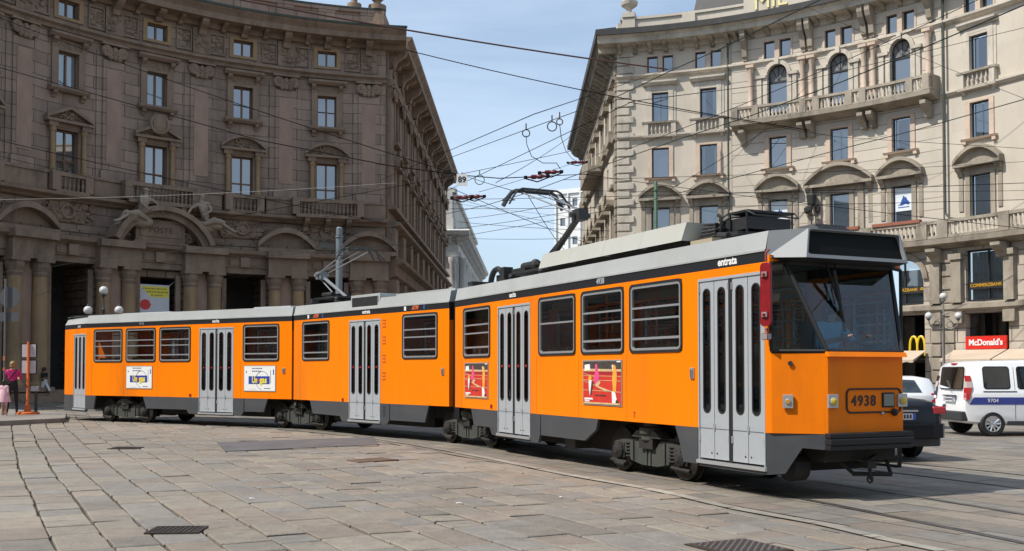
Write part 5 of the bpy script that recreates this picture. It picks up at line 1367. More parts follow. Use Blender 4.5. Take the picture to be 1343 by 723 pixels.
# ---------------------------------------------------------------- bogies
def bogie(mt):
    f = MB()
    for s in (-1, 1):
        y = s * .80
        pl = [(-.95, .46), (-.62, .52), (-.30, .52), (-.2, .42), (.2, .42), (.3, .52), (.62, .52), (.95, .46), (.95, .36), (.55, .30), (.50, .20), (.2, .15), (-.2, .15), (-.50, .20), (-.55, .30), (-.95, .36)]
        f.prism([(x, y - .04, z) for x, z in pl], (0, .08, 0), 0)
        f.prism([(x, y - s * .06 - .02, z) for x, z in [(-.98, .52), (.98, .52), (.98, .56), (-.98, .56)]], (0, .14, 0), 0)
        for q in (-.42, .42): f.box(q - .02, q + .02, y - .065, y + .065, .2, .5, 0)
        for q in (-.05, .05): f.box(q - .015, q + .015, y - .06, y + .06, .16, .44, 0)
        f.lathe([(.12, .50), (.16, .53), (.16, .60), (.19, .62), (.19, .70), (.12, .72), (.12, .79)], 14, (0, y * .98, 0), 0)
        f.prism([(-.38, y - .10, .56), (.38, y - .10, .56), (.24, y - .10, .66), (-.24, y - .10, .66)], (0, .20, 0), 0)
        for q in (-.82, .82):
            f.lathe([(.12, 0), (.13, s * .04), (.13, s * .08), (.08, s * .11), (.05, s * .13)], 12, (q, y, .33), 1, 'y')
            f.box(q - .15, q + .15, y - .05, y + .05, .22, .44, 1)
            for a in range(6): f.ball((q + .10 * cos(a), y + s * .09, .33 + .10 * sin(a)), .018, m=1, n=5)
            f.tube([(q - .22, y + s * .05, .17), (q + .22, y + s * .05, .15)], .03, 6, 1)
            for z in range(5): f.torus((q + (.24 if q < 0 else -.24), y, .25 + .05 * z), .06, .018, 'z', 9, 4, 1)
        f.tube([(-.95, y + s * .04, .14), (-.6, y + s * .08, .12)], .035, 7, 1)
    f.box(-.18, .18, -.9, .9, .40, .54, 1); f.box(-1.0, 1.0, -.5, .5, .22, .48, 1)
    for q in (-.82, .82): f.tube([(q, -.9, .33), (q, .9, .33)], .06, 8, 1)
    o = f.build('bogie', [M['bogie'], M['grime_shade']], TR, mtx=mt, bevel=0)
    w_ = MB(); w_.lathe([(.10, -.06), (.30, -.055), (.335, -.05), (.335, .04), (.36, .045), (.36, .07), (.10, .07)], 24, (0, 0, 0), 0, 'y')
    me = w_.build('wheel', M['steel'], me_only=True, smooth=True)
    for q in (-.82, .82):
        for s in (-1, 1): wo = link('wheel', me, o); wo.location = (q, s * .74, .347); wo.rotation_euler = (0, 0, 0 if s < 0 else pi)
    return o
bogie(BASE @ smtx('F') @ Matrix.Translation((-2.93, 0, 0)))
pm = (spt('F', -9.86) + spt('M', .02)) / 2; am = (SEC['F'][1] + SEC['M'][1]) / 2
bogie(BASE @ Matrix.Translation(pm) @ Matrix.Rotation(am, 4, 'Z') @ Matrix.Translation((.25, 0, 0)))
pr_ = (spt('M', -6.9) + spt('R', .02)) / 2; ar_ = (SEC['M'][1] + SEC['R'][1]) / 2
bogie(BASE @ Matrix.Translation(pr_) @ Matrix.Rotation(ar_, 4, 'Z'))
bogie(BASE @ smtx('R') @ Matrix.Translation((-6.9, 0, 0)))
# gangway bellows
for (ka, xa), (kb, xb) in ((('F', -9.86), ('M', .02)), (('M', -6.9), ('R', .02))):
    b = MB(); n = 6; lp = [(-H + .10, .55), (-H + .10, 3.0), (-H + .3, 3.2), (H - .3, 3.2), (H - .10, 3.0), (H - .10, .55)]
    rings = []
    for i in range(2 * n + 1):
        t = i / (2 * n); dd = .05 if i % 2 else 0.0
        rings.append([spt(ka, xa, y * (1 - dd), z - dd * .5 * (z > 2)) * (1 - t) + spt(kb, xb, y * (1 - dd), z - dd * .5 * (z > 2)) * t for y, z in lp])
    pts = [p for r_ in rings for p in r_]; k6 = len(lp)
    b.add(pts, [(i * k6 + j, i * k6 + j + 1, (i + 1) * k6 + j + 1, (i + 1) * k6 + j) for i in range(2 * n) for j in range(k6 - 1)])
    b.build('gangway_bellows', M['rubber'], TR, mtx=BASE)
# ---------------------------------------------------------------- cab (front)
def b2y(b): return b - H
cab = MB(); cy = 1.09 - H
Pl = [(0.0, -H), (0.06, -H + .03), (.5, -.575), (.5, .605), (.06, H - .03), (0.0, H)]
def loop(z, pts=Pl): return [(x, y, z) for x, y in pts]
lo, hi = loop(Z_OR), loop(1.74)
for i in range(5): cab.quad(lo[i], lo[i + 1], hi[i + 1], hi[i], 0)
cab.quad(lo[0], lo[1], lo[4], lo[5], 0); cab.quad(lo[1], lo[2], lo[3], lo[4], 0)
cab.add([hi[0], hi[1], hi[2], hi[3], hi[4], hi[5]], [(0, 1, 2, 3, 4, 5)], 0)
# ridge under the windscreen
cab.prism([(.50, -.60, 1.70), (.56, -.60, 1.70), (.53, -.60, 1.755), (.46, -.60, 1.765)], (0, 1.23, 0), 0)
# upper side posts and orange strip
WTz = 2.84
top = [(0.0, -H), (.05, -H + .02), (.08, -H + .22), (.08, H - .20), (.05, H - .02), (0, H)]
for s in (0, 1):
    i0, i1 = (0, 1) if s == 0 else (5, 4)
    a, b = hi[i0], hi[i1]; c, d = (*top[i1], WTz), (*top[i0], WTz)
    cab.quad(a, b, c, d, 0)
    e = (*top[2 if s == 0 else 3], WTz)
    cab.quad(c, e, (e[0], e[1], Z_BT - .06), (c[0], c[1], Z_BT - .06), 0); cab.quad(d, c, (c[0], c[1], Z_BT - .06), (d[0], d[1], Z_BT - .06), 0)
tp('cab_body', cab, [M['orange'], M['black'], M['tgrey']], 'F')
# cab glass
wl, wr = Vector((.49, -.575, 1.765)), Vector((.49, .605, 1.765)); tl_, tr_ = Vector((.07, -H + .24, WTz)), Vector((.07, H - .22, WTz))
g_ = MB(); g_.quad(wl, wr, tr_, tl_); ws = tp('windscreen', g_, M['wglass'], 'F')
fr_ = MB()
for a, b, r_ in ((wl, tl_, .028), (wr, tr_, .028), (wl, wr, .02), (tl_, tr_, .04)): fr_.tube([a, b], r_, 7)
fr_.build('windscreen_frame', M['rubber'], ws)
wp = MB()
pv_ = wl.lerp(wr, .42); pt_ = tl_.lerp(tr_, .30); pm_ = pv_.lerp(pt_, .55) + Vector((.05, 0, .03))
out_ = Vector((.06, 0, .03))
wp.tube([tl_.lerp(tr_, .34) + out_, pm_ + Vector((.0, -.02, 0))], .016, 6); wp.tube([pm_ + Vector((0, -.08, .36)), pm_ + Vector((.03, .06, -.38))], .022, 6); wp.ball(tl_.lerp(tr_, .34) + out_, .04)
wp.tube([pm_ + Vector((0, .03, 0)), tl_.lerp(tr_, .42) + out_], .008, 5)
wp.build('wiper', M['rubber'], ws)
for s in (0, 1):
    a = Vector(hi[1 if s == 0 else 4]) + Vector((0, 0, .03)); b = (wl if s == 0 else wr); c = (tl_ if s == 0 else tr_); d = Vector((*top[1 if s == 0 else 4], WTz - .02))
    g_ = MB(); g_.quad(a, b, c, d); o = tp('cab_side_window', g_, M['wglass'], 'F')
    f_ = MB()
    for p, q in ((a, b), (a, d), (d, c)): f_.tube([p, q], .022, 6)
    m_ = b.lerp(c, .0)
    f_.build('window_frame', M['rubber'], o)
# destination box
db = MB()
q0 = [(0, -H, Z_BT - .06), (0, -H + .10, Z_GR)]
fb_l, fb_r, ft_l, ft_r = Vector((.41, -H + .27, 2.87)), Vector((.41, H - .26, 2.87)), Vector((.30, -H + .40, 3.235)), Vector((.30, H - .28, 3.235))
sl, sr = Vector((0, -H, Z_BT - .09)), Vector((0, H, Z_BT - .09)); ul, ur = Vector((0, -H + .05, Z_GR)), Vector((0, H - .05, Z_GR))
cl_, cr_ = Vector((0, -.4, 3.27)), Vector((0, .4, 3.27)); bl_, br_ = Vector((.07, -H + .2, WTz)), Vector((.07, H - .2, WTz))
db.quad(sl, fb_l, ft_l, ul, 0); db.quad(fb_r, sr, ur, ft_r, 0)
db.add([ul, ft_l, ft_r, ur, cr_, cl_], [(0, 1, 2, 3, 4, 5)], 0)
db.quad(sl, bl_, fb_l, fb_l, 1) if False else db.add([sl, bl_, fb_l], [(0, 1, 2)], 1)
db.add([sr, br_, fb_r], [(0, 2, 1)], 1); db.quad(bl_, br_, fb_r, fb_l, 1)
# front face: grey ring round the dark display
def ff(u_, v_): return fb_l.lerp(fb_r, u_).lerp(ft_l.lerp(ft_r, u_), v_)
out_l = [(.0, .0), (1, 0), (1, 1), (0, 1)]
n_ = 5; inn = []
for (cx_, cz_, a0) in ((.955, .20, 270), (.955, .90, 0), (.045, .90, 90), (.045, .20, 180)):
    for i in range(n_): a = R(a0 + 90 * i / (n_ - 1)); inn.append((cx_ + .03 * cos(a) * (1 if True else 0), cz_ + .08 * sin(a)))
oo = []
for c_ in ((1, 0), (1, 1), (0, 1), (0, 0)): oo += [c_] * n_
pts = [ff(*p) for p in oo] + [ff(*p) for p in inn] + [ff(*p) - Vector((.05, 0, .02)) for p in inn]; N_ = len(oo)
db.add(pts, [(i, (i + 1) % N_, N_ + (i + 1) % N_, N_ + i) for i in range(N_)] + [(N_ + i, N_ + (i + 1) % N_, 2 * N_ + (i + 1) % N_, 2 * N_ + i) for i in range(N_)], 0)
dbx = tp('destination_box', db, [mat('toned_roof_grey', (0.21, 0.225, 0.24), 0.5, var=.06, vscale=2), M['rubber']], 'F')  # roof grey darkened in the colour to offset sun on the tilted box
ds = MB(); ds.poly([ff(*p) - Vector((.045, 0, .02)) for p in inn]); ds.build('display', mat('display_black', (.008, .009, .008), .6, spec=.1), dbx)
ant = MB(); ant.box(-.1, .10, -.35, .15, 3.24, 3.30); ant.box(-.35, -.05, -.25, .25, 3.26, 3.36); tp('roof_plate', ant, M['equip2'], 'F')
# front face fittings
def front_plate(name, mb, m, y, z, **kw): return mb.build(name, m, TR, mtx=BASE @ smtx('F') @ Matrix.Translation((.502, y, z)) @ Matrix.Rotation(R(90), 4, 'Z'), **kw)
b = MB(); ring_xz(b, rrect(.88, .30, .07), rrect(.84, .26, .05), -.010, .0); front_plate('number_frame', b, M['rubber'], .135, 1.175)
o = link('fleet_number', text_mesh('4938', .175, M['black'], .003, bold=.003, space=1.15), TR, mtx=BASE @ smtx('F') @ Matrix.Translation((.506, -.03, 1.17)) @ Matrix.Rotation(R(90), 4, 'Z'))
for y in (-.52, .575):
    b = MB(); b.box(-.075, .075, -.03, 0, -.08, .08, 0); b.lathe([(.05, -.028), (.05, -.045), (.02, -.06)], 14, (0.0, 0, -.005), 1, 'y'); front_plate('headlight', b, [M['lamp'], M['amber2']], y, 1.175, bevel=.006)
b = MB(); b.box(-.10, .10, -.012, 0, -.09, .09, 0); b.box(-.085, .085, -.018, -.012, -.075, .075, 2); front_plate('fog_light', b, [M['rubber'], M['lamp'], mat('fog_lens', (.20, .22, .19), .25)], .36, 1.18, bevel=.005)
b = MB(); b.ball((0, -.02, 0), .045, .04, .045); b.tube([(0, -.02, 0), (-.03, -.02, .04)], .014, 5); front_plate('front_socket', b, M['rubber'], .45, 1.03)
b = MB(); b.ball((0, -.01, 0), .022, .02, .022); front_plate('front_socket', b, M['lamp'], .26, 1.02)
# bumper
b = MB()
for z0, z1, d in ((.60, .655, .10), (.66, .735, .115), (.74, .80, .10)):
    pl = [(.46, -.60), (.50 + d, -.64), (.50 + d, .67), (.46, .63)]
    b.prism([(x, y, z0) for x, y in pl], (0, 0, z1 - z0))
tp('bumper', b, M['rubber'], 'F', bevel=.012)
# cab skirts on both tapers
for s in (0, 1):
    A, B = (Vector((.0, -H, 0)), Vector((.5, -.575, 0))) if s == 0 else (Vector((0, H, 0)), Vector((.5, .605, 0)))
    def q_(t, z): p = A.lerp(B, t); return Vector((p.x, p.y, z))
    nn = Vector((-(.3), 0, 0)); b = MB(); pl = [q_(0, zo), q_(1, zo), q_(1, .60), q_(.58, .62), q_(.30, .31), q_(0, .29)]
    b.prism(pl, (-.03, (.03 if s == 0 else -.03), 0)); tp('cab_skirt', b, M['skirt'], 'F')
b = MB(); b.box(-.2, .42, -.55, .55, .45, .75); b.lathe([(.16, 0), (.16, .22)], 12, (.02, -.78, .36), 0, 'y'); tp('front_underframe', b, M['grime_shade'], 'F')
# coupler with its hook
b = MB(); b.tube([(.3, 0.03, .42), (.62, 0.03, .40)], .05, 8); b.box(.56, .68, -.05, .11, .33, .43); b.tube([(.64, .03, .34), (.64, .03, .20), (.66, .05, .16)], .022, 6); b.torus((.64, .03, .17), .05, .015, 'x', 10, 5); b.tube([(.45, -.3, .5), (.62, 0, .42), (.45, .5, .55)], .022, 6)
b.v = [Vector((p.x - .10, p.y * .8, .1 + p.z * .82)) for p in b.v]
tp('coupler', b, M['grime_shade'], 'F')
b = MB(); b.tube([(.40, -.1, .30), (.42, .48, .27)], .03, 6); b.tube([(.40, -.1, .30), (.3, -.3, .5)], .025, 6); b.tube([(.42, .48, .27), (.3, .5, .5)], .025, 6); tp('lifeguard_bar', b, M['grime_shade'], 'F')
# turn lamp on the cab side, marker lamps and small fittings on the sides
def side_fit(name, mb, mats, k, x, z, off=0.0, rot=0.0, **kw): return mb.build(name, mats, TR, mtx=BASE @ smtx(k) @ Matrix.Translation((x, -H - off, z)) @ Matrix.Rotation(rot, 4, 'Z'), **kw)
tA = math.atan2(-.575 + H - .03, .44)
b = MB(); b.box(-.06, .06, -.03, 0, -.08, .08, 0); b.lathe([(.035, -.03), (.03, -.05)], 10, (0, 0, .0), 1, 'y')
b.build('indicator_lamp', [M['lamp'], M['amber']], TR, mtx=BASE @ smtx('F') @ Matrix.Translation((.20, -H + .16, 1.17)) @ Matrix.Rotation(tA, 4, 'Z'), bevel=.006)
for k, x, z in (('F', -1.50, 1.50), ('M', -.22, 1.52), ('R', -.28, 1.54)):
    b = MB(); b.box(-.045, .045, -.02, 0, -.075, .075, 0); b.box(-.028, .028, -.034, -.02, -.055, .055, 1); side_fit('side_lamp', b, [M['lamp'], M['equip2']], k, x, z, bevel=.006)
for k, x, z in (('F', -8.02, .86), ('M', -4.36, .84), ('R', -3.85, .85)):
    b = MB(); b.box(-.04, .04, -.012, 0, -.035, .035); side_fit('side_reflector', b, M['red'], k, x, z)
b = MB(); b.lathe([(.03, 0), (.03, -.012)], 10, (0, 0, 0), 0, 'y'); b.build('lock', M['grime_shade'], TR, mtx=BASE @ smtx('F') @ Matrix.Translation((.22, -H + .18, 1.62)) @ Matrix.Rotation(tA, 4, 'Z'))
# rear-view mirror: red shield on a tube bracket
b = MB(); b.prism([(x, 0, z) for x, z in rrect(.155, .76, .05)], (0, .04, 0), 0)
for z in (.24, -.24): b.box(-.045, .045, -.022, -.001, z - .035, z + .035, 1); b.ball((0, -.03, z), .025, m=1, n=6)
b.tube([(.0, .02, .39), (.0, .02, .50), (-.02, .10, .54)], .018, 6, 1); b.tube([(0, .02, -.4), (-.02, .06, -.46), (-.02, .12, -.48)], .018, 6, 1); b.box(-.06, .03, .0, .08, -.54, -.46, 1)
b.build('rear_view_mirror', [M['red'], M['lamp']], TR, mtx=BASE @ smtx('F') @ Matrix.Translation((.10, -H - .09, 2.44)) @ Matrix.Rotation(R(12), 4, 'Z'), bevel=.008)
# ---------------------------------------------------------------- driver's cab interior and driver
b = MB(); b.box(-1.30, -1.26, -H + .07, H - .07, .88, 1.3); b.prism([(.05, y, z) for y, z in ((-.50, .88), (.50, .88), (.45, 1.62), (-.45, 1.62))], (.35, 0, 0)); b.box(-.02, .36, -.5, .55, 1.62, 1.70); b.box(.1, .3, .35, .55, 1.70, 1.86); b.box(-.9, -.02, -.75, .75, .88, 1.10); tp('control_desk', b, mat('desk_black', (.02, .022, .024), .6), 'F')
# ---------------------------------------------------------------- rear end (tapered, with its own narrow door)
th = R(16); Lr = 1.85
class RearSide:
    step = 60.0
    def __init__(s, sg): s.sg = sg
    def p(s, t, d=0., z=0.):
        x = -8.46 - t * cos(th) - d * sin(th); y = H - t * sin(th) + d * cos(th)
        return Vector((x, s.sg * y, z))
RR, RL = RearSide(-1), RearSide(1); mb = MB()
for S in (RR, RL):
    hs = [(.06, 1.06, Z_OR, DT - .06, .06)] if S is RR else [(.2, 1.2, WB_, WT_, .04)]
    wall(mb, S, 0, Lr, Z_OR, Z_BB, hs, 0, 0)
    mb.quad(S.p(0, 0, Z_BB), S.p(Lr, 0, Z_BB), S.p(Lr, 0, Z_BT), S.p(0, 0, Z_BT), 1)
    mb.quad(S.p(0, 0, Z_BT), S.p(Lr, 0, Z_BT), S.p(Lr, -.10, Z_GR - .05), S.p(0, -.10, Z_GR), 2)
a0, a1 = RR.p(Lr), RL.p(Lr)
for z0, z1, m_ in ((Z_OR, 1.8, 0), (2.75, Z_BT, 0)): mb.quad((a0.x, a0.y, z0), (a1.x, a1.y, z0), (a1.x, a1.y, z1), (a0.x, a0.y, z1), m_)
for y0, y1 in ((a0.y, a0.y + .12), (a1.y - .12, a1.y)): mb.quad((a0.x, y0, 1.8), (a0.x, y1, 1.8), (a0.x, y1, 2.75), (a0.x, y0, 2.75), 0)
mb.quad((a0.x, a0.y, Z_BT), (a1.x, a1.y, Z_BT), (a1.x + .1, a1.y - .1, Z_GR - .05), (a0.x + .1, a0.y + .1, Z_GR - .05), 2)
roof_shell(mb, [-8.46, -8.46 - Lr * cos(th)], lambda x: H if x > -8.5 else H - Lr * sin(th))
mb.box(-9.9, -8.5, -.62, .62, 3.2, 3.275, 1)
tp('tail_body', mb, [M['orange'], M['black'], M['tgrey']], 'R')
b = MB(); b.quad((a0.x + .01, a0.y + .12, 1.8), (a1.x + .01, a1.y - .12, 1.8), (a1.x + .01, a1.y - .12, 2.75), (a0.x + .01, a0.y + .12, 2.75)); tp('rear_window', b, M['tglass'], 'R')
mrr = Matrix.Translation(RR.p(0)) @ Matrix.Rotation(pi, 4, 'Z') @ Matrix.Rotation(th * -1, 4, 'Z') 
# door on the taper: local x runs towards the tail, so mirror about its own frame
e0_, e1_ = RR.p(1.06), RR.p(.06); dv = (e1_ - e0_); rotz = math.atan2(dv.y, dv.x)
T = BASE @ smtx('R') @ Matrix.Translation(e0_) @ Matrix.Rotation(rotz, 4, 'Z')
W_ = 1.0; f = MB(); hd = DT - .06 - DB
f.box(0, W_, -.006, .05, DT - .1, DT - .06); f.box(0, .018, -.006, .05, DB, DT - .1); f.box(W_ - .018, W_, -.006, .05, DB, DT - .1); f.box(-.02, W_ + .02, -.03, .08, DB - .045, DB)
dr = f.build('door', M['door'], TR, mtx=T)
for i in range(3):
    lw = .32; l_ = MB(); cz = (DB + DT - .06) / 2
    outer = []
    for qx, qz in ((1, 1), (-1, 1), (-1, -1), (1, -1)): outer += [(qx * .155, qz * (hd - .05) / 2)] * 6
    inner = rrect(.165, 1.62, .07, 5, 0, 1.78 - cz); ring_xz(l_, outer, inner, .008, .03, 0); ring_xz(l_, inner, rrect(.13, 1.58, .06, 5, 0, 1.78 - cz), .002, .02, 1)
    l_.build('leaf', [M['door'], M['rubber']], dr, loc=(.02 + lw * i + .16, 0, cz)); g_ = MB(); g_.poly([(x, .018, z) for x, z in rrect(.135, 1.6, .06, 5, 0, 1.78 - cz)]); g_.build('leaf_pane', M['tglass'], dr, loc=(.02 + lw * i + .16, 0, cz))
b = MB()
for S in (RR, RL):
    pl = [(0, zo), (.06, zo), (.06, .33), (1.06, .33), (1.06, zo), (Lr, zo), (Lr, .42), (1.3, .30), (0, .30)]
    fbox(b, S, 0, Lr, -.045, .004, .28, .33); fbox(b, S, 1.07, Lr, -.045, .004, .331, zo); fbox(b, S, 0, .05, -.045, .004, .331, zo)
    if S is RL: fbox(b, S, .06, 1.06, -.045, .004, .331, zo)
b.box(a0.x - .08, a0.x, a0.y + .05, a1.y - .05, .45, .75)
tp('tail_skirt', b, M['skirt'], 'R')
for y in (a0.y + .15, a1.y - .15):
    b = MB(); b.box(a0.x - .03, a0.x, y - .07, y + .07, .95, 1.15); tp('tail_light', b, M['red'], 'R')
# ---------------------------------------------------------------- lettering on the black band and posters
def band_text(k, txt, x, z, size, m=WH, **kw): return tl('lettering', text_mesh(txt, size, m, .002, **kw), k, (x, -H - .004, z))
zb = (Z_BB + Z_BT) / 2
band_text('F', 'entrata', -.74, zb + .002, .135, bold=.004); band_text('F', 'uscita', -7.08, zb, .12, bold=.003); band_text('F', '4938', -3.92, zb, .12, mat('faded_white', (.35, .38, .40), .6), bold=.003)
band_text('M', 'entrata', -3.30, zb, .12, bold=.003); band_text('R', 'uscita', -2.85, zb, .12, bold=.003); band_text('R', '4938', -5.95, zb, .11, mat('faded_white', (.22, .24, .26), .6))
o = link('lettering', text_mesh('uscita', .11, WH, .002), TR, mtx=BASE @ smtx('R') @ Matrix.Translation(RR.p(.62, .004, zb)) @ Matrix.Rotation(rotz, 4, 'Z'))
M['atm_red'] = mat('orange_red_letters', (.62, .13, .06), .5); M['tblue'] = mat('logo_blue', (.03, .07, .30), .5)
for x in (-5.72, -1.28):
    b = MB(); b.box(-.42, -.34, -.003, 0, -.045, .045, 0); b.box(.33, .39, -.003, 0, -.05, .05, 1); b.build('emblem', [WH, M['tblue']], TR, mtx=BASE @ smtx('M') @ Matrix.Translation((x, -H - .002, zb)))
    band_text('M', 'ATM', x, zb, .12, M['atm_red'], shear=.45, bold=.006)
M['redbrown'] = mat('red_brown_marks', (.42, .06, .015), .6)
for z in (2.62, 2.24, 1.82, 1.42):
    b = MB()
    for i, (dx, w_) in enumerate(((0, .10), (.055, .075), (.11, .10))): b.box(-.02 - w_ / 2, .02 + w_ / 2, -.002, 0, -.10 + dx * 1.4, -.075 + dx * 1.4)
    b.box(.045, .055, -.002, 0, -.09, .08); side_fit('stencil_mark', b, M['redbrown'], 'M', -2.52, z, .002)
b = MB()
for i in range(5): b.box(-.05, .05 - .02 * (i % 2), -.002, 0, -.12 + .05 * i, -.10 + .05 * i)
side_fit('stencil_mark', b, mat('dark_marks', (.012, .012, .012), .6), 'M', -2.50, .62, .006)
b = MB(); b.box(-.03, .03, -.002, 0, .02, .04); b.box(-.01, .01, -.002, 0, -.05, .02); side_fit('stencil_mark', b, M['redbrown'], 'F', -2.95, .90, .002)
# white posters
M['pblue'] = mat('poster_blue', (.02, .05, .33), .5); M['pyellow'] = mat('poster_yellow', (.80, .68, .06), .5); M['pdark'] = mat('poster_ink', (.10, .12, .22), .6); M['pframe'] = mat('poster_frame', (.32, .31, .29), .5, .3)
def white_poster(x, z, w_, h_):
    b = MB(); b.box(-w_ / 2, w_ / 2, -.012, 0, -h_ / 2, h_ / 2, 0)
    b.box(-w_ / 2 + .02, w_ / 2 - .02, -.015, -.012, -h_ / 2 + .02, h_ / 2 - .02, 1)
    bw, bh = w_ * .66, h_ * .30; cx, cz = -.015, -.045
    b.box(cx - bw / 2, cx + bw / 2, -.018, -.015, cz - bh / 2, cz + bh / 2, 2)
    b.torus((.10, -.016, -.05), .24, .007, 'y', 26, 4, 3, .2, 4.6); b.box(.40, .415, -.017, -.015, -.13, .22, 3); b.box(w_ * .42, w_ * .45, -.017, -.015, .10, .24, 2)
    for i, (a, c) in enumerate(((-.28, .10), (-.28, .07))): 
        xx = a
        while xx < c:
            l_ = random.uniform(.02, .07); b.box(xx, xx + l_, -.017, -.015, .255 - .075 * i, .285 - .075 * i, 3); xx += l_ + .015
    b.box(-w_ * .43, -w_ * .40, -.017, -.015, .15, .2, 3); b.box(.17, .40, -.017, -.015, -.275, -.255, 3)
    b.box(-.40, -.12, -.017, -.015, -.29, -.284, 4)
    po = side_fit('poster', b, [M['pframe'], WH, M['pblue'], M['pdark'], M['pframe']], 'R', x, z)
    l1 = link('lettering', text_mesh('Un', .24, M['pyellow'], .002, bold=.008, width=.19), po); l1.location = (cx - .16, -.0205, cz)
    l2 = link('lettering', text_mesh('gas', .24, M['pyellow'], .002, bold=.008, width=.27), po); l2.location = (cx + .16, -.0205, cz - .0)
    d_ = MB(); d_.ball((cx - .022, -.018, cz), .034, .006, .034, 10); d_.build('red_dot', M['red_sign'], po)
white_poster(-6.02, 1.345, 1.15, .67); white_poster(-1.15, 1.33, 1.18, .70)
# red sports-ground posters
M['p_red'] = mat('poster_red', (.58, .035, .022), .5, var=.12, vscale=6); M['p_dark'] = mat('poster_dark', (.06, .05, .045), .5, var=.5, vscale=14); M['p_sand'] = mat('poster_sand', (.62, .43, .22), .5, var=.2, vscale=8); M['p_pink'] = mat('poster_pink', (.72, .08, .22), .5, var=.15, vscale=9); M['p_ylw'] = mat('poster_ochre', (.75, .36, .05), .5, var=.15, vscale=9)
M['p_red2'] = mat('poster_crimson', (.35, .02, .025), .5)
def red_poster(x, z, w_, h_):
    b = MB(); b.box(-w_ / 2, w_ / 2, -.012, 0, -h_ / 2, h_ / 2, 0); sx, sz = (w_ - .04), (h_ - .04)
    def sh(pts, m, l): b.prism([((px - .5) * sx, -.012 - .0012 * l, (.5 - pz) * sz) for px, pz in pts], (0, .0009, 0), m)
    sh([(0, 0), (1, 0), (1, 1), (0, 1)], 1, 1); sh([(0, 0), (1, 0), (1, .18), (0, .2)], 2, 2); sh([(0, .17), (1, .19), (1, .24), (0, .235)], 3, 3); sh([(0, .24), (1, .245), (1, .32), (0, .30)], 8, 2)
    for a, c in (((0, .27), (.3, .35)), ((0, .45), (.75, .70)), ((.0, .43), (1, .45)), ((0, .33), (1, .345)), ((0, .67), (1, .70))): sh([a, c, (c[0], c[1] + .012), (a[0], a[1] + .012)], 3, 4)
    sh([(.33, .07), (.38, .06), (.41, .22), (.45, .34), (.42, .50), (.34, .56), (.29, .40), (.33, .25)], 4, 5); sh([(.33, .54), (.44, .45), (.48, .50), (.42, .58), (.80, .70), (.58, .69), (.36, .59)], 3, 6)
    sh([(.15, .36), (.20, .32), (.24, .38), (.21, .45), (.15, .45)], 5, 6); sh([(.16, .45), (.24, .44), (.22, .6), (.19, .82), (.16, .6)], 6, 7); sh([(.24, .44), (.28, .5), (.22, .78), (.19, .82), (.22, .6)], 2, 6)
    sh([(.80, .08), (.86, .10), (.90, .3), (.89, .5), (.88, .70), (.80, .70), (.78, .4), (.80, .2)], 5, 5); sh([(.77, .68), (.86, .72), (.92, .98), (.78, .98)], 6, 6); sh([(.77, .1), (.80, .08), (.80, .25)], 6, 6); sh([(.88, .88), (.93, .9), (.93, .98), (.86, .98)], 2, 7)
    sh([(.04, .08), (.18, .06), (.2, .2), (.04, .22)], 6, 4); sh([(.04, .86), (.26, .86), (.28, .90), (.04, .91)], 6, 7); sh([(.05, .92), (.18, .92), (.18, .95), (.05, .95)], 6, 7); sh([(.32, .78), (.62, .78), (.62, .805), (.32, .80)], 2, 7); sh([(.04, .96), (.98, .96), (.98, 1), (.0, 1)], 3, 8)
    sh([(.9, .0), (1, .0), (1, .03), (.9, .03)], 6, 8)
    side_fit('poster', b, [M['pframe'], M['p_red'], M['p_dark'], M['p_sand'], M['p_pink'], M['p_ylw'], WH, M['pframe'], M['p_red2']], 'F', x, z)
red_poster(-8.73, 1.345, 1.16, .70); red_poster(-3.87, 1.35, 1.18, .70)
# ---------------------------------------------------------------- roof equipment
b = MB()
def cov(b, xa, xb):
    pr = [(-.86, 3.345), (-.80, 3.60), (.80, 3.60), (.86, 3.345)]
    pa = [(xa - .0, y, z) for y, z in pr]; pb = [(xb, y, z) for y, z in pr]
    pa[1] = (xa + .05, *pa[1][1:]); pa[2] = (xa + .05, *pa[2][1:]); pb[1] = (xb + .05, *pb[1][1:]); pb[2] = (xb + .05, *pb[2][1:])
    b.add(pa + pb, [(0, 1, 5, 4), (1, 2, 6, 5), (2, 3, 7, 6), (3, 2, 1, 0), (4, 5, 6, 7)])
for i in range(4):
    xa = -6.46 + i * 1.1; cov(b, xa, xa + 1.096)
tp('roof_cover', b, M['cover'], 'F')
b = MB(); b.box(-6.4, -2.1, -.72, .72, 3.2, 3.36); tp('cover_base', b, M['grime_shade'], 'F')  # near-black base, painted as the shadow gap beneath the cover
b = MB(); random.seed(3)
b.box(-1.95, -.30, -.55, .65, 3.34, 3.40); b.box(-1.0, -.25, -.35, .55, 3.44, 3.60); b.box(-1.05, -.2, -.40, .6, 3.66, 3.69)
for x in (-1.0, -.25):
    for y in (-.38, .58): b.tube([(x, y, 3.38), (x, y, 3.68)], .02, 5)
for i in range(5): b.tube([(-1.95 + .06 * i, -.62, 3.36 + .05 * i), (-1.2, -.6, 3.38 + .04 * i)], .018, 5)
for x in (-1.75, -1.55, -1.2): b.lathe([(.05, 3.36), (.09, 3.40), (.05, 3.44), (.09, 3.48), (.05, 3.52), (.07, 3.58)], 9, (x, -.45, 0))
b.torus((-1.3, -.5, 3.52), .15, .03, 'y', 14, 6, 0, -2.5, 1.6); b.tube([(-1.22, -.55, 3.38), (-.62, -.6, 3.34)], .05, 8); b.tube([(-1.9, -.3, 3.55), (-1.4, -.2, 3.66), (-.9, -.1, 3.66)], .02, 5)
b.box(-1.55, -1.25, -.25, .35, 3.4, 3.62)
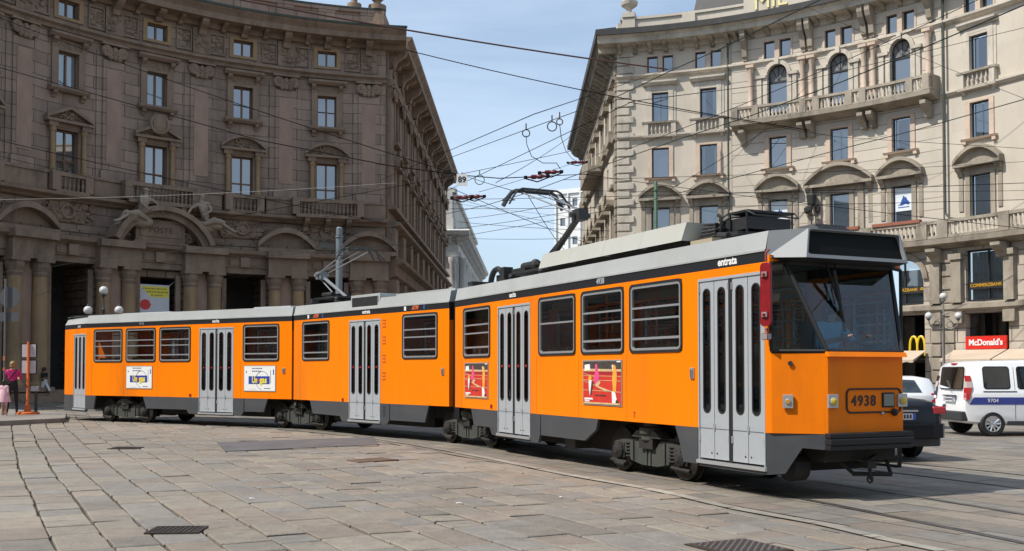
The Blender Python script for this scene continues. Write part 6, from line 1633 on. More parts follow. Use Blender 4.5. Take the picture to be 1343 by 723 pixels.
b.tube([(-.25, -.4, 3.68), (.1, -.38, 3.6), (.0, .6, 3.6), (-.2, .6, 3.68)], .012, 5); b.tube([(-1.05, -.4, 3.68), (-1.5, -.4, 3.62), (-1.75, -.2, 3.6)], .012, 5)
b.v = [Vector((-2.0 + (p.x + 1.95) * .47, p.y * .8 - .1, p.z)) for p in b.v]
tp('roof_equipment', b, M['equip'], 'F')
b = MB(); b.box(-2.0, -1.5, -.75, -.4, 3.2, 3.33); tp('roof_step', b, mat('weathered_wood', (.35, .29, .2), .8), 'F')
b = MB()                                                # pantograph foot, springs, insulators behind the cover
b.box(-8.6, -7.1, -.45, .45, 3.42, 3.46)
for x in (-8.5, -7.2):
    for y in (-.42, .42): b.lathe([(.05, 3.30), (.08, 3.33), (.045, 3.36), (.08, 3.39), (.05, 3.42)], 9, (x, y, 0))
b.lathe([(.08, 0), (.08, .6)], 10, (-8.2, -.3, 3.56), 0, 'x'); b.box(-8.6, -8.0, -.38, -.2, 3.46, 3.54); b.ball((-7.7, -.3, 3.55), .14, .1, .12); b.box(-8.9, -8.7, -.5, -.3, 3.35, 3.6)
b.torus((-9.35, -.35, 3.30), .32, .06, 'y', 16, 6, 0, .1, 3.0); b.torus((-9.35, .1, 3.30), .30, .05, 'y', 16, 6, 0, .1, 3.0); b.box(-9.5, -9.2, -.3, .1, 3.3, 3.5); b.box(-9.84, -9.6, -.8, .8, 3.3, 3.37)
tp('pantograph_base', b, M['equip'], 'F')
def pantograph(k, base, knee, head, hw, mats, thick):
    b = MB(); B_, K_, H_ = Vector((base[0], 0, base[1])), Vector((knee[0], 0, knee[1])), Vector((head[0], 0, head[1]))
    b.tube([B_, K_], thick, 8, 0); b.tube([B_ + Vector((-.42, 0, -.02)), K_ + Vector((-.10, 0, -.06))], .018, 6, 0)
    b.box(K_.x - .14, K_.x + .14, -.10, .10, K_.z - .10, K_.z + .10, 0); b.tube([K_ + Vector((0, -.2, 0)), K_ + Vector((0, .2, 0))], .05, 8, 0)
    for s in (-1, 1): b.tube([K_ + Vector((0, s * .12, .03)), H_ + Vector((0, s * .30, -.08))], .016, 6, 1)
    b.tube([K_ + Vector((.05, 0, .1)), H_ + Vector((.05, 0, -.1))], .010, 5, 1)
    o = tp('pantograph', b, mats, k); mats = [M['arm_dark'], M['arm_dark']]
    h_ = MB()
    for dx in (-.14, .14):
        pts = []
        for i in range(15):
            t = -1 + 2 * i / 14; pts.append(H_ + Vector((dx, t * hw, -.02 if abs(t) < .62 else -.02 - .32 * ((abs(t) - .62) / .38) ** 1.5)))
        h_.tube(pts, .045 if (dx < 0 and hw > .6) else .02, 6, 0)
    for y in (-.5, 0, .5): h_.tube([H_ + Vector((-.14, y * hw, -.02)), H_ + Vector((.14, y * hw, -.02))], .02, 5, 0)
    for s in (-1, 1): h_.tube([H_ + Vector((0, s * .3, -.1)), H_ + Vector((0, s * .3, -.02))], .03, 6, 0); h_.tube([H_ + Vector((0, s * .5, -.06)), H_ + Vector((.05, s * .78, -.28)), H_ + Vector((.05, s * .5, -.24))], .015, 5, 0)
    h_.build('collector_head', mats, o)
    return o
M['arm_dark'] = mat('pantograph_dark', (.045, .045, .045), .5, .3); M['arm_light'] = mat('pantograph_grey', (.20, .21, .22), .5, .2); M['arm_mid'] = mat('pantograph_bare', (.30, .31, .32), .4, .6)
pantograph('F', (-7.95, 3.50), (-6.50, 4.36), (-8.25, 5.10), .66, [M['arm_dark'], M['arm_mid']], .058)
pantograph('M', (-6.05, 3.46), (-7.38, 4.12), (-5.45, 4.70), .58, [M['arm_light'], M['arm_mid']], .045)
b = MB(); b.box(-7.0, -5.7, -.45, .45, 3.42, 3.46)
for x in (-6.9, -5.8):
    for y in (-.42, .42): b.lathe([(.05, 3.30), (.08, 3.33), (.045, 3.36), (.08, 3.39), (.05, 3.42)], 9, (x, y, 0))
b.lathe([(.07, 0), (.07, .5)], 9, (-6.8, -.25, 3.54), 0, 'x'); b.box(-6.7, -6.3, -.3, .3, 3.46, 3.56); b.box(-8.0 + 1.2, -6.6, -.7, -.5, 3.3, 3.42); tp('pantograph_base', b, M['equip'], 'M')
# mid-section ventilation hood and small roof items
b = MB(); b.box(-4.05, -2.75, -H + .03, H - .03, 3.0, 3.33, 0); b.box(-3.98, -2.82, -H + .012, -H + .03, 3.04, 3.28, 1); tp('roof_hood', b, [M['tgrey'], M['equip']], 'M', bevel=.015)
b = MB(); b.box(-2.55, -2.42, -H + .05, -H + .09, 3.07, 3.16); tp('roof_vent', b, M['equip'], 'M')
for x0_, x1_ in ((-2.6, -.3),):
    b = MB(); b.box(x0_, x1_, -.7, .7, 3.24, 3.31); tp('roof_walkway', b, M['tgrey'], 'M')
b = MB(); b.box(-2.0, -.6, -.5, .5, 3.22, 3.30); b.box(-7.6, -5.4, -.5, .5, 3.22, 3.29); tp('roof_vent', b, M['tgrey'], 'R', bevel=.03)
# ================================================================ figures
def skin_mesh(verts, edges, radii, sub=1):
    me = bpy.data.meshes.new('figure'); me.from_pydata([tuple(v) for v in verts], edges, []); ob = bpy.data.objects.new('figure', me); C.objects.link(ob)
    md = ob.modifiers.new('skin', 'SKIN'); md.use_smooth_shade = True
    sv = me.skin_vertices[0].data
    for i, r_ in enumerate(radii): sv[i].radius = (r_, r_) if not isinstance(r_, tuple) else r_
    sv[0].use_root = True
    ss = ob.modifiers.new('sub', 'SUBSURF'); ss.levels = sub; ss.render_levels = sub
    out = bpy.data.meshes.new_from_object(ob.evaluated_get(bpy.context.evaluated_depsgraph_get()))
    bpy.data.objects.remove(ob); bpy.data.meshes.remove(me)
    return out
def figure(name, label, pose, mats, loc, rz, h=1.7, hair=None, parent=None, hairlen=0.0, hands=True):
    """pose: joint -> (x, y, z) in head-heights-free metres for a 1.7 m person, facing -y.
    mats: list [skin, top, legs, shoes]; joints coloured by the bone they hang on"""
    J = {k: Vector(v) for k, v in pose.items()}
    order = ['pelvis', 'waist', 'chest', 'neckb', 'neck', 'head', 'crown', 'shl', 'ell', 'wrl', 'shr', 'elr', 'wrr', 'hipl', 'knl', 'anl', 'tol', 'hipr', 'knr', 'anr', 'tor']
    rad = dict(pelvis=(.155, .115), waist=(.13, .095), chest=(.165, .11), neckb=(.075, .07), neck=(.052, .055), head=(.078, .095), crown=(.062, .075), shl=.066, ell=.043, wrl=.030, shr=.066, elr=.043, wrr=.030, hipl=.095, knl=.058, anl=.040, tol=.032, hipr=.095, knr=.058, anr=.040, tor=.032)
    E = [('pelvis', 'waist', 2), ('waist', 'chest', 1), ('chest', 'neckb', 1), ('neckb', 'neck', 0), ('neck', 'head', 0), ('head', 'crown', 0), ('chest', 'shl', 1), ('shl', 'ell', 1), ('ell', 'wrl', 0), ('chest', 'shr', 1), ('shr', 'elr', 1), ('elr', 'wrr', 0),
         ('pelvis', 'hipl', 2), ('hipl', 'knl', 2), ('knl', 'anl', 4), ('anl', 'tol', 3), ('pelvis', 'hipr', 2), ('hipr', 'knr', 2), ('knr', 'anr', 4), ('anr', 'tor', 3)]
    me = skin_mesh([J[k] for k in order], [(order.index(a), order.index(b)) for a, b, _ in E], [rad[k] for k in order], 2)
    while len(mats) < 5: mats = mats + [mats[2]]
    bm = bmesh.new(); bm.from_mesh(me); bpy.data.meshes.remove(me)
    for f in bm.faces:
        c = f.calc_center_median(); best = 9
        for a, b, m_ in E:
            p, q = J[a], J[b]; d = q - p; t = max(0, min(1, (c - p).dot(d) / d.length_squared)); dd = (c - p - d * t).length
            if dd < best: best = dd; f.material_index = m_
        f.smooth = True
    x = MB()
    hd = J['head']; up = (J['crown'] - J['neck']).normalized(); fw = Vector(pose.get('look', (0, -1, 0))).normalized(); rt = fw.cross(up).normalized()
    x.ball(hd + fw * .098 - up * .005, .016, .02, .024, 7); x.ball(hd + rt * .08, .014, .022, .032, 6); x.ball(hd - rt * .08, .014, .022, .032, 6)
    xm = [0] * len(x.f)
    for s in (-1, 1): x.ball(hd + fw * .088 + rt * .032 * s + up * .025, .013, .013, .010, 6)
    xm += [5] * (len(x.f) - len(xm))
    x.ball(hd + fw * .086 - up * .045, .024, .012, .008, 6); xm += [6] * (len(x.f) - len(xm))
    if hands:                                           # palm, four curled fingers of different lengths, thumb from the side of the palm
        for w_, e_ in (('wrl', 'ell'), ('wrr', 'elr')):
            d = (J[w_] - J[e_]).normalized(); sd = d.cross(fw if abs(d.dot(fw)) < .9 else up).normalized(); nn = sd.cross(d).normalized(); p = J[w_]
            x.tube([p - d * .01, p + d * .04, p + d * .085], [.028, .036, .033], 7)
            for i, L_ in enumerate((.07, .08, .075, .058)):
                o = p + d * .085 + sd * (-.027 + .018 * i); x.tube([o, o + d * L_ * .5 + nn * .004, o + d * L_ * .85 + nn * .024], [.0095, .009, .007], 5)
            o = p + d * .03 + sd * -.032; x.tube([o, o + d * .035 - sd * .022, o + d * .06 - sd * .026 + nn * .012], [.012, .011, .008], 5)
            xm += [0] * (len(x.f) - len(xm))
    vs_ = [bm.verts.new(v) for v in x.v]
    for f, m_ in zip(x.f, xm):
        try: nf = bm.faces.new([vs_[i] for i in f]); nf.material_index = m_; nf.smooth = True
        except ValueError: pass
    me = bpy.data.meshes.new(name); bm.to_mesh(me); bm.free()
    for m_ in mats + [M['eye'], M['lip']]: me.materials.append(m_)
    s_ = h / 1.7; me.transform(Matrix.Scale(s_, 4))
    T = Matrix.Translation(loc) @ Matrix.Rotation(rz, 4, 'Z')
    o = bpy.data.objects.new(name, me); C.objects.link(o)
    if parent: o.parent = parent; o.matrix_local = T
    else: o.matrix_world = T; o.location = loc; o.rotation_euler = (0, 0, rz); tag(o, label, 'person' if name == 'person' else 'statue')
    if hair:
        b = MB(); b.ball(hd - fw * .022 + up * .03, .094, .108, .108, 14)
        b.ball(hd - fw * .05 - up * (.03 + hairlen * .5), .088, .07, .085 + hairlen * .5, 12)
        for v in range(len(b.v)): b.v[v] = b.v[v] * s_
        b.build('hair', hair, o, smooth=True)
    return o
def mats_p(*c): return [mat('cloth', q, .8, var=.12, vscale=12) for q in c]
M['eye'] = mat('eye_dark', (.03, .02, .015), .3); M['lip'] = mat('lip', (.35, .12, .1), .5)
SKIN = mat('skin', (.50, .29, .20), .55); HAIR_D = mat('dark_hair', (.018, .012, .008), .5); HAIR_B = mat('blond_hair', (.28, .17, .07), .5)
stand = dict(pelvis=(0, 0, .94), waist=(0, -.01, 1.10), chest=(0, 0, 1.30), neckb=(0, .01, 1.43), neck=(0, 0, 1.49), head=(0, -.015, 1.575), crown=(0, -.01, 1.655),
             shl=(.17, 0, 1.385), ell=(.225, .02, 1.10), wrl=(.235, -.05, .86), shr=(-.17, 0, 1.385), elr=(-.225, .02, 1.10), wrr=(-.235, -.05, .86),
             hipl=(.09, 0, .88), knl=(.095, -.02, .49), anl=(.095, .02, .09), tol=(.11, -.13, .035), hipr=(-.09, 0, .88), knr=(-.095, -.02, .49), anr=(-.095, .02, .09), tor=(-.11, -.13, .035))
# woman at the stop, back to the camera
pw = dict(stand); pw.update(elr=(-.25, -.06, 1.12), wrr=(-.15, -.24, 1.14), ell=(.24, .04, 1.10), wrl=(.22, -.12, .92), knl=(.13, -.03, .49), anl=(.15, .03, .09), tol=(.19, -.09, .035), knr=(-.11, -.03, .49), anr=(-.13, .0, .09), tor=(-.16, -.13, .035))
p0 = on_ground(16, 543.8, .145); p0.z = .14
PK, BK, SH = mats_p((.55, .02, .16), (.012, .012, .014), (.30, .26, .24))
wo = figure('person', 'woman in bright pink top and black trousers waiting with a bag at the stop', pw, [SKIN, PK, BK, SH, BK], tuple(p0), R(195), 1.70, HAIR_B)
b = MB(); b.tube([(-.14, .03, 1.43), (-.05, .125, 1.30), (.08, .13, 1.12), (.20, .05, .95)], .016, 6); b.tube([(-.14, .03, 1.43), (-.05, -.13, 1.28), (.1, -.13, 1.1), (.20, .0, .95)], .016, 6)
bag = thing('shoulder_bag', 'black shoulder bag on a strap across the back of the woman in pink', 'bag', tuple(p0), R(195))
b.build('strap', BK, bag)
b = MB(); b.ball((.26, .03, .84), .07, .15, .14, 12); b.box(.23, .29, -.10, .16, .86, .95); b.build('pouch', BK, bag, smooth=True)
# child beside her
p1 = on_ground(5, 545.5, .145); p1.z = .14
LP, = mats_p((.70, .42, .48),)
ch = figure('person', 'small child in a pale pink dress beside the woman in pink at the stop', stand, [SKIN, LP, LP, mats_p((.6, .6, .6))[0], SKIN], tuple(p1), R(170), 1.12, HAIR_D, hairlen=.06)
b = MB(); b.lathe([(.11, .82), (.15, .70), (.20, .44), (.20, .43)], 14, (0, 0, 0), cap=False); b.build('dress_skirt', LP, ch, smooth=True)
# pedestrian by the steps
pk = dict(stand); pk.update(hipl=(.07, -.02, .88), knl=(.08, -.26, .52), anl=(.07, -.38, .12), tol=(.07, -.51, .06), hipr=(-.07, .02, .88), knr=(-.08, .10, .50), anr=(-.07, .42, .20), tor=(-.07, .38, .07), ell=(.22, .16, 1.12), wrl=(.22, .10, .88), elr=(-.22, -.02, 1.12), wrr=(-.17, -.26, 1.17))
p2 = on_ground(58, 521.5); p2 = p2 * (52 / p2.y); p2.z = 0
DT_, WSH, SD = mats_p((.010, .010, .012), (.62, .62, .60), (.12, .07, .045))
TAN = mat('tanned_skin', (.30, .15, .09), .55)
figure('person', 'person in a black sleeveless top and white shorts walking past the steps of the palace', pk, [TAN, DT_, WSH, SD, TAN], tuple(p2), R(75), 1.72, HAIR_D)
# tram driver, seated in the cab
dv_ = dict(pelvis=(0, .05, .50), waist=(0, .06, .66), chest=(0, .03, .86), neckb=(0, .02, .98), neck=(0, 0, 1.04), head=(0, -.02, 1.125), crown=(0, -.015, 1.205), shl=(.18, .03, .93), ell=(.25, -.15, .72), wrl=(.16, -.40, .76), shr=(-.18, .03, .93), elr=(-.26, -.15, .72), wrr=(-.2, -.40, .76), hipl=(.10, 0, .50), knl=(.12, -.44, .52), anl=(.12, -.48, .10), tol=(.13, -.60, .05), hipr=(-.10, 0, .50), knr=(-.12, -.44, .52), anr=(-.12, -.48, .10), tor=(-.13, -.60, .05))
SHB, TRO = mats_p((.30, .45, .62), (.02, .022, .03))
q = spt('F', -.10, .02, 1.16)
figure('person', 'driver in a light blue shirt seated behind the windscreen of the orange tram', dv_, [SKIN, SHB, TRO, TRO], tuple(q), SEC['F'][1] + R(90), 1.7, HAIR_D)
b = MB(); b.box(-.24, .24, -.2, .25, .36, .44); b.prism([(-.22, .24, .44), (.22, .24, .44), (.20, .33, 1.0), (-.20, .33, 1.0)], (0, .05, 0)); b.lathe([(.16, -.10), (.06, -.08), (.06, .36)], 10, (0, .02, 0))
b.build('driver_seat', M['equip'], TR, mtx=BASE @ Matrix.Translation(q) @ Matrix.Rotation(SEC['F'][1] + R(90), 4, 'Z'))
# reclining stone figures on the entrance arch
ST = mat('carved_stone', (.36, .285, .21), .85, var=.25, vscale=2, bump=.5, bscale=20, dirt=(.14, .11, .09, .7))
rec = dict(pelvis=(.0, 0, .0), waist=(.08, 0, .22), chest=(.14, 0, .46), neckb=(.17, 0, .60), neck=(.17, -.02, .66), head=(.15, -.05, .75), crown=(.14, -.05, .83), shl=(.27, -.05, .52), ell=(.47, -.08, .40), wrl=(.58, -.1, .22), shr=(.0, -.1, .55), elr=(-.06, -.22, .34), wrr=(.12, -.25, .22),
           hipl=(-.04, .05, -.02), knl=(-.42, -.02, .12), anl=(-.62, -.08, -.26), tol=(-.74, -.1, -.28), hipr=(-.04, -.1, -.02), knr=(-.36, -.16, .02), anr=(-.72, -.2, -.20), tor=(-.84, -.22, -.22), look=(-.8, -.6, 0))
for s_, mir, lab in ((10.75, 1, 'reclining stone figure on the left side of the entrance arch of the brown palace'), (14.75, -1, 'reclining stone figure on the right side of the entrance arch of the brown palace')):
    ps = {k: (v[0] * mir, v[1], v[2]) for k, v in rec.items()}
    o = figure('statue', lab, ps, [ST] * 5, (0, 0, 0), 0, 1.7 * 1.95, None)
    mt = fmtx(FL, s_, 9.95, 1.0); o.location = mt.translation; o.rotation_euler = mt.to_euler()
    for i_ in (5, 6): o.data.materials[i_] = ST
    b = MB(); b.ball((mir * -.35, -.05, -.10), .75, .32, .28, 12); b.ball((mir * .15, .1, -.25), .7, .4, .35, 12); b.tube([(mir * -.9, -.3, .05), (mir * -.3, -.42, .12), (mir * .3, -.3, -.15)], [.12, .2, .12], 8); b.build('drapery', ST, o, smooth=True)
# ================================================================ vehicles
def wheel_meshes(r, w_, rim_m, spokes=10):
    t = MB(); t.lathe([(r * .62, -w_ / 2), (r * .9, -w_ / 2), (r, -w_ * .35), (r, w_ * .35), (r * .9, w_ / 2), (r * .62, w_ / 2)], 26, (0, 0, 0), 0, 'y', cap=False)
    rm = MB(); rm.lathe([(.0, w_ * .1), (r * .62, w_ * .1)], 26, (0, 0, 0), 1, 'y', cap=False)
    rm.torus((0, -w_ * .44, 0), r * .61, r * .05, 'y', 26, 6, 0)
    for i in range(spokes):
        a = 2 * pi * i / spokes; d = Vector((cos(a), 0, sin(a))); rm.tube([d * r * .12 + Vector((0, -w_ * .38, 0)), d * r * .60 + Vector((0, -w_ * .42, 0))], [r * .07, r * .085], 5, 0)
    rm.lathe([(r * .15, -w_ * .3), (r * .15, -w_ * .44), (r * .08, -w_ * .48)], 12, (0, 0, 0), 0, 'y')
    return t.build('wheel', M['rubber'], me_only=True, smooth=True), rm.build('rim', [rim_m, M['grime_shade']], me_only=True, smooth=True)
def car_shell(st, shear, wheels, wr, paint, parent, name='body'):
    """loft through stations (x, zb, zbelt, ztop, y_low, y_belt, y_top); shear(x, z) bends the ends"""
    mb = MB(); n = 0
    for x, zb, zt_, zp, yl, yb, yt in st:
        half = [(yl * .86, zb), (yl * .97, zb + .05), (yl, zb + .22), (yl, (zb + zt_) / 2 + .1), (yb, zt_ - .03), (yb - .015, zt_), (yt, zp - .07), (yt - .05, zp - .02), (yt * .55, zp)]
        lp = [(y, z) for y, z in half] + [(-y, z) for y, z in half[::-1]]; n = len(lp)
        mb.add([(shear(x, z), y, z) for y, z in lp], [])
    k = len(st)
    mb.f = [[i * n + j, i * n + (j + 1) % n, (i + 1) * n + (j + 1) % n, (i + 1) * n + j] for i in range(k - 1) for j in range(n)] + [list(range(n - 1, -1, -1)), [(k - 1) * n + j for j in range(n)]]
    mb.m = [0] * len(mb.f); mb.uv = [None] * len(mb.f)
    o = mb.build(name, [paint, M['grime_shade']], parent, smooth=True)
    cut = MB()
    for wx in wheels: cut.lathe([(wr * 1.16, -2), (wr * 1.16, 2)], 28, (wx, 0, wr), 1, 'y')
    co = cut.build('arch_cutter', [paint, M['grime_shade']], None); md = o.modifiers.new('arches', 'BOOLEAN'); md.object = co; md.operation = 'DIFFERENCE'; md.solver = 'EXACT'
    if parent: co.matrix_world = Matrix.Translation(parent.location) @ Matrix.Rotation(parent.rotation_euler.z, 4, 'Z')
    bpy.context.view_layer.update()
    me = bpy.data.meshes.new_from_object(o.evaluated_get(bpy.context.evaluated_depsgraph_get())); o.modifiers.clear(); old = o.data; o.data = me; bpy.data.meshes.remove(old); bpy.data.objects.remove(co)
    me.name = name
    return o
def side_panel(st, pts, off=.004, sg=-1):
    """flat points (x, z) laid on the side of a lofted body"""
    out = []
    for x, z in pts:
        for a, b in zip(st[:-1], st[1:]):
            if a[0] <= x <= b[0] + 1e-6:
                t = (x - a[0]) / (b[0] - a[0]); q = [a[i] * (1 - t) + b[i] * t for i in range(7)]; break
        else: q = st[-1] if x > st[-1][0] else st[0]
        _, zb, zt_, zp, yl, yb, yt = q
        if z > zt_: f = (z - zt_) / max(.01, zp - .07 - zt_); y = yb - .015 + (yt - yb + .015) * min(1.1, f)
        else:
            zm = (zb + zt_) / 2 + .1; y = yl if z < zm else yl + (yb - yl) * (z - zm) / max(.01, zt_ - .03 - zm)
        out.append((x, sg * (y + off), z))
    return out
def panel(mb, st, pts, off, sg, m=0):
    """convex (x, z) outline laid on the curved side in narrow strips"""
    xs = sorted({round(x, 4) for x, _ in pts} | {s_[0] for s_ in st}); lo, hi = min(x for x, _ in pts), max(x for x, _ in pts)
    xs = [x for x in xs if lo - 1e-6 <= x <= hi + 1e-6]; cols = []
    fine = []
    for a, b in zip(xs[:-1], xs[1:]):
        k = max(1, int((b - a) / .12)); fine += [a + (b - a) * i / k for i in range(k)]
    fine.append(xs[-1])
    for x in fine:
        zz = []; n = len(pts)
        for i in range(n):
            (xa, za), (xb, zb_) = pts[i], pts[(i + 1) % n]
            if min(xa, xb) - 1e-6 <= x <= max(xa, xb) + 1e-6:
                if abs(xb - xa) < 1e-6: zz += [za, zb_]
                else: zz.append(za + (zb_ - za) * (x - xa) / (xb - xa))
        z0, z1 = min(zz), max(zz); cols.append(side_panel(st, [(x, z0 + (z1 - z0) * j / 5) for j in range(6)], off, sg))
    for a, b in zip(cols[:-1], cols[1:]):
        for j in range(5): mb.quad(a[j], b[j], b[j + 1], a[j + 1], m)
def rr_poly(x0, x1, z0, z1, r=.06, n=3):
    return [(x, z) for x, z in rrect(x1 - x0, z1 - z0, r, n, (x0 + x1) / 2, (z0 + z1) / 2)][::-1]
M['white_car'] = mat('white_car_paint', (.74, .75, .76), .28, coat=.5); M['black_car'] = mat('dark_navy_paint', (.006, .007, .011), .3, spec=.3); M['plastic'] = mat('black_plastic', (.03, .03, .032), .6)
M['car_glass'] = glass_mat('dark_car_glass', refl=.06, dark=(.012, .016, .018)); M['car_glass_see'] = glass_mat('car_glass', tint=(.42, .50, .50), refl=.06)
M['tail'] = glass_mat('tail_lens', refl=.05, dark=(.48, .012, .015)); M['plate'] = mat('number_plate', (.68, .70, .70), .5); M['plate_b'] = mat('plate_blue', (.03, .08, .38), .5); M['stripe'] = mat('blue_stripe', (.035, .055, .29), .35, coat=.4)
M['chrome'] = mat('alloy_rim', (.62, .63, .64), .25, .85)
def add_wheels(t, xs, y, r, w_=.19, rim=None):
    tm, rm = wheel_meshes(r, w_, rim or M['chrome'])
    for x in xs:
        for s in (-1, 1):
            o = link('wheel', tm, t, (x, s * y, r)); o.rotation_euler = (0, 0, 0 if s < 0 else pi); link('rim', rm, o)
# --- white inspection van
V = thing('van', 'white inspection van with a blue side stripe parked right of the tram', 'van', (10.58, 25.03, 0), R(1.5))
vst = [(0.0, .34, 1.02, 1.66, .80, .83, .70), (.10, .30, 1.02, 1.74, .84, .865, .73), (.5, .27, 1.02, 1.78, .86, .875, .74), (1.6, .24, 1.02, 1.80, .865, .88, .74), (2.55, .24, 1.03, 1.78, .865, .88, .73), (3.05, .24, 1.05, 1.55, .865, .87, .70), (3.45, .25, 1.02, 1.14, .86, .85, .74), (3.95, .26, .90, .98, .83, .80, .70), (4.2, .32, .72, .80, .74, .70, .6)]
def vshear(x, z): return x + (max(0, z - .95) * .13 if x < .6 else 0) + (max(0, .6 - z) * .0)
car_shell(vst, vshear, (.62, 3.30), .295, M['white_car'], V)
add_wheels(V, (.62, 3.30), .775, .295)
def vpan(name, pts, m, off=.004, parent=V, st=vst):
    b = MB(); b.poly(side_panel(st, pts, off)); b2 = MB(); return b.build(name, m, parent)
def vpan2(name, pts, m, off=.004, st=vst, par=V):
    o = None
    for sg in (1, -1): b = MB(); panel(b, st, pts, off, sg); o = b.build(name, m, par, smooth=True)
    return o
for x0, x1, nm in ((.42, 1.06, 'side_window'), (1.22, 2.08, 'side_window'), (2.22, 2.86, 'side_window')):
    vpan2(nm, rr_poly(x0, x1, 1.10, 1.64 if x1 < 2.5 else 1.6, .07), M['rubber'], .003)
    vpan2(nm, rr_poly(x0 + .025, x1 - .025, 1.125, 1.615 if x1 < 2.5 else 1.575, .06), M['car_glass'], .007)
st_p = [(.06, .80), (.10, .90), (.30, .905), (3.0, .905), (3.0, .74), (.4, .74)]
vpan2('blue_stripe', [(.09, .745), (.17, .915), (1.6, .915), (1.6, .745)], M['stripe'], .005); vpan2('blue_stripe', [(1.6, .745), (1.6, .915), (3.2, .915), (3.2, .745)], M['stripe'], .005)
vpan2('rubbing_strip', rr_poly(1.42, 2.9, .56, .72, .03), M['plastic'], .010); vpan2('window_rail', rr_poly(.40, 1.20, 1.035, 1.06, .01), M['plastic'], .006)
for x in (1.15, 2.14, 3.0):
    vpan2('door_seam', [(x, .40), (x + .010, .40), (x + .010, 1.62), (x, 1.62)], M['rubber'], .003)
vpan2('sill', rr_poly(.95, 2.95, .26, .36, .03), M['plastic'], .008)
o = link('lettering', text_mesh('9704', .125, WH, .002, space=1.05), V, loc=(.62, -.880, .835)); o.rotation_euler = (0, 0, R(0))
o = link('lettering', text_mesh('CONTROLLO', .19, WH, .002), V, loc=(1.98, -.886, .83))
# rear face
def vrear(name, pts, m, off=.004, par=V):
    b = MB(); b.poly([(vshear(0, z) - off, y, z) for y, z in pts]); return b.build(name, m, par)
vrear('rear_window', [(y, z) for y, z in rrect(1.22, .54, .07, 3, 0, 1.36)], M['rubber'], .003); vrear('rear_window', [(y, z) for y, z in rrect(1.17, .49, .06, 3, 0, 1.36)], M['car_glass'], .008)
for s in (-1, 1):
    b = MB(); lv = [(z, vshear(0, z) - .012, vshear(0, z) + .13 - .06 * abs(z - 1.14) / .28) for z in (.86, 1.0, 1.14, 1.28, 1.42)]
    for (z0, a0_, c0_), (z1, a1_, c1_) in zip(lv[:-1], lv[1:]):
        y0, y1 = [(.875 if z < 1.03 else .875 - .145 * (z - 1.03) / .68) for z in (z0, z1)]
        b.add([(a0_, s * .73, z0), (a0_, s * y0, z0), (c0_, s * y0, z0), (a1_, s * (y1 - .14), z1), (a1_, s * y1, z1), (c1_, s * y1, z1)], [(0, 1, 4, 3), (1, 2, 5, 4)], 1 if z0 == 1.14 else 0)
    b.build('tail_light', [M['tail'], mat('clear_lens', (.55, .45, .42), .3)], V)
b = MB(); b.box(-.10, .30, -.80, .80, .36, .58); b.build('rear_bumper', M['plastic'], V, bevel=.03)
b = MB(); b.box(-.035, .01, -.26, .26, .80, .91, 0); b.box(-.04, -.035, -.26, -.22, .80, .91, 1); b.box(-.04, -.035, .22, .26, .80, .91, 1)
for i in range(7): b.box(-.041, -.036, -.19 + .055 * i, -.16 + .055 * i, .83, .885, 2)
b.build('number_plate', [M['plate'], M['plate_b'], M['rubber']], V)
b = MB(); b.box(-.05, .02, -.30, .30, .925, .955); b.build('tailgate_handle', M['plastic'], V); b = MB(); b.ball((-.01, .28, .68), .05, .05, .05); b.build('fuel_cap', M['plastic'], V)
b = MB(); b.tube([(.0, -.05, 1.06), (.02, .2, 1.3)], .012, 5); b.build('rear_wiper', M['plastic'], V); b = MB(); b.box(.09, .15, -.12, .12, 1.685, 1.72); b.build('brake_light', M['tail'], V)
b = MB(); b.box(2.95, 3.1, -1.02, -.88, 1.05, 1.24); b.box(2.95, 3.1, .88, 1.02, 1.05, 1.24); b.build('wing_mirror', M['white_car'], V, bevel=.03)
# --- dark saloon just behind the tram's front
D = thing('saloon_car', 'dark navy saloon car half hidden behind the front of the tram', 'car', (6.53, 17.40, 0), R(101))
dst = [(0.0, .42, .88, .94, .70, .72, .60), (.08, .30, .92, 1.02, .80, .82, .68), (.35, .24, .94, 1.06, .84, .85, .70), (.85, .22, .95, 1.08, .86, .86, .70), (1.55, .20, .95, 1.40, .87, .87, .60), (2.3, .20, .95, 1.43, .87, .87, .60), (2.9, .20, .95, 1.30, .87, .87, .62), (3.45, .20, .93, 1.00, .87, .86, .70), (4.1, .22, .84, .90, .84, .82, .68), (4.5, .30, .66, .74, .74, .70, .55)]
car_shell(dst, lambda x, z: x, (.98, 3.6), .315, M['black_car'], D)
add_wheels(D, (.98, 3.6), .78, .315)
def dpan2(name, pts, m, off=.005): return vpan2(name, pts, m, off, dst, D)
dpan2('side_window', [(1.15, 1.0), (1.5, 1.30), (2.15, 1.34), (2.15, 1.0)], M['car_glass']); dpan2('side_window', [(2.2, 1.0), (2.2, 1.34), (2.75, 1.26), (3.15, 1.0)], M['car_glass'])
b = MB(); b.quad((.93, -.58, 1.10), (.93, .58, 1.10), (1.5, .50, 1.385), (1.5, -.5, 1.385)); b.build('rear_window', M['car_glass'], D)
for s in (-1, 1):
    b = MB(); b.box(-.01, .22, s * .60, s * .84, .80, .93); b.build('tail_light', M['tail'], D, bevel=.025)
b = MB(); pl = [(-.09, -.55), (-.06, -.74), (.08, -.86), (.3, -.87), (.3, .87), (.08, .86), (-.06, .74), (-.09, .55)]; b.prism([(x, y, .40) for x, y in pl], (0, 0, .24), 0); b.prism([(x - .008, y * 1.005, .605) for x, y in pl], (0, 0, .018), 1); b.prism([(x + .05, y * .95, .26) for x, y in pl], (0, 0, .138), 2); b.build('rear_bumper', [M['black_car'], M['chrome'], M['plastic']], D, bevel=.012)
b = MB(); b.box(-.02, .02, -.26, .26, .71, .82, 0); b.box(-.026, -.02, -.26, -.21, .71, .82, 1)
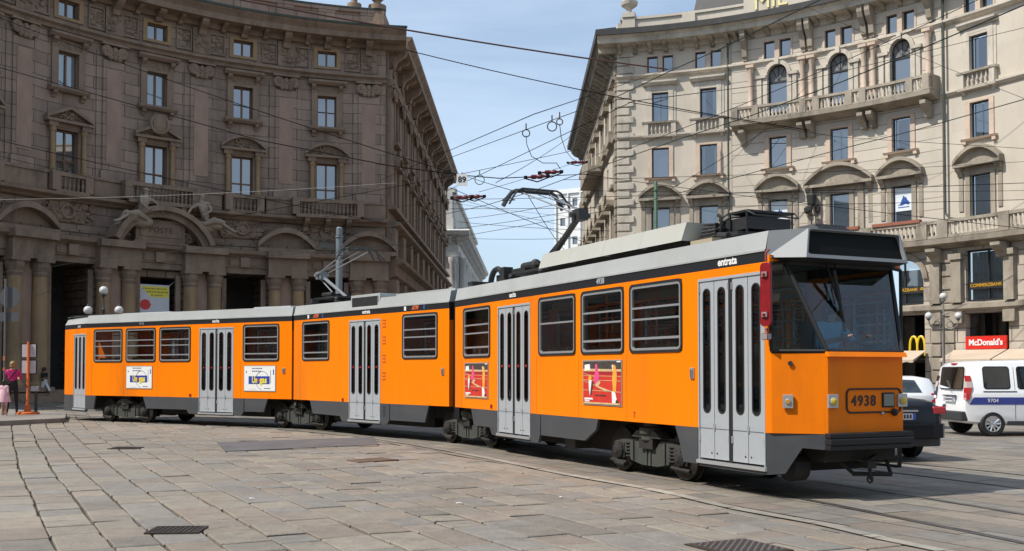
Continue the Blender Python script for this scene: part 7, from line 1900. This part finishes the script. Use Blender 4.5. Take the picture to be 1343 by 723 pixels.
for i in range(7): b.box(-.026, -.02, -.18 + .055 * i, -.15 + .055 * i, .735, .795, 2)
b.build('number_plate', [M['plate'], M['plate_b'], M['rubber']], D); b = MB(); b.box(-.03, .02, -.3, .3, .845, .875); b.build('boot_trim', M['chrome'], D)
# --- white hatchback beyond
Hc = thing('hatchback_car', 'white hatchback car parked behind the dark saloon', 'car', (11.15, 28.0, 0), R(180))
hst = [(0.0, .40, .88, 1.24, .74, .76, .55), (.08, .28, .90, 1.34, .79, .81, .56), (.45, .24, .90, 1.40, .81, .82, .56), (1.3, .22, .90, 1.40, .82, .83, .57), (2.2, .22, .90, 1.36, .82, .83, .57), (2.9, .22, .90, .98, .82, .82, .66), (3.5, .24, .80, .86, .78, .76, .6), (3.8, .3, .66, .72, .68, .66, .5)]
car_shell(hst, lambda x, z: x, (.68, 3.05), .29, M['white_car'], Hc)
add_wheels(Hc, (.68, 3.05), .74, .29)
vpan2('side_window', [(.36, .96), (.50, 1.29), (1.35, 1.33), (1.35, .96)], M['car_glass'], .005, hst, Hc); vpan2('side_window', [(1.42, .96), (1.42, 1.33), (2.15, 1.28), (2.62, .96)], M['car_glass'], .005, hst, Hc)
b = MB(); b.quad((-.012, -.62, .93), (-.012, .62, .93), (.05, .50, 1.27), (.05, -.50, 1.27)); b.build('rear_window', M['car_glass'], Hc)
for s in (-1, 1):
    b = MB(); b.box(-.02, .14, s * .60, s * .80, .70, .95); b.build('tail_light', M['tail'], Hc, bevel=.02)
# ================================================================ street furniture
M['galv'] = mat('galvanised_steel', (.17, .20, .215), .5, .3, var=.15, vscale=3); M['postgrey'] = mat('grey_post', (.17, .18, .18), .5, .3); M['globe'] = mat('opal_globe', (.58, .57, .54), .3); M['cast_dark'] = mat('dark_cast_iron', (.035, .035, .035), .55); M['cast_grey'] = mat('grey_cast_iron', (.17, .165, .16), .6); M['stop_or'] = mat('stop_orange', (.62, .13, .015), .5)
M['signback'] = mat('sign_back', (.10, .105, .11), .6, .3)
def lamp(x, y, hgt, arm, label, m, gr=.175, up=.62):
    t = thing('street_lamp', label, 'street lamp', (x, y, 0)); b = MB()
    b.lathe([(.26, 0), (.26, .25), (.17, .35), (.14, .8), (.09, 1.0), (.065, 1.1), (.05, hgt - up), (.07, hgt - up + .03), (.035, hgt - up + .1), (.03, hgt - .1), (.09, hgt - .08), (.10, hgt)], 12)
    for s in (-1, 1):
        z = hgt - up; b.tube([(0, 0, z - .55), (s * arm * .5, 0, z - .62), (s * arm * .9, 0, z - .45), (s * arm, 0, z - .20)], .028, 7); b.torus((s * arm * .42, 0, z - .40), .14, .018, 'y', 12, 5); b.lathe([(.05, -.06), (.09, 0)], 9, (s * arm, 0, z - .15)); b.tube([(0, 0, z), (s * arm * .55, 0, z - .25), (s * arm * .8, 0, z - .5)], .016, 5)
    b.build('post', m, t, smooth=True)
    for dx, z in ((0, hgt + gr * .9), (-arm, hgt - up - .15 + gr * .9), (arm, hgt - up - .15 + gr * .9)):
        g_ = MB(); g_.ball((0, 0, 0), gr, n=16); o = g_.build('globe', M['globe'], t, loc=(dx, 0, z), smooth=True)
        c_ = MB(); c_.lathe([(.06, gr * .92), (.035, gr * 1.05), (.045, gr * 1.2), (.01, gr * 1.45)], 8); c_.build('finial', m, o)
lamp(at(136, 382, 40).x, 40, at(136, 386, 40).z, .60, 'dark street lamp with three white globes behind the tail of the tram', M['cast_dark'], .165, .62)
lamp(at(1237, 388, 46).x, 46, at(1237, 393, 46).z, .66, 'grey street lamp with three white globes in front of the cream palace', M['cast_grey'], .16, .72)
def post(name, label, cat, px_, py_, Y, r, m, extra=None):
    p = at(px_, py_, Y); t = thing(name, label, cat, (p.x, Y, 0)); b = MB(); b.lathe([(r * 1.8, 0), (r * 1.8, .3), (r * 1.15, .4), (r, p.z - .05), (r * .6, p.z)], 12); b.build('pole', m, t, smooth=True)
    c_ = MB(); c_.torus((0, 0, p.z - .35), r * 1.15, .02, 'z', 12, 5); c_.box(-.03, .03, -r - .06, r + .06, p.z - .38, p.z - .30); c_.build('wire_clamp', m, t); return t
post('wire_pole', 'grey steel wire pole behind the middle section of the tram', 'pole', 445, 298, 36, .115, M['galv'])
post('wire_pole', 'slim green wire pole in front of the cream palace above the tram roof', 'pole', 860, 238, 38, .07, mat('green_pole', (.05, .11, .06), .5))
# sign seen from behind, on a thin pole
p = at(7, 390, 32.8); t = thing('road_sign', 'round road sign seen from behind on a thin grey pole at the stop', 'sign', (p.x, 32.8, .14)); b = MB()
b.lathe([(.032, 0), (.032, p.z + .45)], 8); b.build('pole', M['postgrey'], t)
b = MB(); b.lathe([(.0, .05), (.33, .05), (.335, .065), (.0, .07)], 28, (.12, 0, p.z - .14), 0, 'y'); b.build('disc', M['signback'], t)
b = MB(); b.box(-.25, .42, .04, .06, p.z - .90, p.z - .62); b.build('plate', M['signback'], t)
b = MB(); b.box(-.034, .034, -.036, -.03, 1.72, 1.86); b.box(-.034, .034, -.036, -.03, 1.40, 1.5); b.build('sticker', mat('pole_sticker', (.45, .16, .05), .6), t)
# tram stop post with two timetable panels
p = on_ground(36, 543.5, .14); t = thing('tram_stop_sign', 'orange tram stop post with two timetable panels on a round orange base', 'tram stop', (p.x, p.y, .14))
b = MB(); b.lathe([(.36, 0), (.36, .05), (.33, .08), (.10, .10), (.07, .30), (.045, .34), (.04, 2.30), (.03, 2.33)], 20); b.build('post', M['stop_or'], t, smooth=True)
for z0, z1 in ((1.28, 1.76), (1.80, 2.28)):
    b = MB(); b.box(-.26, .26, .045, .07, z0, z1, 0); b.box(-.22, .22, .038, .045, z0 + .035, z1 - .035, 1)
    b.build('timetable_panel', [M['rubber'], mat('timetable_paper', (.48, .45, .47), .6, var=.12, vscale=9)], t)
p = on_ground(47, 543.5, .14); t = thing('bollard', 'short dark post with a pale top right of the orange stop post', 'bollard', (p.x, p.y, .14)); b = MB(); b.lathe([(.06, 0), (.05, .1), (.045, .72), (.05, .74)], 10); b.build('post', M['cast_dark'], t); b = MB(); b.box(-.16, .07, -.06, .06, .74, .90); b.build('head', mat('pale_box', (.38, .40, .42), .5), t, bevel=.02)
# banner in the central portal
s_b = 12.1; t = thing('banner', 'white banner with yellow heading and red badge hanging in the central portal', 'banner', tuple(FL.p(11.95, .12, 4.2))); t.rotation_euler = (0, 0, fmtx(FL, s_b, 0).to_euler().z)
b = MB(); b.box(-.95, .95, -.01, .01, .0, 2.15, 0); o = b.build('sheet', mat('banner_white', (.62, .62, .64), .8, var=.06, vscale=3), t)
b = MB(); b.prism([(-.72, -.014, 2.05), (.92, -.014, 2.05), (.92, -.014, 1.45), (-.1, -.014, 1.45)], (0, .003, 0)); b.build('yellow_heading', M['pyellow'], t)
b = MB()
for i, (a, c) in enumerate(((-.55, .80), (-.35, .78), (-.1, .60))):
    x = a
    while x < c: l_ = random.uniform(.04, .14); b.box(x, x + l_, -.019, -.015, 1.88 - .18 * i, 1.96 - .18 * i); x += l_ + .04
b.build('heading_lines', mat('heading_ink', (.30, .24, .04), .6), t)
b = MB(); b.prism([(x * .30 - .42, -.014, z * .30 + 1.02) for x, z in [(cos(a) * (1.12 if i % 2 == 0 else .97), sin(a) * (1.0 if i % 2 == 0 else .97)) for i, a in enumerate([2 * pi * k / 16 for k in range(16)])]], (0, .003, 0)); b.build('badge', M['red_sign'], t)
for sx in (-1, 1): b = MB(); b.tube([(sx * .95, 0, 2.13), (sx * 1.25, .0, 2.38)], .012, 5); b.build('rope', WH, t)
# wall lantern on the cream palace
t = thing('wall_lantern', 'dark ornate lantern fixed to the first floor of the cream palace', 'lantern', tuple(FR.p(12.05, .5, 9.3))); b = MB()
b.tube([(0, 0, 0), (0, 0, 1.7)], .04, 6); b.lathe([(.06, 1.65), (.22, 1.75), (.30, 2.3), (.12, 2.5), (.04, 2.75)], 8); b.build('bracket', M['cast_dark'], t)
for a in range(3): c_ = MB(); c_.tube([(0, 0, 1.2), (.30 * cos(a * 2.1), .30 * sin(a * 2.1), 1.1), (.36 * cos(a * 2.1), .36 * sin(a * 2.1), 1.3)], .025, 5); c_.lathe([(.05, 1.3), (.15, 1.4), (.17, 1.62), (.04, 1.75)], 8, (.36 * cos(a * 2.1), .36 * sin(a * 2.1), 0)); c_.build('lantern_arm', M['cast_dark'], t)
# ================================================================ overhead line
M['wire'] = mat('dark_wire', (.007, .007, .008), .9, spec=.1); M['wire_g'] = mat('copper_green_wire', (.020, .034, .028), .8, spec=.2); M['wire_r'] = mat('brown_cable', (.085, .035, .025), .6)
def wire(name, label, pts, r, m, sag=0.0, group=None):
    P = [at(*q) if not isinstance(q, Vector) else q for q in pts]
    if len(P) == 2:
        n = 14; P = [P[0].lerp(P[1], i / n) - Vector((0, 0, sag * 4 * (i / n) * (1 - i / n))) for i in range(n + 1)]
    t0 = P[len(P) // 2]; r *= .75; b = MB(); b.tube([p - t0 for p in P], r, 6)
    o = b.build(name, m); o.location = t0
    return tag(o, label, 'wire', group)
g_ = 'overhead tram wires'
def contact(line, z0, label, i0=0, i1=None):
    P = []
    for i, q in enumerate(line[i0:i1:4]): P.append(Vector((q.x, q.y, z0)))
    return wire('contact_wire', label, P, .009, M['wire_g'], group=g_)
contact(CL, 5.13, 'green contact wire that runs above the whole length of the tram'); wire('feeder_wire', 'dark green wire with three rings that rises over the tram roof to the upper right', [(585, 209, 26), (685, 172, 20), (809, 127, 16.5), (886, 90, 14.5), (950, 62, 13.5), (1075, 0, 12), (1300, -130, 10)], .009, M['wire_g'], group=g_); contact(CL2, 5.3, 'green contact wire above the empty second track beyond the tram')
wire('span_wire', 'thick brown cable crossing the sky at the top between both palaces', [(215, -20, 50), (875, 91, 61)], .060, M['wire_r'], .25, g_)
wire('span_wire', 'dark wire from the corner cornice of the brown palace to the cream one', [(534, 66, 60), (1062, 171, 58)], .036, M['wire'], .3, g_)
wire('span_wire', 'sloping wire across the upper windows of the brown palace', [(-60, 0, 30), (600, 229, 24)], .015, M['wire'], .15, g_)
wire('span_wire', 'lower sloping wire across the brown palace that carries the route plate', [(-60, 72, 30), (340, 184, 25), (514, 218, 24), (606, 230, 24), (655, 234, 24), (780, 228, 40)], .017, M['wire'], .0, g_)
wire('span_wire', 'pale thin wire across the statues of the brown palace', [(-20, 262, 40), (520, 240, 36)], .009, mat('pale_wire', (.16, .16, .16), .5), .12, g_)
wire('span_wire', 'wire from the brown palace over the pantograph of the tram', [(500, 236, 60), (700, 150, 22), (886, 88, 60)], .014, M['wire'], 0, g_)
wire('span_wire', 'wire from the street rising over the sky to the cream palace cornice', [(585, 251, 50), (830, 133, 34), (1062, 104, 55), (1345, 36, 48)], .018, M['wire'], 0, g_)
wire('span_wire', 'wire rising steeply across the arched windows of the cream palace', [(820, 197, 40), (1345, -30, 30)], .015, M['wire'], .2, g_)
wire('span_wire', 'wire from the balcony corner down across the cream palace', [(824, 134, 34), (1100, 180, 54), (1345, 195, 49)], .016, M['wire'], 0, g_)
for a, c, lab in (((575, 216, 70), (690, 255, 24), 'fine wire from the brown palace corner down to the pantograph'), ((560, 262, 70), (812, 290, 62), 'fine wire crossing the far street just above the pale palace'), ((605, 262, 50), (762, 300, 60), 'fine wire from the low insulators falling to the cream palace'), ((650, 240, 30), (757, 172, 50), 'fine wire climbing from the route plate to the cream cornice'), ((628, 252, 40), (800, 196, 62), 'fine wire climbing beside the green wire to the cream corner'), ((690, 252, 24), (742, 330, 40), 'fine wire dropping behind the bent arm of the pantograph'), ((740, 236, 40), (1345, 212, 48), 'fine level wire across the middle windows of the cream palace'), ((760, 250, 50), (1345, 250, 48), 'fine level wire over the first floor arches of the cream palace'), ((1060, 10, 50), (1345, 130, 40), 'fine wire falling to the right over the top of the cream palace'), ((900, 268, 60), (1110, 60, 58), 'fine wire climbing steeply across the long balcony'), ((0, 205, 45), (560, 330, 62), 'fine wire falling across the balustrade of the brown palace'), ((300, 298, 55), (590, 262, 70), 'fine wire rising past the corner of the brown palace')):
    wire('span_wire', lab, [a, c], .013, M['wire'], .1, g_)
for i, (a, c, lab) in enumerate((((588, 262, 60), (1345, 240, 47), 'level wire just under the route plate reaching the far right of the view'), ((590, 274, 60), (1345, 262, 47), 'level wire below the pantograph head crossing the lower windows'), ((600, 300, 80), (800, 268, 60), 'thin wire low over the far street, upper of the crossing pair'), ((600, 291, 80), (800, 303, 60), 'thin wire low over the far street, lower of the crossing pair'), ((620, 313, 90), (795, 311, 62), 'lowest level wire over the far street'), ((612, 287, 80), (760, 262, 62), 'short wire sloping up over the pale palace in the street'), ((590, 246, 55), (800, 330, 58), 'wire falling to the right across the far street'), ((300, 285, 50), (760, 196, 60), 'wire across the corner of the brown palace towards the sky'), ((-20, 180, 45), (500, 292, 60), 'faint wire sloping down across the middle storeys of the brown palace'), ((760, 228, 62), (1345, 300, 49), 'wire sloping down across the first floor of the cream palace'), ((880, 248, 60), (1020, 160, 60), 'short wire climbing from the lower left windows of the cream palace'))):
    wire('span_wire', lab, [a, c], .020 if i < 2 else .022, M['wire'], .1, g_)
# insulators, rings and droppers
def insulator(px_, py_, Y, label, ang, l_=.26):
    p = at(px_, py_, Y); t = thing('wire_insulator', label, 'insulator', tuple(p), ang, 'wire insulators'); b = MB(); b.lathe([(.015, -l_ / 2 - .10), (.025, -l_ / 2), (.05, -l_ / 2 + .02), (.05, -.03), (.035, 0), (.05, .03), (.05, l_ / 2 - .02), (.03, l_ / 2), (.02, l_ / 2 + .12)], 9, (0, 0, 0), 0, 'x'); b.build('red_barrel', mat('insulator_red', (.10, .010, .014), .35), t, smooth=True)
    c_ = MB(); c_.box(-l_ / 2 - .15, -l_ / 2 - .08, -.025, .025, -.03, .03); c_.box(l_ / 2 + .08, l_ / 2 + .15, -.025, .025, -.03, .03); c_.tube([(-l_ / 2 - .15, 0, -.02), (0, .06, -.10), (l_ / 2 + .15, 0, -.02)], .015, 5); c_.build('clamp', M['wire'], t)
insulator(606, 259, 24, 'dark red wire insulator low beside the street corner of the brown palace', R(-12)); insulator(622, 258, 24.3, 'dark red wire insulator just right of the lowest one', R(-12)); insulator(704, 232, 22, 'dark red wire insulator directly above the pantograph head', R(-15)); insulator(722, 226, 22.4, 'dark red wire insulator right of the one above the pantograph', R(-15)); insulator(757, 213, 34, 'small red wire insulator against the edge of the cream palace', R(-10), .4)
def wring(px_, py_, Y, r, label, m):
    p = at(px_, py_, Y); b = MB(); b.torus((0, 0, 0), r, .010, 'y', 18, 6); b.tube([(0, 0, r), (0, 0, r + .12)], .012, 5); o = b.build('wire_ring', m); o.location = p; tag(o, label, 'wire ring', 'rings hanging on the wires')
wring(629, 236, 24, .11, 'green ring hanging right of the route plate', mat('ring_green', (.05, .14, .09), .5)); wring(690, 175, 19.7, .07, 'dark ring hanging on the contact wire, lowest of the three', M['wire']); wring(724, 166, 18.7, .085, 'green ring hanging on the contact wire, middle of the three', M['wire_g']); wring(734, 160, 18.4, .055, 'reddish ring hanging on the contact wire, highest of the three', M['wire_r'])
wire('feeder_cable', 'thin looping cable hanging from the dark ring down to the insulators', [(690, 178, 20), (691, 190, 20), (697, 205, 20.5), (712, 214, 21), (730, 214, 21.5), (735, 222, 22)], .010, M['wire']); wire('feeder_cable', 'thin cable hanging from the reddish ring to the small red insulator', [(734, 163, 19.5), (736, 180, 21), (742, 198, 25), (750, 208, 30), (757, 212, 34)], .010, M['wire'])
p = at(606, 236, 23.9); t = thing('route_plate', 'white square plate numbered 89 hanging on a wire over the street', 'plate', tuple(p)); b = MB(); b.box(-.125, .125, -.012, .012, -.14, .14); b.build('plate', WH, t); link('lettering', text_mesh('89', .19, M['black'], .002, bold=.004), t, loc=(0, -.0145, 0)); b = MB(); b.tube([(0, 0, .14), (0, 0, .17)], .015, 5); b.build('hanger', M['wire'], t)
M['timepaper'] = mat('soiled_paper', (.50, .48, .44), .8)
# scraps of paper on the slabs
for i, (px_, py_, rz, lab) in enumerate(((602, 661, 20, 'crumpled white paper scrap on the slabs in front of the middle of the tram'), (735, 653, 70, 'small pale paper scrap on the slabs near the kerb line'), (330, 655, 120, 'tiny paper scrap on the slabs right of the near drain'))):
    p = on_ground(px_, py_); b = MB(); r_ = random.Random(i)
    pts = [Vector((r_.uniform(-.06, .06), r_.uniform(-.035, .035), r_.uniform(.008, .035))) for _ in range(7)]
    b.add([(-.04, -.02, .008), (0, -.028, .014), (.035, -.012, .008), (.042, .018, .014), (0, .025, .008), (-.035, .015, .014), (0, 0, .022)], [(0, 1, 6), (1, 2, 6), (2, 3, 6), (3, 4, 6), (4, 5, 6), (5, 0, 6)])
    o = b.build("paper_scrap", M["timepaper"]); o.location = p; o.rotation_euler = (0, 0, R(rz)); tag(o, lab, 'litter', 'scraps of paper on the paving')
